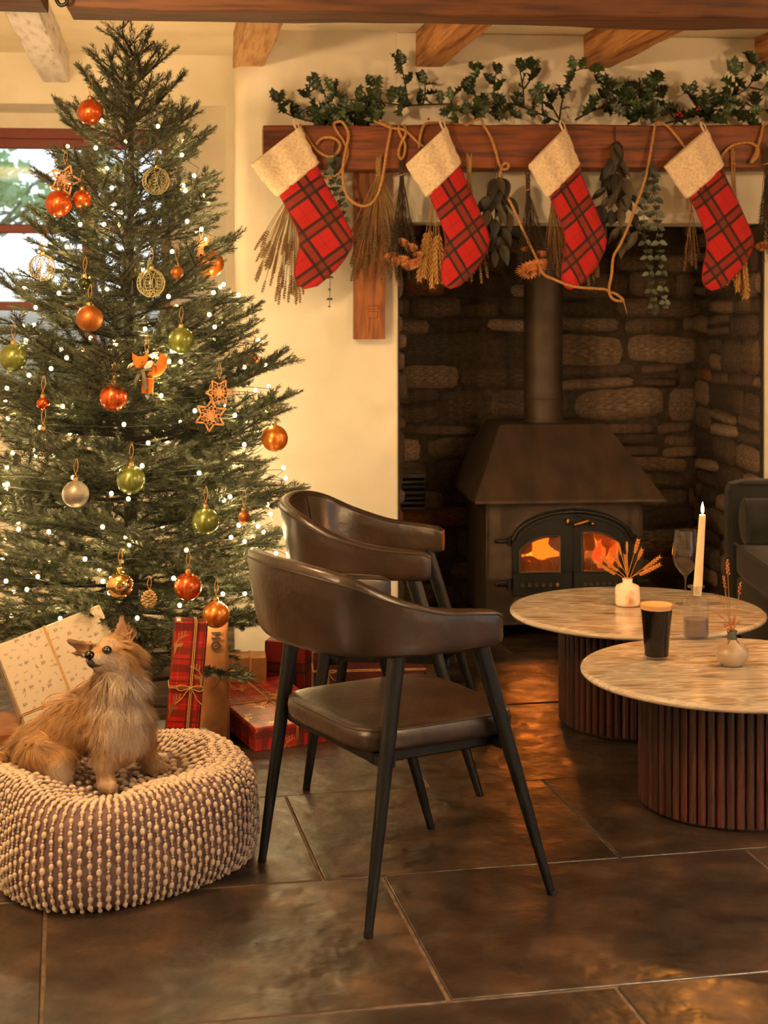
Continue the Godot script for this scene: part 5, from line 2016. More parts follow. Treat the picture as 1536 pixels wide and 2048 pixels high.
# ---------- ornaments ----------
func bauble(label: String, x: float, y: float, rpx: float, m: Material, kind := "ball", out := 0.03) -> Node3D:
	var p := on_tree(x, y, out)
	var r := rpx * -p.z / F
	var t := thing("bauble", label, "bauble", p)
	var cap := mat(Color(0.75, 0.6, 0.35), 0.3, 1.0)
	var g := Geo.new()
	if kind == "ball":
		g.ball(Vector3.ZERO, r, 32, 20)
		obj("globe", g, m, t)
	else:
		# an openwork globe of bent wires like leaf veins
		for k in 14:
			var a0 := TAU * k / 14
			var line := []
			for j in 13:
				var f := j / 12.0
				var th := PI * (0.04 + 0.92 * f)
				var a := a0 + 0.9 * sin(f * PI) * (1.0 if k % 2 else -0.4)
				line.append(Vector3(sin(th) * cos(a), cos(th), sin(th) * sin(a)) * r)
			g.tube(line, 0.0013, 5)
			for j in range(3, 11):
				var q: Vector3 = line[j]
				var e := (q + Vector3(-q.z, 0, q.x).normalized() * r * 0.26 + Vector3(0, -r * 0.16, 0)).normalized() * r
				g.tube([q, (q + e).normalized() * r, e], 0.0009, 4)
		obj("wire_cage", g, m, t)
	g = Geo.new()
	g.lathe([Vector2(0.0, r + 0.011), Vector2(0.007, r + 0.010), Vector2(0.0085, r + 0.006), Vector2(0.0085, r - 0.004)].map(func(q): return Vector2(q.x, q.y)), 14)
	g.tube([Vector3(-0.004, r + 0.01, 0), Vector3(-0.003, r + 0.016, 0), Vector3(0, r + 0.018, 0), Vector3(0.003, r + 0.016, 0), Vector3(0.004, r + 0.01, 0)], 0.0008, 5)
	obj("cap", g, cap, t)
	hanger(t, Vector3(0, r + 0.017, 0), 0.05)
	return t

func hanger(t: Node3D, p: Vector3, high: float) -> void:
	var g := Geo.new()
	g.tube(smooth_line([p, p + Vector3(-0.006, high * 0.5, -0.006), p + Vector3(0, high, -0.02), p + Vector3(0.006, high * 0.5, -0.008), p], 5), 0.0009, 5)
	obj("string", g, M.twine, t)

func ornaments() -> void:
	var streak := func(sd: int, cols: Array, rough: float, metal: float):
		var m := triplanar(mat(Color.WHITE, rough, metal), ramp_tex(noise(sd, 0.03, 4), cols, [], 128), Vector3(16, 4, 16))
		m.clearcoat_enabled = true
		m.clearcoat = 0.6
		m.clearcoat_roughness = 0.1
		return m
	var orange: StandardMaterial3D = streak.call(201, [Color(0.45, 0.12, 0.02), Color(0.68, 0.24, 0.04), Color(0.76, 0.33, 0.07), Color(0.88, 0.58, 0.2)], 0.26, 0.6)
	var amber: StandardMaterial3D = streak.call(202, [Color(0.58, 0.28, 0.06), Color(0.78, 0.42, 0.12), Color(0.84, 0.5, 0.16), Color(0.92, 0.68, 0.3)], 0.3, 0.6)
	var green: StandardMaterial3D = streak.call(203, [Color(0.30, 0.34, 0.11), Color(0.40, 0.44, 0.17), Color(0.46, 0.50, 0.22), Color(0.62, 0.64, 0.36)], 0.26, 0.4)
	var glitter := func(sd: int, a: Color, b: Color):
		var m := triplanar(mat(Color.WHITE, 0.45, 0.7), ramp_tex(noise(sd, 0.35, 2, FastNoiseLite.TYPE_CELLULAR), [a * 0.5, a, b], [0.0, 0.5, 1.0], 128), Vector3(18, 18, 18))
		return m
	var copper: StandardMaterial3D = glitter.call(204, Color(0.66, 0.36, 0.13), Color(1.0, 0.8, 0.5))
	var silver: StandardMaterial3D = glitter.call(205, Color(0.60, 0.56, 0.50), Color(1.0, 0.98, 0.92))
	var mirror := mat(Color(0.95, 0.78, 0.52), 0.05, 1.0)
	var shiny := mat(Color(0.80, 0.36, 0.12), 0.12, 0.85)
	var dark_green := mat(Color(0.25, 0.28, 0.16), 0.12, 0.7)
	var wire := mat(Color(0.66, 0.62, 0.44), 0.45, 0.5)
	var dark_wire := mat(Color(0.28, 0.27, 0.22), 0.4, 0.7)
	bauble("orange glass bauble near the top of the tree, half behind a twig", 180, 224, 26, orange)
	bauble("orange red glass bauble below the wooden star in front of the window", 117, 407, 27, orange)
	bauble("orange bauble half hidden by a branch right of the window mullion", 164, 399, 20, orange, "ball", -0.03)
	bauble("amber glass bauble beside the wooden angel on the right", 421, 528, 27, amber)
	bauble("large copper glitter bauble in the middle left of the tree", 179, 637, 27, copper)
	bauble("small copper glitter bauble left of the wooden angel", 354, 545, 13, copper)
	bauble("green glass bauble with leaf marks above the felt fox", 362, 681, 27, green)
	bauble("green glass bauble at the far left edge of the picture", 26, 715, 28, green)
	bauble("small green mirrored bauble hanging above the large copper glitter bauble", 169, 567, 13, dark_green)
	bauble("orange red glass bauble below and left of the felt fox", 227, 795, 28, orange)
	bauble("tiny shiny copper bauble at the left below the green one", 86, 807, 13, shiny)
	bauble("tiny shiny copper bauble at the right tips of the tree", 505, 716, 11, shiny)
	bauble("amber glass bauble on the outermost right branch above the chairs", 549, 877, 27, amber)
	bauble("silver glitter bauble in the lower left of the tree", 151, 988, 27, silver)
	bauble("green glass bauble in the middle of the lower tree, beside the silver one", 262, 960, 29, green)
	bauble("green glass bauble at the lower right of the tree left of the chair", 411, 1043, 27, green)
	bauble("small copper glitter bauble right of the lowest green bauble", 488, 1035, 12, copper)
	bauble("golden mirror bauble hanging above the dog", 240, 1169, 28, mirror)
	bauble("orange red glass bauble at the bottom of the tree right of the mirror bauble", 376, 1173, 28, orange)
	bauble("golden amber bauble hanging lowest, over the wrapped gifts", 432, 1229, 27, amber)
	bauble("openwork wire bauble with leaf veins at the upper right of the tree", 312, 362, 27, wire, "wire")
	bauble("openwork wire bauble at the left in front of the window", 84, 535, 26, wire, "wire")
	bauble("openwork wire bauble in the middle of the tree, above the felt fox", 302, 566, 28, wire, "wire")
	bauble("dark openwork wire bauble low on the left side", 86, 886, 27, dark_wire, "wire")
	# wooden ornaments
	var ply := triplanar(mat(Color.WHITE, 0.7), ramp_tex(noise(206, 0.04, 4), [Color(0.52, 0.34, 0.19), Color(0.68, 0.47, 0.28), Color(0.74, 0.54, 0.34)], [], 64), Vector3(14, 3, 14))
	star_ornament("pale wooden star with a cut out pattern above the orange bauble at the window", at_tree(130, 360), 0.052, ply, 5, 0.35)
	star_ornament("wooden fretwork star at the right of the tree above the gap in the branches", at_tree(421, 831), 0.052, ply, 6, 0.1)
	star_ornament("wooden snowflake partly behind the fretwork star", at_tree(436, 786) + Vector3(0, 0, -0.04), 0.045, ply, 6, 0.5)
	var t := thing("angel_ornament", "small flat wooden angel hanging above the amber bauble on the right", "ornament", at_tree(402, 492))
	var g := Geo.new()
	var half := [[0.0, 0.026], [0.008, 0.024], [0.010, 0.016], [0.006, 0.009], [0.012, 0.010], [0.022, 0.026], [0.027, 0.018], [0.023, 0.004], [0.009, -0.002], [0.012, -0.02], [0.017, -0.036], [0.006, -0.036], [0.004, -0.028], [0.0, -0.026]]
	var poly := PackedVector2Array()
	for q in half: poly.append(Vector2(q[0], q[1]))
	for k in range(half.size() - 2, 0, -1): poly.append(Vector2(-half[k][0], half[k][1]))
	g.extrude(poly, -0.0015, 0.0015)
	obj("figure", g, ply, t)
	hanger(t, Vector3(0, 0.026, 0), 0.04)
	fox()
	# a small pale cone low in the tree and a dark bell
	t = thing("cone_ornament", "small pale pine cone ornament among the lower branches", "ornament", at_tree(298, 1195))
	g = Geo.new()
	for k in 46:
		var f := k / 45.0
		var a := k * 2.4
		var rr := 0.021 * sin(PI * (0.12 + 0.8 * f))
		g.ball(Vector3(cos(a) * rr, -0.03 + 0.05 * f, sin(a) * rr), Vector3(0.007, 0.0035, 0.007), 6, 4, Basis(Vector3.UP, -a) * Basis(Vector3.BACK, 0.5))
	obj("scales", g, mat(Color(0.72, 0.6, 0.42), 0.8), t)
	hanger(t, Vector3(0, 0.022, 0), 0.04)
	t = thing("bell_ornament", "small dark bell ornament hanging in the gap in front of the window", "ornament", at_tree(256, 572) + Vector3(0, 0, -0.1))
	g = Geo.new()
	g.lathe([Vector2(0.0, 0.028), Vector2(0.006, 0.026), Vector2(0.009, 0.018), Vector2(0.012, 0.002), Vector2(0.02, -0.018), Vector2(0.0225, -0.026)].map(func(q): return Vector2(q.x, -q.y)), 20, Transform3D(Basis(Vector3.RIGHT, PI), Vector3.ZERO))
	g.ball(Vector3(0, -0.026, 0), 0.006, 10, 6)
	obj("bell", g, two_sided(mat(Color(0.1, 0.09, 0.07), 0.4, 0.6)), t)
	hanger(t, Vector3(0, 0.028, 0), 0.05)

func at_tree(x: float, y: float) -> Vector3:
	return on_tree(x, y, 0.035)

func star_ornament(label: String, p: Vector3, r: float, m: Material, points: int, turn: float) -> void:
	var t := thing("star_ornament", label, "ornament", p)
	var g := Geo.new()
	# each ray is a frame of four bars round an opening; a ring of small rays in the middle
	for k in points:
		var a := TAU * k / points + turn
		var dir := Vector2(sin(a), cos(a))
		var sd := Vector2(dir.y, -dir.x)
		var corners := [dir * r * 0.2, dir * r * 0.5 + sd * r * 0.27, dir * r, dir * r * 0.5 - sd * r * 0.27]
		for j in 4:
			var q0: Vector2 = corners[j]
			var q1: Vector2 = corners[(j + 1) % 4]
			var n := (q1 - q0).orthogonal().normalized() * 0.0028
			g.extrude(PackedVector2Array([q0 + n, q1 + n, q1 - n, q0 - n]), -0.0015, 0.0015)
		var c := dir * r * 0.52
		g.extrude(PackedVector2Array([c + dir * 0.007, c + sd * 0.004, c - dir * 0.007, c - sd * 0.004]), -0.0015, 0.0015)
		var w0 := dir.rotated(PI / points) * r * 0.52
		var w1 := dir.rotated(-PI / points) * r * 0.52
		for w in [w0, w1]:
			var n2: Vector2 = (w - dir * r * 0.5).orthogonal().normalized() * 0.0025
			g.extrude(PackedVector2Array([w + n2, dir * r * 0.5 + sd * r * 0.1 + n2, dir * r * 0.5 + sd * r * 0.1 - n2, w - n2]), -0.0015, 0.0015)
	var ring := PackedVector2Array()
	for k in 16: ring.append(Vector2(cos(TAU * k / 16), sin(TAU * k / 16)) * r * 0.24)
	g.extrude(ring, -0.0016, 0.0016)
	obj("fretwork", g, m, t)
	hanger(t, Vector3(0, r * 0.98, 0), 0.05)

func fox() -> void:
	var p := at_tree(290, 745)
	var t := thing("fox_ornament", "orange felt fox with a grey scarf hanging in the tree", "ornament", p)
	var felt := mat(Color(0.76, 0.42, 0.10), 0.95)
	felt.rim_enabled = true
	felt.rim = 0.5
	var white := mat(Color(0.88, 0.84, 0.78), 0.95)
	var grey := mat(Color(0.45, 0.44, 0.38), 0.95)
	var black := mat(Color(0.03, 0.025, 0.02), 0.4)
	var g := Geo.new()
	g.tube(smooth_line([Vector3(0.006, 0.035, -0.012), Vector3(0.012, 0.012, -0.012), Vector3(0.012, -0.02, -0.008)], 5), [0.014, 0.016, 0.017, 0.0175, 0.018, 0.018, 0.018, 0.0175, 0.0165, 0.015, 0.012], 14)
	for q in [[-0.002, 0.006], [0.02, 0.004], [0.008, -0.016]]:
		g.tube([Vector3(q[0], -0.02, q[1]), Vector3(q[0], -0.066, q[1] + 0.002)], [0.0085, 0.0068], 10)
	obj("body", g, felt, t)
	g = Geo.new()
	g.ball(Vector3(-0.014, 0.032, 0.01), Vector3(0.023, 0.02, 0.021), 16, 12)
	g.lathe([Vector2(0.0155, 0.0), Vector2(0.0125, 0.012), Vector2(0.007, 0.024), Vector2(0.0, 0.029)], 16, Transform3D(Basis(Vector3.RIGHT, PI * 0.62) * Basis(Vector3.BACK, 0.12), Vector3(-0.016, 0.028, 0.02)))
	var head := obj("head", g, felt, t)
	for s in [-1, 1]:
		g = Geo.new()
		g.extrude(PackedVector2Array([Vector2(-0.011, 0), Vector2(0.011, 0), Vector2(0.002 * s, 0.022)]), -0.003, 0.003, Transform3D(Basis(Vector3.UP, -0.3 * s) * Basis(Vector3.BACK, -0.4 * s), Vector3(-0.014 + 0.015 * s, 0.044, 0.008)), 0.001)
		obj("ear", g, felt, head)
		g = Geo.new()
		g.ball(Vector3(-0.014 + 0.009 * s, 0.034, 0.0292), 0.0022, 8, 6)
		obj("eye", g, black, head)
	g = Geo.new()
	g.ball(Vector3(-0.02, 0.013, 0.046), 0.0042, 8, 6)
	obj("nose", g, black, head)
	g = Geo.new()
	g.ball(Vector3(-0.036, 0.02, 0.012), Vector3(0.02, 0.012, 0.008), 14, 8, Basis(Vector3.BACK, 0.35))
	g.ball(Vector3(0.012, 0.024, 0.014), Vector3(0.019, 0.010, 0.008), 14, 8, Basis(Vector3.BACK, 0.65))
	obj("cheek_fur", g, white, head)
	g = Geo.new()
	g.tube(smooth_line([Vector3(0.014, -0.008, -0.02), Vector3(0.04, 0.004, -0.03), Vector3(0.052, 0.04, -0.028), Vector3(0.046, 0.06, -0.02)], 4), [0.006, 0.009, 0.012, 0.014, 0.0155, 0.0165, 0.0165, 0.016, 0.015, 0.0125, 0.009, 0.006, 0.002], 12)
	obj("tail", g, felt, t)
	g = Geo.new()
	g.tube([Vector3(-0.024, 0.012, 0.006), Vector3(-0.008, 0.006, 0.022), Vector3(0.014, 0.012, 0.01), Vector3(0.02, 0.016, -0.008)], 0.006, 8)
	g.tube([Vector3(-0.012, 0.006, 0.02), Vector3(-0.022, -0.02, 0.022), Vector3(-0.032, -0.05, 0.02)], [0.006, 0.0065, 0.006], 8, 3, 0.5)
	g.tube([Vector3(-0.004, 0.006, 0.022), Vector3(0.002, -0.02, 0.024), Vector3(0.006, -0.052, 0.022)], [0.006, 0.0065, 0.006], 8, 3, 0.5)
	obj("scarf", g, grey, t)
	hanger(t, Vector3(0.004, 0.05, -0.004), 0.07)


# ---------- what lies on the mantel beam and hangs from it ----------
func holly_leaf(sd: int) -> ArrayMesh:        # along +y, 1 long; spiny edge, folded along the midrib
	var g := Geo.new()
	var r := RandomNumberGenerator.new()
	r.seed = sd
	var left := []
	var right := []
	var mid := []
	var n := 12
	for k in n + 1:
		var f := float(k) / n
		var w := 0.30 * sin(PI * pow(f, 0.85)) * (1.0 if f < 0.97 else 0.2)
		var spine := k % 3 == 1
		var ww := w * (1.28 if spine else 0.72 if k % 3 == 0 else 0.86) * r.randf_range(0.9, 1.1)
		var z := (0.09 if spine else -0.03) + 0.02 * sin(f * 9.0 + sd)
		var y := f + (0.02 if spine else 0.0)
		mid.append(Vector3(0, f, -0.10 * f * f + 0.02))
		left.append(Vector3(-ww - 0.004, y, z + ww * 0.35 - 0.10 * f * f))
		right.append(Vector3(ww + 0.004, y, z + ww * 0.35 - 0.10 * f * f))
	var rows := []
	for k in n + 1: rows.append(PackedVector3Array([left[k], left[k].lerp(mid[k], 0.5) + Vector3(0, 0, 0.012), mid[k], right[k].lerp(mid[k], 0.5) + Vector3(0, 0, 0.012), right[k]]))
	g.grid(rows)
	g.tube([Vector3(0, -0.12, 0.02), Vector3(0, 0.02, 0.02)], 0.018, 4, 0)
	return g.mesh()

func oval_leaf(wide: float, bend: float) -> ArrayMesh:
	var g := Geo.new()
	var rows := []
	for k in 9:
		var f := k / 8.0
		var w := wide * 0.5 * sin(PI * pow(f, 0.8)) + 0.004
		var y := f
		var z := -bend * f * f
		rows.append(PackedVector3Array([Vector3(-w, y, z + w * 0.25), Vector3(-w * 0.5, y, z + 0.02 * w), Vector3(0, y, z - 0.01), Vector3(w * 0.5, y, z + 0.02 * w), Vector3(w, y, z + w * 0.25)]))
	g.grid(rows)
	return g.mesh()

func holly(label: String, stems: Array, leaf_size: float, every: float, berries: Array, cluster: Array, sd: int) -> void:
	var r := RandomNumberGenerator.new()
	r.seed = sd
	var origin := on_wall(stems[0][0][0], 250, 0.11)
	var t := thing("holly_branch", label, "holly", origin, 0.0, "holly laid along the mantel beam")
	var shapes: Array = M.holly_shapes
	var mats: Array = M.holly_mats
	var place := func(p: Vector3, d: Vector3, s: float):
		var o := obj("leaf", shapes[r.randi() % 4], mats[r.randi() % 3], t)
		# faces mostly turn towards the room
		var y := d.normalized()
		var z := (BN + Vector3(r.randf_range(-0.9, 0.9), r.randf_range(-0.4, 1.0), 0)).normalized()
		var x := y.cross(z).normalized()
		o.transform = Transform3D(Basis(x, y, x.cross(y)).scaled_local(Vector3(s, s, s)), p)
	var mid_t := 0.1
	for st in stems:
		var pts := []
		var tt := r.randf_range(0.07, 0.14)
		for q in st: pts.append(on_wall(q[0], q[1], tt + r.randf_range(-0.015, 0.015)) - origin)
		var line := smooth_line(pts, 5)
		var g := Geo.new()
		var rad := []
		for k in line.size(): rad.append(lerpf(0.0042, 0.0018, float(k) / line.size()))
		g.tube(line, rad, 6)
		obj("stem", g, M.holly_stem, t)
		var acc := 0.0
		for k in range(1, line.size()):
			acc += line[k].distance_to(line[k - 1])
			while acc > every:
				acc -= every
				var d: Vector3 = (line[k] - line[k - 1]).normalized()
				var off := Vector3(r.randf_range(-1, 1), r.randf_range(-0.5, 1.3), r.randf_range(-0.6, 0.8))
				place.call(line[k], d * 0.5 + off, leaf_size * r.randf_range(0.7, 1.2))
		var e: Vector3 = line[-1]
		for j in 3: place.call(e, (line[-1] - line[-2]).normalized() + Vector3(r.randf_range(-0.8, 0.8), r.randf_range(-0.4, 0.6), r.randf_range(-0.4, 0.4)), leaf_size * r.randf_range(0.7, 1.0))
	if cluster.size():
		for k in int(cluster[4]):
			var a := r.randf() * TAU
			var q := sqrt(r.randf())
			var p := on_wall(cluster[0] + cos(a) * cluster[2] * q, cluster[1] + sin(a) * cluster[3] * q, r.randf_range(0.07, 0.2)) - origin
			place.call(p, Vector3(r.randf_range(-1, 1), r.randf_range(-0.6, 1.0), r.randf_range(-0.5, 0.5)), leaf_size * r.randf_range(0.75, 1.15))
	for b in berries:
		var g := Geo.new()
		g.ball(Vector3.ZERO, 0.0055, 10, 8)
		var o := obj("berry", g, M.berry, t)
		o.position = on_wall(b[0], b[1], 0.17) - origin

func mantel_things() -> void:
	M.holly_shapes = []
	for k in 4: M.holly_shapes.append(holly_leaf(400 + k))
	M.holly_mats = []
	for c in [Color(0.09, 0.145, 0.075), Color(0.13, 0.195, 0.10), Color(0.22, 0.30, 0.16)]:
		M.holly_mats.append(two_sided(mat(c, 0.34)))
	M.holly_stem = mat(Color(0.13, 0.11, 0.06), 0.8)
	M.berry = mat(Color(0.72, 0.06, 0.05), 0.25)
	holly("holly branch with thin arching stems at the left end of the mantel", [
		[[770, 245], [690, 243], [620, 242], [572, 226], [560, 205]], [[905, 208], [860, 209], [800, 210], [750, 202], [690, 198], [668, 178]], [[812, 212], [812, 180], [803, 132]],
		[[640, 243], [632, 210], [618, 195]], [[655, 235], [650, 190], [636, 168]], [[770, 212], [755, 190], [747, 174]], [[845, 210], [850, 190], [850, 168]]], 0.074, 0.040, [[755, 225], [762, 237], [758, 231], [857, 238]], [690, 228, 75, 16, 34], 11)
	holly("holly branch with several upright sprigs above the second and third stockings", [
		[[1130, 250], [1085, 230], [1040, 212], [1005, 206], [960, 212], [900, 224]], [[960, 208], [945, 175], [950, 143]], [[990, 205], [988, 175], [992, 145]], [[1048, 214], [1046, 178], [1040, 140]], [[1046, 180], [1060, 160], [1064, 140]],
		[[1118, 244], [1125, 200], [1141, 152], [1160, 138], [1180, 137]], [[1085, 228], [1085, 205], [1086, 190]], [[900, 224], [905, 195], [925, 172]], [[1118, 238], [1105, 215], [1100, 200]]], 0.066, 0.036, [], [965, 225, 55, 16, 16], 12)
	holly("dense dark bushy holly branch between the third and fourth stockings", [
		[[1150, 240], [1200, 216], [1270, 210], [1330, 215]], [[1270, 210], [1300, 185], [1315, 165]], [[1210, 215], [1215, 185], [1210, 170]], [[1330, 215], [1345, 232], [1352, 240]]], 0.070, 0.034, [[1355, 229], [1360, 226], [1364, 231]], [1268, 205, 66, 42, 66], 13)
	holly("holly branch with broad green leaves at the right end of the mantel", [
		[[1330, 247], [1375, 235], [1420, 222], [1455, 222], [1490, 238]], [[1455, 205], [1470, 192], [1495, 175], [1510, 150], [1512, 130]], [[1400, 225], [1390, 205], [1382, 190]], [[1455, 215], [1468, 180], [1472, 148]], [[1490, 205], [1510, 215], [1540, 222]], [[1500, 175], [1530, 180], [1560, 176]], [[1540, 246], [1560, 220], [1580, 210]]], 0.082, 0.044, [[1395, 219], [1398, 214]], [1450, 222, 60, 20, 22], 14)
	rope()
	bunches()


func rope() -> void:
	var o0 := on_wall(1000, 250, 0.215)
	var t := thing("jute_rope", "long twisted jute rope looped and knotted along the front of the mantel", "rope", o0)
	var runs := [
		[[599, 249, 21], [610, 268, 22.5], [627, 293, 23], [641, 306, 23], [657, 313, 23], [671, 309, 23.5], [680, 293, 24], [676, 282, 24], [662, 275, 24], [643, 277, 23.5], [633, 289, 22]],
		[[668, 246, 20], [671, 258, 22], [685, 279, 22.5], [695, 300, 23], [692, 319, 23], [685, 336, 23], [678, 347, 23], [662, 356, 23], [643, 353, 22.5], [628, 345, 22]],
		[[668, 246, 20], [681, 243, 21], [690, 251, 22], [697, 270, 23], [692, 298, 24], [686, 331, 24], [686, 360, 24], [693, 390, 24], [709, 406, 24], [727, 412, 24], [744, 405, 24], [758, 382, 24], [767, 345, 24], [774, 298, 23.5], [781, 261, 22.5], [779, 250, 20], [751, 243, 19], [756, 244, 20], [781, 255, 22], [810, 261, 22.5], [835, 284, 22.5], [846, 292, 22]],
		[[838, 296, 22], [842, 265, 22.5], [854, 247, 20.5], [890, 247, 15], [930, 250, 20], [940, 246, 21], [960, 238, 20.5], [967, 250, 22], [981, 273, 22.5], [992, 304, 22.5], [997, 325, 23], [1004, 337, 23.5], [1013, 338, 24], [1018, 331, 24], [1012, 326, 24], [1005, 331, 23], [1001, 348, 23], [1005, 374, 23.5], [1023, 409, 24], [1038, 442, 24.5], [1057, 484, 25], [1073, 517, 25.5], [1086, 547, 26], [1107, 558, 26.5], [1136, 570, 28], [1161, 575, 28], [1190, 577, 27], [1211, 579, 26], [1219, 584, 25], [1232, 588, 25], [1246, 600, 25], [1232, 601, 25.5], [1221, 592, 25.5], [1218, 576, 25], [1223, 551, 25], [1227, 513, 25], [1240, 490, 25], [1260, 445, 25], [1272, 410, 25], [1290, 360, 24.5], [1303, 296, 23], [1308, 262, 22.5], [1312, 248, 20], [1320, 245, 20], [1338, 255, 22], [1356, 276, 22.5], [1370, 294, 22.5]],
		[[1440, 315, 22], [1463, 292, 23], [1495, 285, 23.5], [1512, 291, 23.5], [1517, 304, 23.5], [1512, 316, 23.5], [1502, 325, 23.5], [1509, 312, 23.2], [1514, 300, 23], [1522, 272, 22.5], [1528, 250, 21], [1545, 246, 18]],
		[[798, 250, 20], [799, 265, 22.5], [810, 288, 22.5], [809, 308, 22.5], [802, 318, 22.5], [797, 305, 22.8], [803, 285, 22.8], [812, 266, 22.8], [808, 250, 20]]]
	for run in runs:
		var pts := []
		for q in run: pts.append(on_wall(q[0], q[1], q[2] * 0.01) - o0)
		var g := Geo.new()
		g.tube(smooth_line(pts, 6), 0.0058, 8)
		obj("rope", g, M.rope, t)
	var g := Geo.new()
	g.tube([on_wall(1246, 600, 0.25) - o0, on_wall(1250, 612, 0.25) - o0, on_wall(1255, 632, 0.25) - o0], [0.003, 0.002, 0.0008], 5)
	obj("frayed_end", g, M.rope, t)


func spike(len: float, r: float, sd: int) -> ArrayMesh:      # a lavender head along -y
	var g := Geo.new()
	var f := RandomNumberGenerator.new()
	f.seed = sd
	var n := int(len / 0.0085)
	for k in n:
		var y := -len * k / n
		var w := r * (0.65 + 0.5 * sin(PI * (0.1 + 0.75 * k / n)))
		for j in 5:
			var a := TAU * j / 5 + k * 0.7 + f.randf_range(-0.2, 0.2)
			g.ball(Vector3(cos(a) * w * 0.7, y + f.randf_range(-0.001, 0.001), sin(a) * w * 0.7), Vector3(w * 0.36, w * 0.75, w * 0.36), 5, 3, Basis(Vector3.UP, -a) * Basis(Vector3.BACK, 0.5))
	g.tube([Vector3.ZERO, Vector3(0, -len, 0)], 0.0012, 4, 0)
	return g.mesh()

func hanging_bunch(called: String, label: String, cat: String, top: Array, spread: Array, n: int, stem_m: Material, head: Array, head_m: Material, head_name: String, sd: int, t0 := 0.225) -> Node3D:
	# stems gathered at top (x, y) that fan out to ends between spread = [x0, x1, y0, y1]
	var r := RandomNumberGenerator.new()
	r.seed = sd
	var o0 := on_wall(top[0], top[1], t0)
	var t := thing(called, label, cat, o0)
	var g := Geo.new()
	for k in n:
		var f := (k + r.randf()) / n
		var tt := t0 + r.randf_range(-0.012, 0.028)
		var end := on_wall(lerpf(spread[0], spread[1], f), r.randf_range(spread[2], spread[3]), tt) - o0
		var start := on_wall(top[0] + r.randf_range(-6, 6), top[1] + r.randf_range(-14, 8), t0) - o0
		var tie := on_wall(top[0] + r.randf_range(-4, 4), top[1] + 28, t0) - o0
		var line := smooth_line([start, tie, tie.lerp(end, 0.5) + Vector3(0, 0.01, 0), end], 3)
		g.tube(line, 0.0012, 4, 0)
		if head.size():
			var h := obj(head_name, head[r.randi() % head.size()], head_m, t)
			var d: Vector3 = (line[-1] - line[-3]).normalized()
			h.transform = aim(end - d * 0.02, -d, r.randf() * TAU)
	obj("stems", g, stem_m, t)
	g = Geo.new()
	var tie := on_wall(top[0], top[1] + 28, t0) - o0
	var ring := []
	for k in 13: ring.append(tie + Vector3(cos(TAU * k / 12) * 0.011, 0.002 * sin(k), sin(TAU * k / 12) * 0.009))
	g.tube(ring, 0.0022, 5)
	obj("string_tie", g, M.twine, t)
	return t

func leafy_stem(t: Node3D, o0: Vector3, path: Array, tt: float, l0: float, l1: float, step: float, shapes: Array, mats: Array, stem_m: Material, r: RandomNumberGenerator, droop := 0.3) -> void:
	var pts := []
	for q in path: pts.append(on_wall(q[0], q[1], tt) - o0)
	var line := smooth_line(pts, 6)
	var g := Geo.new()
	g.tube(line, 0.0014, 5, 0)
	obj("stem", g, stem_m, t)
	var total := 0.0
	for k in range(1, line.size()): total += line[k].distance_to(line[k - 1])
	var acc := 0.0
	var gone := 0.0
	var j := 0
	for k in range(1, line.size()):
		var l: float = line[k].distance_to(line[k - 1])
		acc += l
		gone += l
		if acc < step: continue
		acc = 0.0
		var f := gone / total
		if f < 0.12: continue
		var d: Vector3 = (line[k] - line[k - 1]).normalized()
		j += 1
		for s in [-1.0, 1.0]:
			var a := (PI / 2 if j % 2 else 0.0) + r.randf_range(-0.35, 0.35)
			var sd: Vector3 = (BU * cos(a) + BN * sin(a) * 0.9) * s
			var o := obj("leaf", shapes[r.randi() % shapes.size()], mats[r.randi() % mats.size()], t)
			var y: Vector3 = (sd + d * droop + Vector3(0, r.randf_range(-0.2, 0.2), 0)).normalized()
			var z: Vector3 = (-d * 0.6 + BN * 0.9 + Vector3(r.randf_range(-0.3, 0.3), 0, 0)).slide(y).normalized()
			var s2 := lerpf(l0, l1, f) * r.randf_range(0.85, 1.15)
			o.transform = Transform3D(Basis(y.cross(z), y, z).scaled_local(Vector3(s2, s2, s2)), line[k])

func strawflower(sd: int) -> ArrayMesh:      # facing -y, radius about 1
	var g := Geo.new()
	g.col = Color(0.55, 0.22, 0.05)
	g.ball(Vector3(0, -0.12, 0), Vector3(0.4, 0.25, 0.4), 12, 6)
	for ring in 4:
		var n := 14 + ring * 3
		for k in n:
			var a := TAU * (k + 0.5 * (ring % 2)) / n
			var l := 0.55 + 0.16 * ring
			var up := 1.15 - ring * 0.36
			var d := Vector3(cos(a) * cos(up), -sin(up), sin(a) * cos(up))
			var side := Vector3(-sin(a), 0, cos(a)) * 0.12
			g.col = Color(0.72, 0.28, 0.10).lerp(Color(0.80, 0.40, 0.20), (k * 7 % 5) / 5.0)
			var i0 := g.vert(Vector3(cos(a) * 0.2, 0, sin(a) * 0.2), -d.cross(side).normalized())
			var i1 := g.vert(d * l * 0.6 + side, -d.cross(side).normalized())
			var i2 := g.vert(d * l * 0.6 - side, -d.cross(side).normalized())
			var i3 := g.vert(d * l, -d.cross(side).normalized())
			g.tri(i0, i1, i2); g.tri(i1, i3, i2)
	return g.mesh(true)

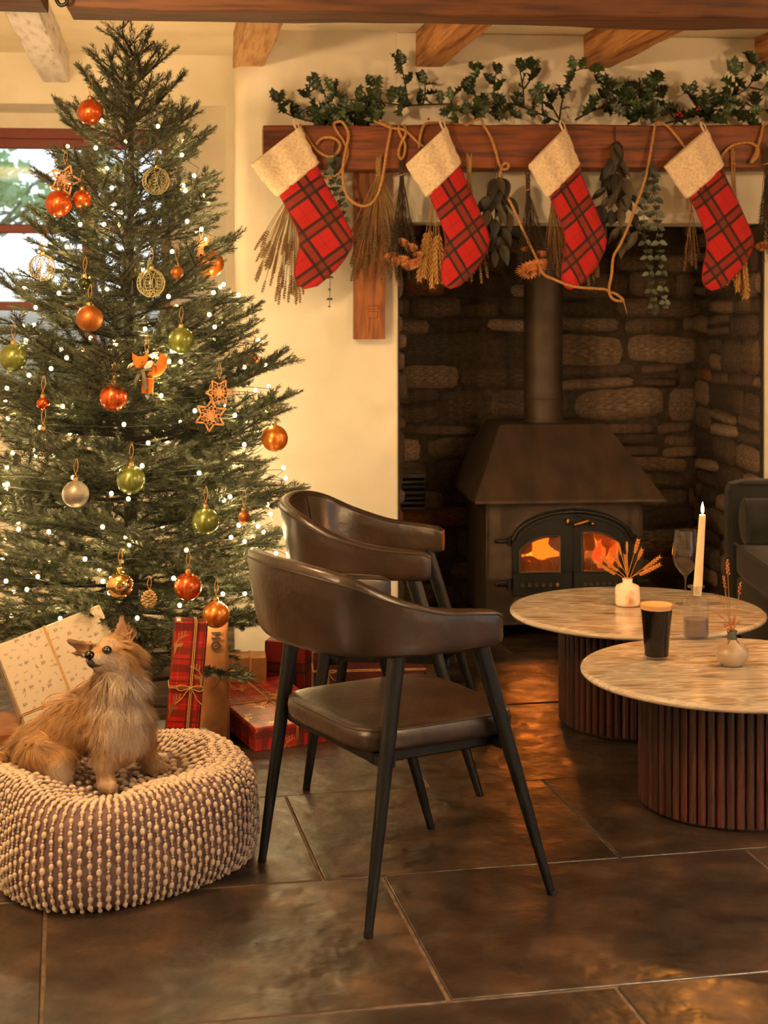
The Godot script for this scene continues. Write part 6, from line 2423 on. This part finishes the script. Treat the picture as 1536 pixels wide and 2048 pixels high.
func bunches() -> void:
	var stem := mat(Color(0.62, 0.50, 0.31), 0.85)
	var stem2 := mat(Color(0.52, 0.40, 0.24), 0.85)
	var lav := mat(Color(0.54, 0.41, 0.26), 0.9)
	var lav2 := mat(Color(0.42, 0.31, 0.2), 0.9)
	var heads := []
	for k in 4: heads.append(spike(0.05 + 0.012 * k, 0.0052, 500 + k))
	hanging_bunch("lavender_bunch", "dried lavender bunch fanned out behind the first stocking from the left", "dried flowers", [588, 352], [520, 606, 470, 582], 52, stem, heads, lav, "flower_head", 21, 0.205)
	hanging_bunch("lavender_bunch", "dried lavender bunch hanging before the mantel post", "dried flowers", [757, 322], [706, 800, 430, 545], 64, stem2, heads, lav2, "flower_head", 22)
	hanging_bunch("lavender_bunch", "dried lavender bunch whose tips show below the second stocking", "dried flowers", [938, 318], [900, 972, 480, 560], 26, stem, heads, lav, "flower_head", 23, 0.205)
	hanging_bunch("lavender_bunch", "grey brown dried bunch left of the third stocking's leg", "dried flowers", [1106, 372], [1088, 1134, 470, 535], 34, stem2, heads, lav2, "flower_head", 24, 0.205)
	hanging_bunch("lavender_bunch", "thin dried bunch with stems rising behind the cuff of the third stocking", "dried flowers", [1156, 305], [1168, 1196, 500, 552], 14, stem, heads, lav, "flower_head", 25, 0.203)
	hanging_bunch("lavender_bunch", "few dried stems hanging left of the fourth stocking", "dried flowers", [1382, 395], [1368, 1396, 480, 520], 7, stem2, heads, lav2, "flower_head", 26, 0.205)
	# bristly brown sprigs with strawflowers at their ends
	var sprig := Geo.new()
	var r := RandomNumberGenerator.new()
	r.seed = 33
	for k in 46:
		var y := -0.17 * k / 46
		var a := k * 2.4
		sprig.tube([Vector3(0, y, 0), Vector3(cos(a) * 0.011, y - 0.012, sin(a) * 0.011)], [0.0014, 0.0003], 3, 0)
	var sprigs := [sprig.mesh()]
	var brown := mat(Color(0.20, 0.145, 0.085), 0.9)
	var flower := two_sided(mat(Color.WHITE, 0.8))
	flower.vertex_color_use_as_albedo = true
	var fl := strawflower(1)
	var sets := [
		["brown dried sprigs with pink orange strawflowers left of the second stocking", [803, 322], [786, 824, 440, 490], [[783, 517, 0.035], [807, 490, 0.029], [822, 500, 0.032], [790, 528, 0.029], [806, 526, 0.038], [822, 532, 0.046], [835, 515, 0.026]]],
		["brown dried sprigs with one large orange strawflower left of the third stocking", [1056, 352], [1044, 1080, 440, 500], [[1063, 540, 0.072], [1050, 503, 0.019], [1083, 512, 0.026], [1080, 528, 0.038]]],
		["brown dried sprigs with a strawflower cut off by the right edge", [1532, 300], [1522, 1545, 400, 450], [[1526, 496, 0.038], [1545, 505, 0.032]]]]
	for k in 3:
		var q: Array = sets[k]
		var t := hanging_bunch("strawflower_bunch", q[0], "dried flowers", q[1], q[2], 26, brown, sprigs, brown, "sprig", 40 + k)
		for f in q[3]:
			var o := obj("flower", fl, flower, t)
			var s: float = f[2]
			o.transform = Transform3D(Basis.from_euler(Vector3(r.randf_range(-0.9, -0.35), 0, r.randf_range(-0.4, 0.4))).scaled_local(Vector3(s, s, s)), on_wall(f[0], f[1] - 6, 0.235) - t.position)
			var g := Geo.new()
			g.tube([on_wall(q[1][0], q[1][1] + 60, 0.228) - t.position, o.position], 0.0011, 4, 0)
			obj("flower_stem", g, brown, t)
	# wheat
	var ears := []
	for k in 3:
		var e := Geo.new()
		e.add(wheat_ear(0.19, 0.0105, 60 + k), Transform3D(Basis(Vector3.RIGHT, PI), Vector3(0, 0.1, 0)))
		ears.append(e.mesh())
	var straw2 := mat(Color(0.66, 0.49, 0.27), 0.8)
	hanging_bunch("wheat_bunch", "bunch of dried wheat ears at the left side of the second stocking", "dried wheat", [872, 350], [838, 888, 520, 545], 9, straw2, ears, straw2, "ear", 51, 0.205)
	hanging_bunch("wheat_bunch", "bunch of pale wheat ears hanging right of the fourth stocking", "dried wheat", [1466, 300], [1452, 1496, 500, 590], 9, straw2, ears, straw2, "ear", 52, 0.215)
	# eucalyptus
	var euc := [oval_leaf(0.85, 0.15), oval_leaf(0.75, 0.3), oval_leaf(0.95, 0.05)]
	var eum := []
	for c in [Color(0.22, 0.26, 0.22), Color(0.30, 0.34, 0.29), Color(0.38, 0.42, 0.36)]: eum.append(two_sided(mat(c, 0.6)))
	r.seed = 71
	var o0 := on_wall(672, 285, 0.222)
	var t := thing("eucalyptus_stem", "grey green eucalyptus hanging between the first stocking and the post", "eucalyptus", o0)
	leafy_stem(t, o0, [[673, 280], [668, 340], [684, 410], [694, 480]], 0.226, 0.042, 0.026, 0.021, euc, eum, brown, r)
	leafy_stem(t, o0, [[670, 282], [662, 360], [662, 480], [659, 612]], 0.214, 0.036, 0.012, 0.016, euc, eum, brown, r)
	o0 = on_wall(1306, 290, 0.222)
	t = thing("eucalyptus_stem", "long pair of eucalyptus stems hanging left of the fourth stocking", "eucalyptus", o0)
	leafy_stem(t, o0, [[1306, 290], [1296, 360], [1288, 440], [1296, 530], [1308, 622]], 0.226, 0.046, 0.03, 0.0155, euc, eum, brown, r)
	leafy_stem(t, o0, [[1306, 290], [1306, 360], [1314, 440], [1322, 530], [1330, 612]], 0.236, 0.042, 0.028, 0.0155, euc, eum, brown, r)
	# large leaved bunches
	var big := [oval_leaf(0.42, 0.2), oval_leaf(0.36, 0.1), oval_leaf(0.5, 0.3)]
	var dark := []
	for c in [Color(0.085, 0.075, 0.05), Color(0.12, 0.105, 0.07), Color(0.22, 0.185, 0.115)]: dark.append(two_sided(mat(c, 0.6)))
	o0 = on_wall(992, 322, 0.21)
	t = thing("leaf_bunch", "bunch of large dried dark leaves between the second and third stockings", "dried leaves", o0)
	for p in [[[992, 318], [986, 380], [972, 450]], [[994, 318], [998, 400], [1004, 500]], [[996, 318], [1010, 380], [1022, 460]], [[992, 318], [990, 420], [990, 510]]]:
		leafy_stem(t, o0, p, r.randf_range(0.2, 0.235), 0.1, 0.085, 0.055, big, dark, brown, r, 1.3)
	o0 = on_wall(1229, 252, 0.21)
	t = thing("leaf_bunch", "bunch of large dried dark leaves between the third and fourth stockings", "dried leaves", o0)
	for p in [[[1229, 252], [1230, 320], [1205, 400], [1195, 450]], [[1229, 252], [1232, 330], [1240, 430], [1242, 480]], [[1230, 252], [1236, 330], [1262, 400], [1276, 470]], [[1229, 252], [1230, 340], [1222, 430]]]:
		leafy_stem(t, o0, p, r.randf_range(0.2, 0.235), 0.1, 0.085, 0.055, big, dark, brown, r, 1.3)


# ---------- stockings ----------
func stockings() -> void:
	var cloth := mat(Color.WHITE, 0.9)
	cloth.albedo_texture = ImageTexture.create_from_image(M.tartan_img)
	cloth.rim_enabled = true
	cloth.rim = 0.25
	var fleece := triplanar(mat(Color.WHITE, 0.95), ramp_tex(noise(170, 0.09, 4), [Color(0.70, 0.60, 0.48), Color(0.84, 0.76, 0.64), Color(0.90, 0.83, 0.73)], [], 128), Vector3(5, 5, 5))
	fleece.rim_enabled = true
	fleece.rim = 0.5
	var leg := [[555, 384, 632, 330], [563, 398, 638, 343], [572, 415, 645, 358], [582, 433, 654, 375], [590, 450, 663, 391], [596, 466, 674, 410], [599, 482, 684, 430], [598, 498, 694, 449], [595, 513, 701, 465], [591, 528, 705, 480], [589, 542, 701, 497], [589, 555, 690, 516], [593, 566, 672, 538], [600, 573, 652, 556], [610, 577, 634, 571]]
	var words := ["plaid stocking hanging at the left end of the mantel", "plaid stocking right of the mantel post, second from the left", "plaid stocking above the stove pipe, third from the left", "plaid stocking hanging last at the right end of the mantel"]
	var hang := [[590, 250, 1.0, 0.0, 0.0], [882, 250, 0.83, 0.06, 0.0], [1121, 252, 0.78, -0.02, 0.16], [1402, 254, 0.9, 0.0, 0.0]]
	for k in 4:
		var q: Array = hang[k]
		var o0 := on_wall(q[0], q[1], 0.232)
		var s: float = -o0.z / F
		var t := thing("stocking", "red " + words[k] + ", with cream fleece cuff", "stocking", o0, WALL_TURN, "Christmas stockings on the mantel")
		var sx: float = s * q[2]
		var crease: float = q[4]
		var rows := []
		for p in leg:
			var a := Vector3((p[0] - 590) * sx, -(p[1] - 250) * s, 0.028)
			var b := Vector3((p[2] - 590) * sx, -(p[3] - 250) * s, 0.028)
			var mid := (a + b) / 2
			var half := (b - a) / 2
			var row := PackedVector3Array()
			for j in 28:
				var an := TAU * j / 28
				var dep := minf(0.024, half.length() * 0.7) * (1.0 + 0.12 * sin(p[1] * 0.05 + j * 0.6))
				if crease > 0: dep *= 1.0 + 1.2 * crease * (1.0 if cos(an) < -0.1 and sin(an) > 0 else -0.8 if cos(an) < 0.25 and sin(an) > 0 else 0.0)
				row.append(mid + half * cos(an) + Vector3(0, 0, sin(an) * dep))
			rows.append(row)
		var g := Geo.new()
		g.grid(rows, true, 3)
		for j in g.v.size():
			var v := g.v[j]
			var ca := cos(-0.62)
			var sa := sin(-0.62)
			g.uv[j] = Vector2(v.x / q[2] * ca - v.y * sa, v.x / q[2] * sa + v.y * ca) / 0.138 + Vector2(0.13 * k, 0.31 * k)
		var sock := obj("sock", g, cloth, t)
		# seam piped round the edge
		g = Geo.new()
		var line := []
		for p in leg: line.append(Vector3((p[0] - 590) * sx, -(p[1] - 250) * s, 0.028))
		for j in range(leg.size() - 1, -1, -1): line.append(Vector3((leg[j][2] - 590) * sx, -(leg[j][3] - 250) * s, 0.028))
		g.tube(line, 0.003, 6)
		obj("seam", g, M.berry_cloth if M.has("berry_cloth") else mat(Color(0.5, 0.05, 0.04), 0.9), sock)
		# cuff: a fleece sleeve with a shaggy surface
		rows = []
		var f := noise(700 + k, 30.0, 3)
		var cuff := [[510, 332, 600, 262], [503, 330, 599, 255], [507, 336, 602, 260], [522, 357, 613, 282], [540, 380, 626, 308], [551, 394, 637, 326], [558, 393, 634, 331]]
		for ci in range(0, (cuff.size() - 1) * 4 + 1):
			var i0 := mini(ci / 4, cuff.size() - 2)
			var fr := (ci - i0 * 4) / 4.0
			var p := []
			for j in 4: p.append(lerpf(cuff[i0][j], cuff[i0 + 1][j], fr))
			var a := Vector3((p[0] - 590) * sx, -(p[1] - 250) * s, 0.028)
			var b := Vector3((p[2] - 590) * sx, -(p[3] - 250) * s, 0.028)
			var mid := (a + b) / 2
			var half := (b - a) / 2
			var dep := 0.034 * (0.55 if ci < 4 else 0.75 if ci > (cuff.size() - 2) * 4 + 1 else 1.0)
			var row := PackedVector3Array()
			for j in 72:
				var an := TAU * j / 72
				var dir := half * cos(an) * 1.02 + Vector3(0, 0, sin(an) * dep * (1.0 + 0.14 * sin(cos(an) * 7.0 + k * 2 + 0.8)))
				var pos := mid + dir
				row.append(pos + dir.normalized() * f.get_noise_3dv(pos) * 0.006)
			rows.append(row)
		g = Geo.new()
		g.grid(rows, true, 3)
		obj("cuff", g, fleece, t)
		g = Geo.new()
		g.tube(smooth_line([Vector3(0.005, -0.022, 0.028), Vector3(-0.006, 0.004, 0.022), Vector3(-0.002, 0.02, 0.006), Vector3(0.006, 0.018, 0.0), Vector3(0.012, 0.0, 0.022), Vector3(0.012, -0.022, 0.028)], 5), 0.0042, 6, 3, 0.5)
		obj("hanging_loop", g, fleece, t)


# ---------- the dog ----------
var bones := []        # [from, to, r0, r1]

func limb(a: Vector3, b: Vector3, r0: float, r1: float, k := 0.022) -> void:     # k: how softly it joins the rest
	bones.append([a, b - a, maxf((b - a).length_squared(), 1e-9), r0, r1 - r0, k])

func body_distance(p: Vector3, _k: float) -> float:
	var d := 1.0
	for q in bones:
		var k: float = q[5]
		var ap: Vector3 = p - q[0]
		var t := clampf(ap.dot(q[1]) / q[2], 0.0, 1.0)
		var e: float = (ap - q[1] * t).length() - (q[3] + q[4] * t)
		if e - d > k: continue
		if d - e > k:
			d = e
		else:
			var h := maxf(k - absf(d - e), 0.0) / k
			d = minf(d, e) - h * h * k * 0.25
	return d

func surface_net(lo: Vector3, hi: Vector3, cell: float, k: float) -> Geo:
	var nx := int((hi.x - lo.x) / cell) + 2
	var ny := int((hi.y - lo.y) / cell) + 2
	var nz := int((hi.z - lo.z) / cell) + 2
	var val := PackedFloat32Array()
	val.resize(nx * ny * nz)
	val.fill(1.0)
	const B := 6
	for bz in range(0, nz, B):
		for by in range(0, ny, B):
			for bx in range(0, nx, B):
				var c := lo + Vector3(bx + B * 0.5, by + B * 0.5, bz + B * 0.5) * cell
				var dc := body_distance(c, k)
				if absf(dc) > B * cell * 0.9 + k * 0.3 + cell:
					if dc < 0.0:
						for z in range(bz, mini(bz + B, nz)):
							for y in range(by, mini(by + B, ny)):
								for x in range(bx, mini(bx + B, nx)): val[(z * ny + y) * nx + x] = -1.0
					continue
				for z in range(bz, mini(bz + B, nz)):
					for y in range(by, mini(by + B, ny)):
						for x in range(bx, mini(bx + B, nx)):
							val[(z * ny + y) * nx + x] = body_distance(lo + Vector3(x, y, z) * cell, k)
	var g := Geo.new()
	var id := {}
	var corner := [0, 1, nx, nx + 1, nx * ny, nx * ny + 1, nx * ny + nx, nx * ny + nx + 1]
	var cp := [Vector3(0, 0, 0), Vector3(1, 0, 0), Vector3(0, 1, 0), Vector3(1, 1, 0), Vector3(0, 0, 1), Vector3(1, 0, 1), Vector3(0, 1, 1), Vector3(1, 1, 1)]
	var edges := [[0, 1], [2, 3], [4, 5], [6, 7], [0, 2], [1, 3], [4, 6], [5, 7], [0, 4], [1, 5], [2, 6], [3, 7]]
	for z in nz - 1:
		for y in ny - 1:
			var base := (z * ny + y) * nx
			for x in nx - 1:
				var i := base + x
				var neg := 0
				for c in corner: if val[i + c] < 0.0: neg += 1
				if neg == 0 or neg == 8: continue
				var s := Vector3.ZERO
				var n := 0
				for e in edges:
					var a := val[i + corner[e[0]]]
					var b := val[i + corner[e[1]]]
					if (a < 0.0) != (b < 0.0):
						s += cp[e[0]].lerp(cp[e[1]], a / (a - b)); n += 1
				id[i] = g.vert(lo + (Vector3(x, y, z) + s / n) * cell, Vector3.UP)
	# normals from the field
	for q in g.v.size():
		var p := g.v[q]
		var e := cell * 0.5
		g.n[q] = Vector3(body_distance(p + Vector3(e, 0, 0), k) - body_distance(p - Vector3(e, 0, 0), k), body_distance(p + Vector3(0, e, 0), k) - body_distance(p - Vector3(0, e, 0), k), body_distance(p + Vector3(0, 0, e), k) - body_distance(p - Vector3(0, 0, e), k)).normalized()
	var st := [1, nx, nx * ny]
	for i in id:
		for ax in 3:
			var u: int = st[(ax + 1) % 3]
			var w: int = st[(ax + 2) % 3]
			if (val[i] < 0.0) == (val[i + st[ax]] < 0.0): continue
			if id.has(i - u) and id.has(i - w) and id.has(i - u - w):
				g.quad(id[i], id[i - u], id[i - u - w], id[i - w])
	return g

func dog_at(x: float, y: float, z: float) -> Vector3:      # x, y as seen in the picture, z metres behind the dog's middle
	return at(x, y, 4.08 + z) - dog_base

var dog_base := Vector3.ZERO

func dog_px(p: Vector3) -> Vector2:       # where the author's sketch of the dog has the point
	var w := p + dog_base
	return Vector2(768.0 + w.x * F / -w.z, 600.0 - (w.y - EYE) * F / -w.z)

func dog() -> void:
	dog_base = at(150, 1575, 4.08)
	var t := thing("dog", "small long haired golden and cream dog sitting on the pouf looking up", "dog", dog_base)
	var P := func(x: float, y: float, z: float): return dog_at(x, y, z)
	var s := 4.08 / F
	var L := func(x0: float, y0: float, z0: float, r0: float, x1: float, y1: float, z1: float, r1: float, k := 0.022):
		limb(P.call(x0, y0, z0), P.call(x1, y1, z1), r0 * s, r1 * s, k)
	bones.clear()
	L.call(82, 1492, 0.04, 50, 150, 1452, 0.02, 52)       # loin
	L.call(150, 1452, 0.02, 52, 215, 1428, 0.0, 54)       # ribs
	L.call(238, 1425, -0.01, 50, 240, 1490, -0.015, 42)    # chest
	L.call(226, 1400, -0.01, 46, 226, 1340, -0.015, 38)    # neck
	L.call(228, 1304, -0.02, 35, 240, 1315, -0.01, 34)     # skull
	L.call(250, 1330, -0.02, 32, 246, 1352, -0.02, 40)      # ruff
	L.call(226, 1316, -0.038, 24, 206, 1314, -0.052, 20)     # cheeks to muzzle
	L.call(206, 1314, -0.052, 18, 185, 1314, -0.064, 11)   # muzzle
	L.call(204, 1324, -0.05, 13, 188, 1325, -0.06, 8)     # jaw
	L.call(88, 1515, -0.03, 46, 112, 1528, -0.045, 38)     # haunch
	L.call(85, 1552, -0.05, 22, 120, 1566, -0.075, 14)     # hind foot
	L.call(95, 1520, 0.1, 40, 120, 1550, 0.11, 20)
	L.call(216, 1462, -0.045, 30, 208, 1522, -0.055, 19)   # near fore leg
	L.call(208, 1522, -0.055, 19, 212, 1566, -0.065, 14)
	L.call(212, 1570, -0.066, 13, 224, 1576, -0.08, 11)
	L.call(272, 1450, 0.02, 32, 286, 1502, 0.045, 19)      # far fore leg
	L.call(286, 1502, 0.045, 19, 304, 1532, 0.065, 13)
	L.call(304, 1534, 0.066, 12, 334, 1536, 0.06, 9)
	L.call(36, 1500, 0.06, 18, -6, 1525, 0.03, 20)         # tail
	for q in [[224, 1284, -0.012, 4], [232, 1282, -0.006, 3.4], [240, 1281, -0.002, 3.2], [248, 1281, -0.001, 3.2], [256, 1283, -0.003, 3.4], [264, 1287, -0.008, 4]]:   # near ear: a thin cupped flap
		L.call(q[0], q[1], q[2], q[3], 243, 1237, 0.006, 2, 0.006)
	for q in [[182, 1288, 0.0], [180, 1296, 0.004], [176, 1304, 0.006], [172, 1312, 0.004]]:     # far ear
		L.call(q[0], q[1], q[2], 4.5, 140, 1282, 0.006, 3, 0.006)
	L.call(172, 1312, 0.004, 4, 146, 1306, 0.006, 3, 0.006)
	var lo := Vector3(1, 1, 1)
	var hi := -lo
	for q in bones:
		for f in [0.0, 1.0]:
			var c: Vector3 = q[0] + q[1] * f
			var rr: float = q[3] + q[4] * f + 0.012
			lo = lo.min(c - Vector3.ONE * rr); hi = hi.max(c + Vector3.ONE * rr)
	var g := surface_net(lo, hi, 0.0055, 0.022)
	var tone := noise(801, 14.0, 3)
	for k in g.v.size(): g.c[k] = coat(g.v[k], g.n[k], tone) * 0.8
	var skin := mat(Color.WHITE, 0.8)
	skin.vertex_color_use_as_albedo = true
	obj("body", g, skin, t, true)
	# fur
	var r := RandomNumberGenerator.new()
	r.seed = 55
	var areas := PackedFloat32Array()
	var sum := 0.0
	for k in range(0, g.ix.size(), 3):
		var a := (g.v[g.ix[k + 1]] - g.v[g.ix[k]]).cross(g.v[g.ix[k + 2]] - g.v[g.ix[k]]).length()
		var mid := (g.v[g.ix[k]] + g.v[g.ix[k + 1]] + g.v[g.ix[k + 2]]) / 3.0
		var y := dog_px(mid).y
		if y < 1345: a *= 1.9          # the face has finer hair
		sum += a
		areas.append(sum)
	var fur := Geo.new()
	var fv := PackedVector3Array()
	var wave := noise(805, 22.0, 2)
	var wave2 := noise(806, 55.0, 2)
	for k in 52000:
		var pick := areas.bsearch(r.randf() * sum)
		if pick >= areas.size(): continue
		var i0 := g.ix[pick * 3]
		var i1 := g.ix[pick * 3 + 1]
		var i2 := g.ix[pick * 3 + 2]
		var u := r.randf()
		var v := r.randf()
		if u + v > 1.0:
			u = 1 - u; v = 1 - v
		var p := g.v[i0] + (g.v[i1] - g.v[i0]) * u + (g.v[i2] - g.v[i0]) * v
		var n := (g.n[i0] + (g.n[i1] - g.n[i0]) * u + (g.n[i2] - g.n[i0]) * v).normalized()
		var q0 := dog_px(p)
		var x := q0.x
		var y := q0.y
		# which way the hair lies, how long and how flat
		var lie := Vector3(-0.25, -1, 0.0)
		var len := 0.034
		var lift := 0.42
		if y < 1345:
			# head: short on the face and muzzle, long in the ruff behind the cheeks
			var muzzle := clampf((236.0 - x) / 40.0, 0.0, 1.0)
			lie = Vector3(0.9, 0.12 if y < 1300 else -0.5, 0.25)
			len = lerpf(0.038, 0.007, clampf(muzzle * 1.6, 0, 1))
			lift = lerpf(0.55, 0.25, muzzle)
			if y < 1283 and x > 222:      # near ear: short hair on the flap, long fringe at its back
				lie = Vector3(0.5, 0.9, 0.1) if x > 248 else Vector3(-0.05, 1.0, 0.0)
				len = 0.030 if x > 252 else 0.008 if n.z > 0.0 else 0.014
				lift = 0.35
			elif x < 172:
				lie = Vector3(-1.0, 0.3, 0.0)
				len = 0.009
			elif x > 252:
				lie = Vector3(0.8, -0.55, 0.1)
				len = 0.045
				lift = 0.6
		elif y < 1410:
			lie = Vector3(0.25 * signf(x - 215), -1, 0.0)
			len = 0.060
			lift = 0.6
		elif x > 188 and y < 1510:
			lie = Vector3(0.1, -1, 0)
			len = lerpf(0.055, 0.026, clampf((y - 1430.0) / 70.0, 0.0, 1.0))
			lift = 0.5
		elif x < 50:
			lie = Vector3(-1, -0.5, 0)
			len = 0.048
			lift = 0.5
		elif x < 188 and y < 1500:
			lie = Vector3(-0.75, -0.75, 0)
			len = 0.042
			lift = 0.36
		if y > 1505:
			len = 0.022 if x < 140 else 0.013
			if y > 1555: len = 0.009
			lie = Vector3(0.15 if x > 140 else 0.5, -1, 0)
			lift = 0.3
		if x < 140 and y > 1480 and y < 1555: lie = Vector3(0.55, -0.8, 0)
		lie += Vector3(wave.get_noise_3dv(p), 0.5 * wave.get_noise_3dv(p + Vector3(3, 1, 2)), wave.get_noise_3dv(p + Vector3(7, 5, 1))) * 1.5
		lie += Vector3(wave2.get_noise_3dv(p), 0, wave2.get_noise_3dv(p + Vector3(2, 9, 4))) * 1.1
		lie = lie.slide(n).normalized()
		len *= r.randf_range(0.6, 1.15)
		var d := (lie + n * lift * r.randf_range(0.7, 1.3)).normalized()
		var side := d.cross(n).normalized().lerp(Vector3(r.randf() - 0.5, r.randf() - 0.5, r.randf() - 0.5), 0.4).slide(d).normalized() * r.randf_range(0.00035, 0.0006)
		var c := coat(p, n, tone) * r.randf_range(0.7, 1.25)
		var nn := (n + d * 0.25 + side.normalized() * r.randf_range(-0.35, 0.35)).normalized()
		var drop := Vector3(0, -len * 0.16, 0)
		var q1 := p + d * len * 0.5 + drop * 0.25
		var q2 := p + (d + lie * 0.25).normalized() * len + drop
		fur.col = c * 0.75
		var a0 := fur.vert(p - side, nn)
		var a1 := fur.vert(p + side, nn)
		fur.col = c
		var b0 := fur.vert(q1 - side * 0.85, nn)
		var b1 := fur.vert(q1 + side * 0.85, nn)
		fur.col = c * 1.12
		var e := fur.vert(q2, nn)
		fur.ix.append_array(PackedInt32Array([a0, b0, a1, a1, b0, b1, b0, e, b1]))
	var hair := two_sided(mat(Color.WHITE, 0.55))
	hair.vertex_color_use_as_albedo = true
	hair.rim_enabled = true
	hair.rim = 0.3
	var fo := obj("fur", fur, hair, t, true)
	fo.set_meta("kind", "stuff")
	# face
	var black := mat(Color(0.02, 0.016, 0.014), 0.22)
	var eyem := mat(Color(0.035, 0.018, 0.01), 0.04)
	eyem.clearcoat_enabled = true
	eyem.clearcoat = 1.0
	eyem.clearcoat_roughness = 0.02
	for q in [[214, 1300, -0.073], [190, 1298, -0.012]]:
		var ge := Geo.new()
		ge.ball(P.call(q[0], q[1], q[2]), 0.0112, 20, 14)
		obj("eye", ge, eyem, t)
		ge = Geo.new()
		var ring := []
		for k in 17: ring.append(P.call(q[0], q[1], q[2] - 0.003) + Vector3(cos(TAU * k / 16) * 0.0112, sin(TAU * k / 16) * 0.0094, 0.0))
		ge.tube(ring, 0.0014, 6)
		obj("eyelid", ge, black, t)
	g = Geo.new()
	g.ball(P.call(179, 1310, -0.076), Vector3(0.0135, 0.0115, 0.012), 18, 12)
	g.ball(P.call(184, 1316, -0.072), Vector3(0.0055, 0.0065, 0.007), 12, 8)
	obj("nose", g, black, t)
	g = Geo.new()
	g.tube(smooth_line([P.call(178, 1318, -0.078), P.call(184, 1329, -0.080), P.call(196, 1331, -0.079), P.call(208, 1329, -0.077), P.call(219, 1332, -0.068)], 5), [0.002, 0.0045, 0.007, 0.0085, 0.009, 0.0088, 0.008, 0.0066, 0.004, 0.0036, 0.0032, 0.0028, 0.0026, 0.0024, 0.002, 0.0018, 0.0016, 0.0014, 0.0012, 0.001, 0.0008], 8)
	obj("mouth", g, mat(Color(0.06, 0.045, 0.038), 0.6), t)
	# claws on the two front paws
	g = Geo.new()
	for q in [[219, 1581, -0.089], [224, 1581, -0.091], [229, 1580, -0.089], [338, 1538, 0.052], [341, 1536, 0.058]]:
		g.ball(P.call(q[0], q[1], q[2]), Vector3(0.002, 0.002, 0.004), 6, 4)
	obj("claws", g, black, t)

func coat(p: Vector3, n: Vector3, tone: FastNoiseLite) -> Color:
	var q0 := dog_px(p)
	var x := q0.x
	var y := q0.y
	var gold := Color(0.50, 0.275, 0.10)
	var cream := Color(0.74, 0.61, 0.48)
	var dark := Color(0.29, 0.13, 0.036)
	var f := tone.get_noise_3dv(p)
	var c := gold.lerp(dark, clampf(0.25 + f * 1.4, 0.0, 0.8))
	# cream chest, muzzle, cheek and lower haunch
	var chest := clampf((x - 186.0) / 34.0, 0, 1) * clampf((1515.0 - y) / 30.0, 0, 1) * clampf((y - 1325.0) / 20.0, 0, 1) * clampf((300.0 - x) / 20.0, 0, 1) * clampf(n.z * 1.6 + 0.35, 0, 1)
	var face := clampf((y - 1302.0) / 12.0, 0, 1) * clampf((1350.0 - y) / 15.0, 0, 1) * clampf((258.0 - x) / 18.0, 0, 1)
	var legs := clampf((y - 1490.0) / 40.0, 0, 1) * (0.45 if x > 150 else 0.0)
	var haunch := clampf(1.2 - Vector2((x - 118.0) / 34.0, (y - 1545.0) / 30.0).length(), 0, 1)
	var brow := clampf(1.3 - Vector2((x - 214.0) / 18.0, (y - 1284.0) / 10.0).length(), 0, 0.5)
	var m := clampf(maxf(maxf(chest, face), maxf(maxf(legs, haunch), brow)) + f * 0.25, 0.0, 1.0)
	if m > 0.05: c = c.lerp(cream, m)
	if x < 170 and y < 1325: c = Color(0.17, 0.085, 0.04)          # inside of the far ear
	if y < 1281 and x > 230 and x < 257 and n.z > 0.3: c = c.lerp(Color(0.27, 0.15, 0.085), 0.75)
	return c
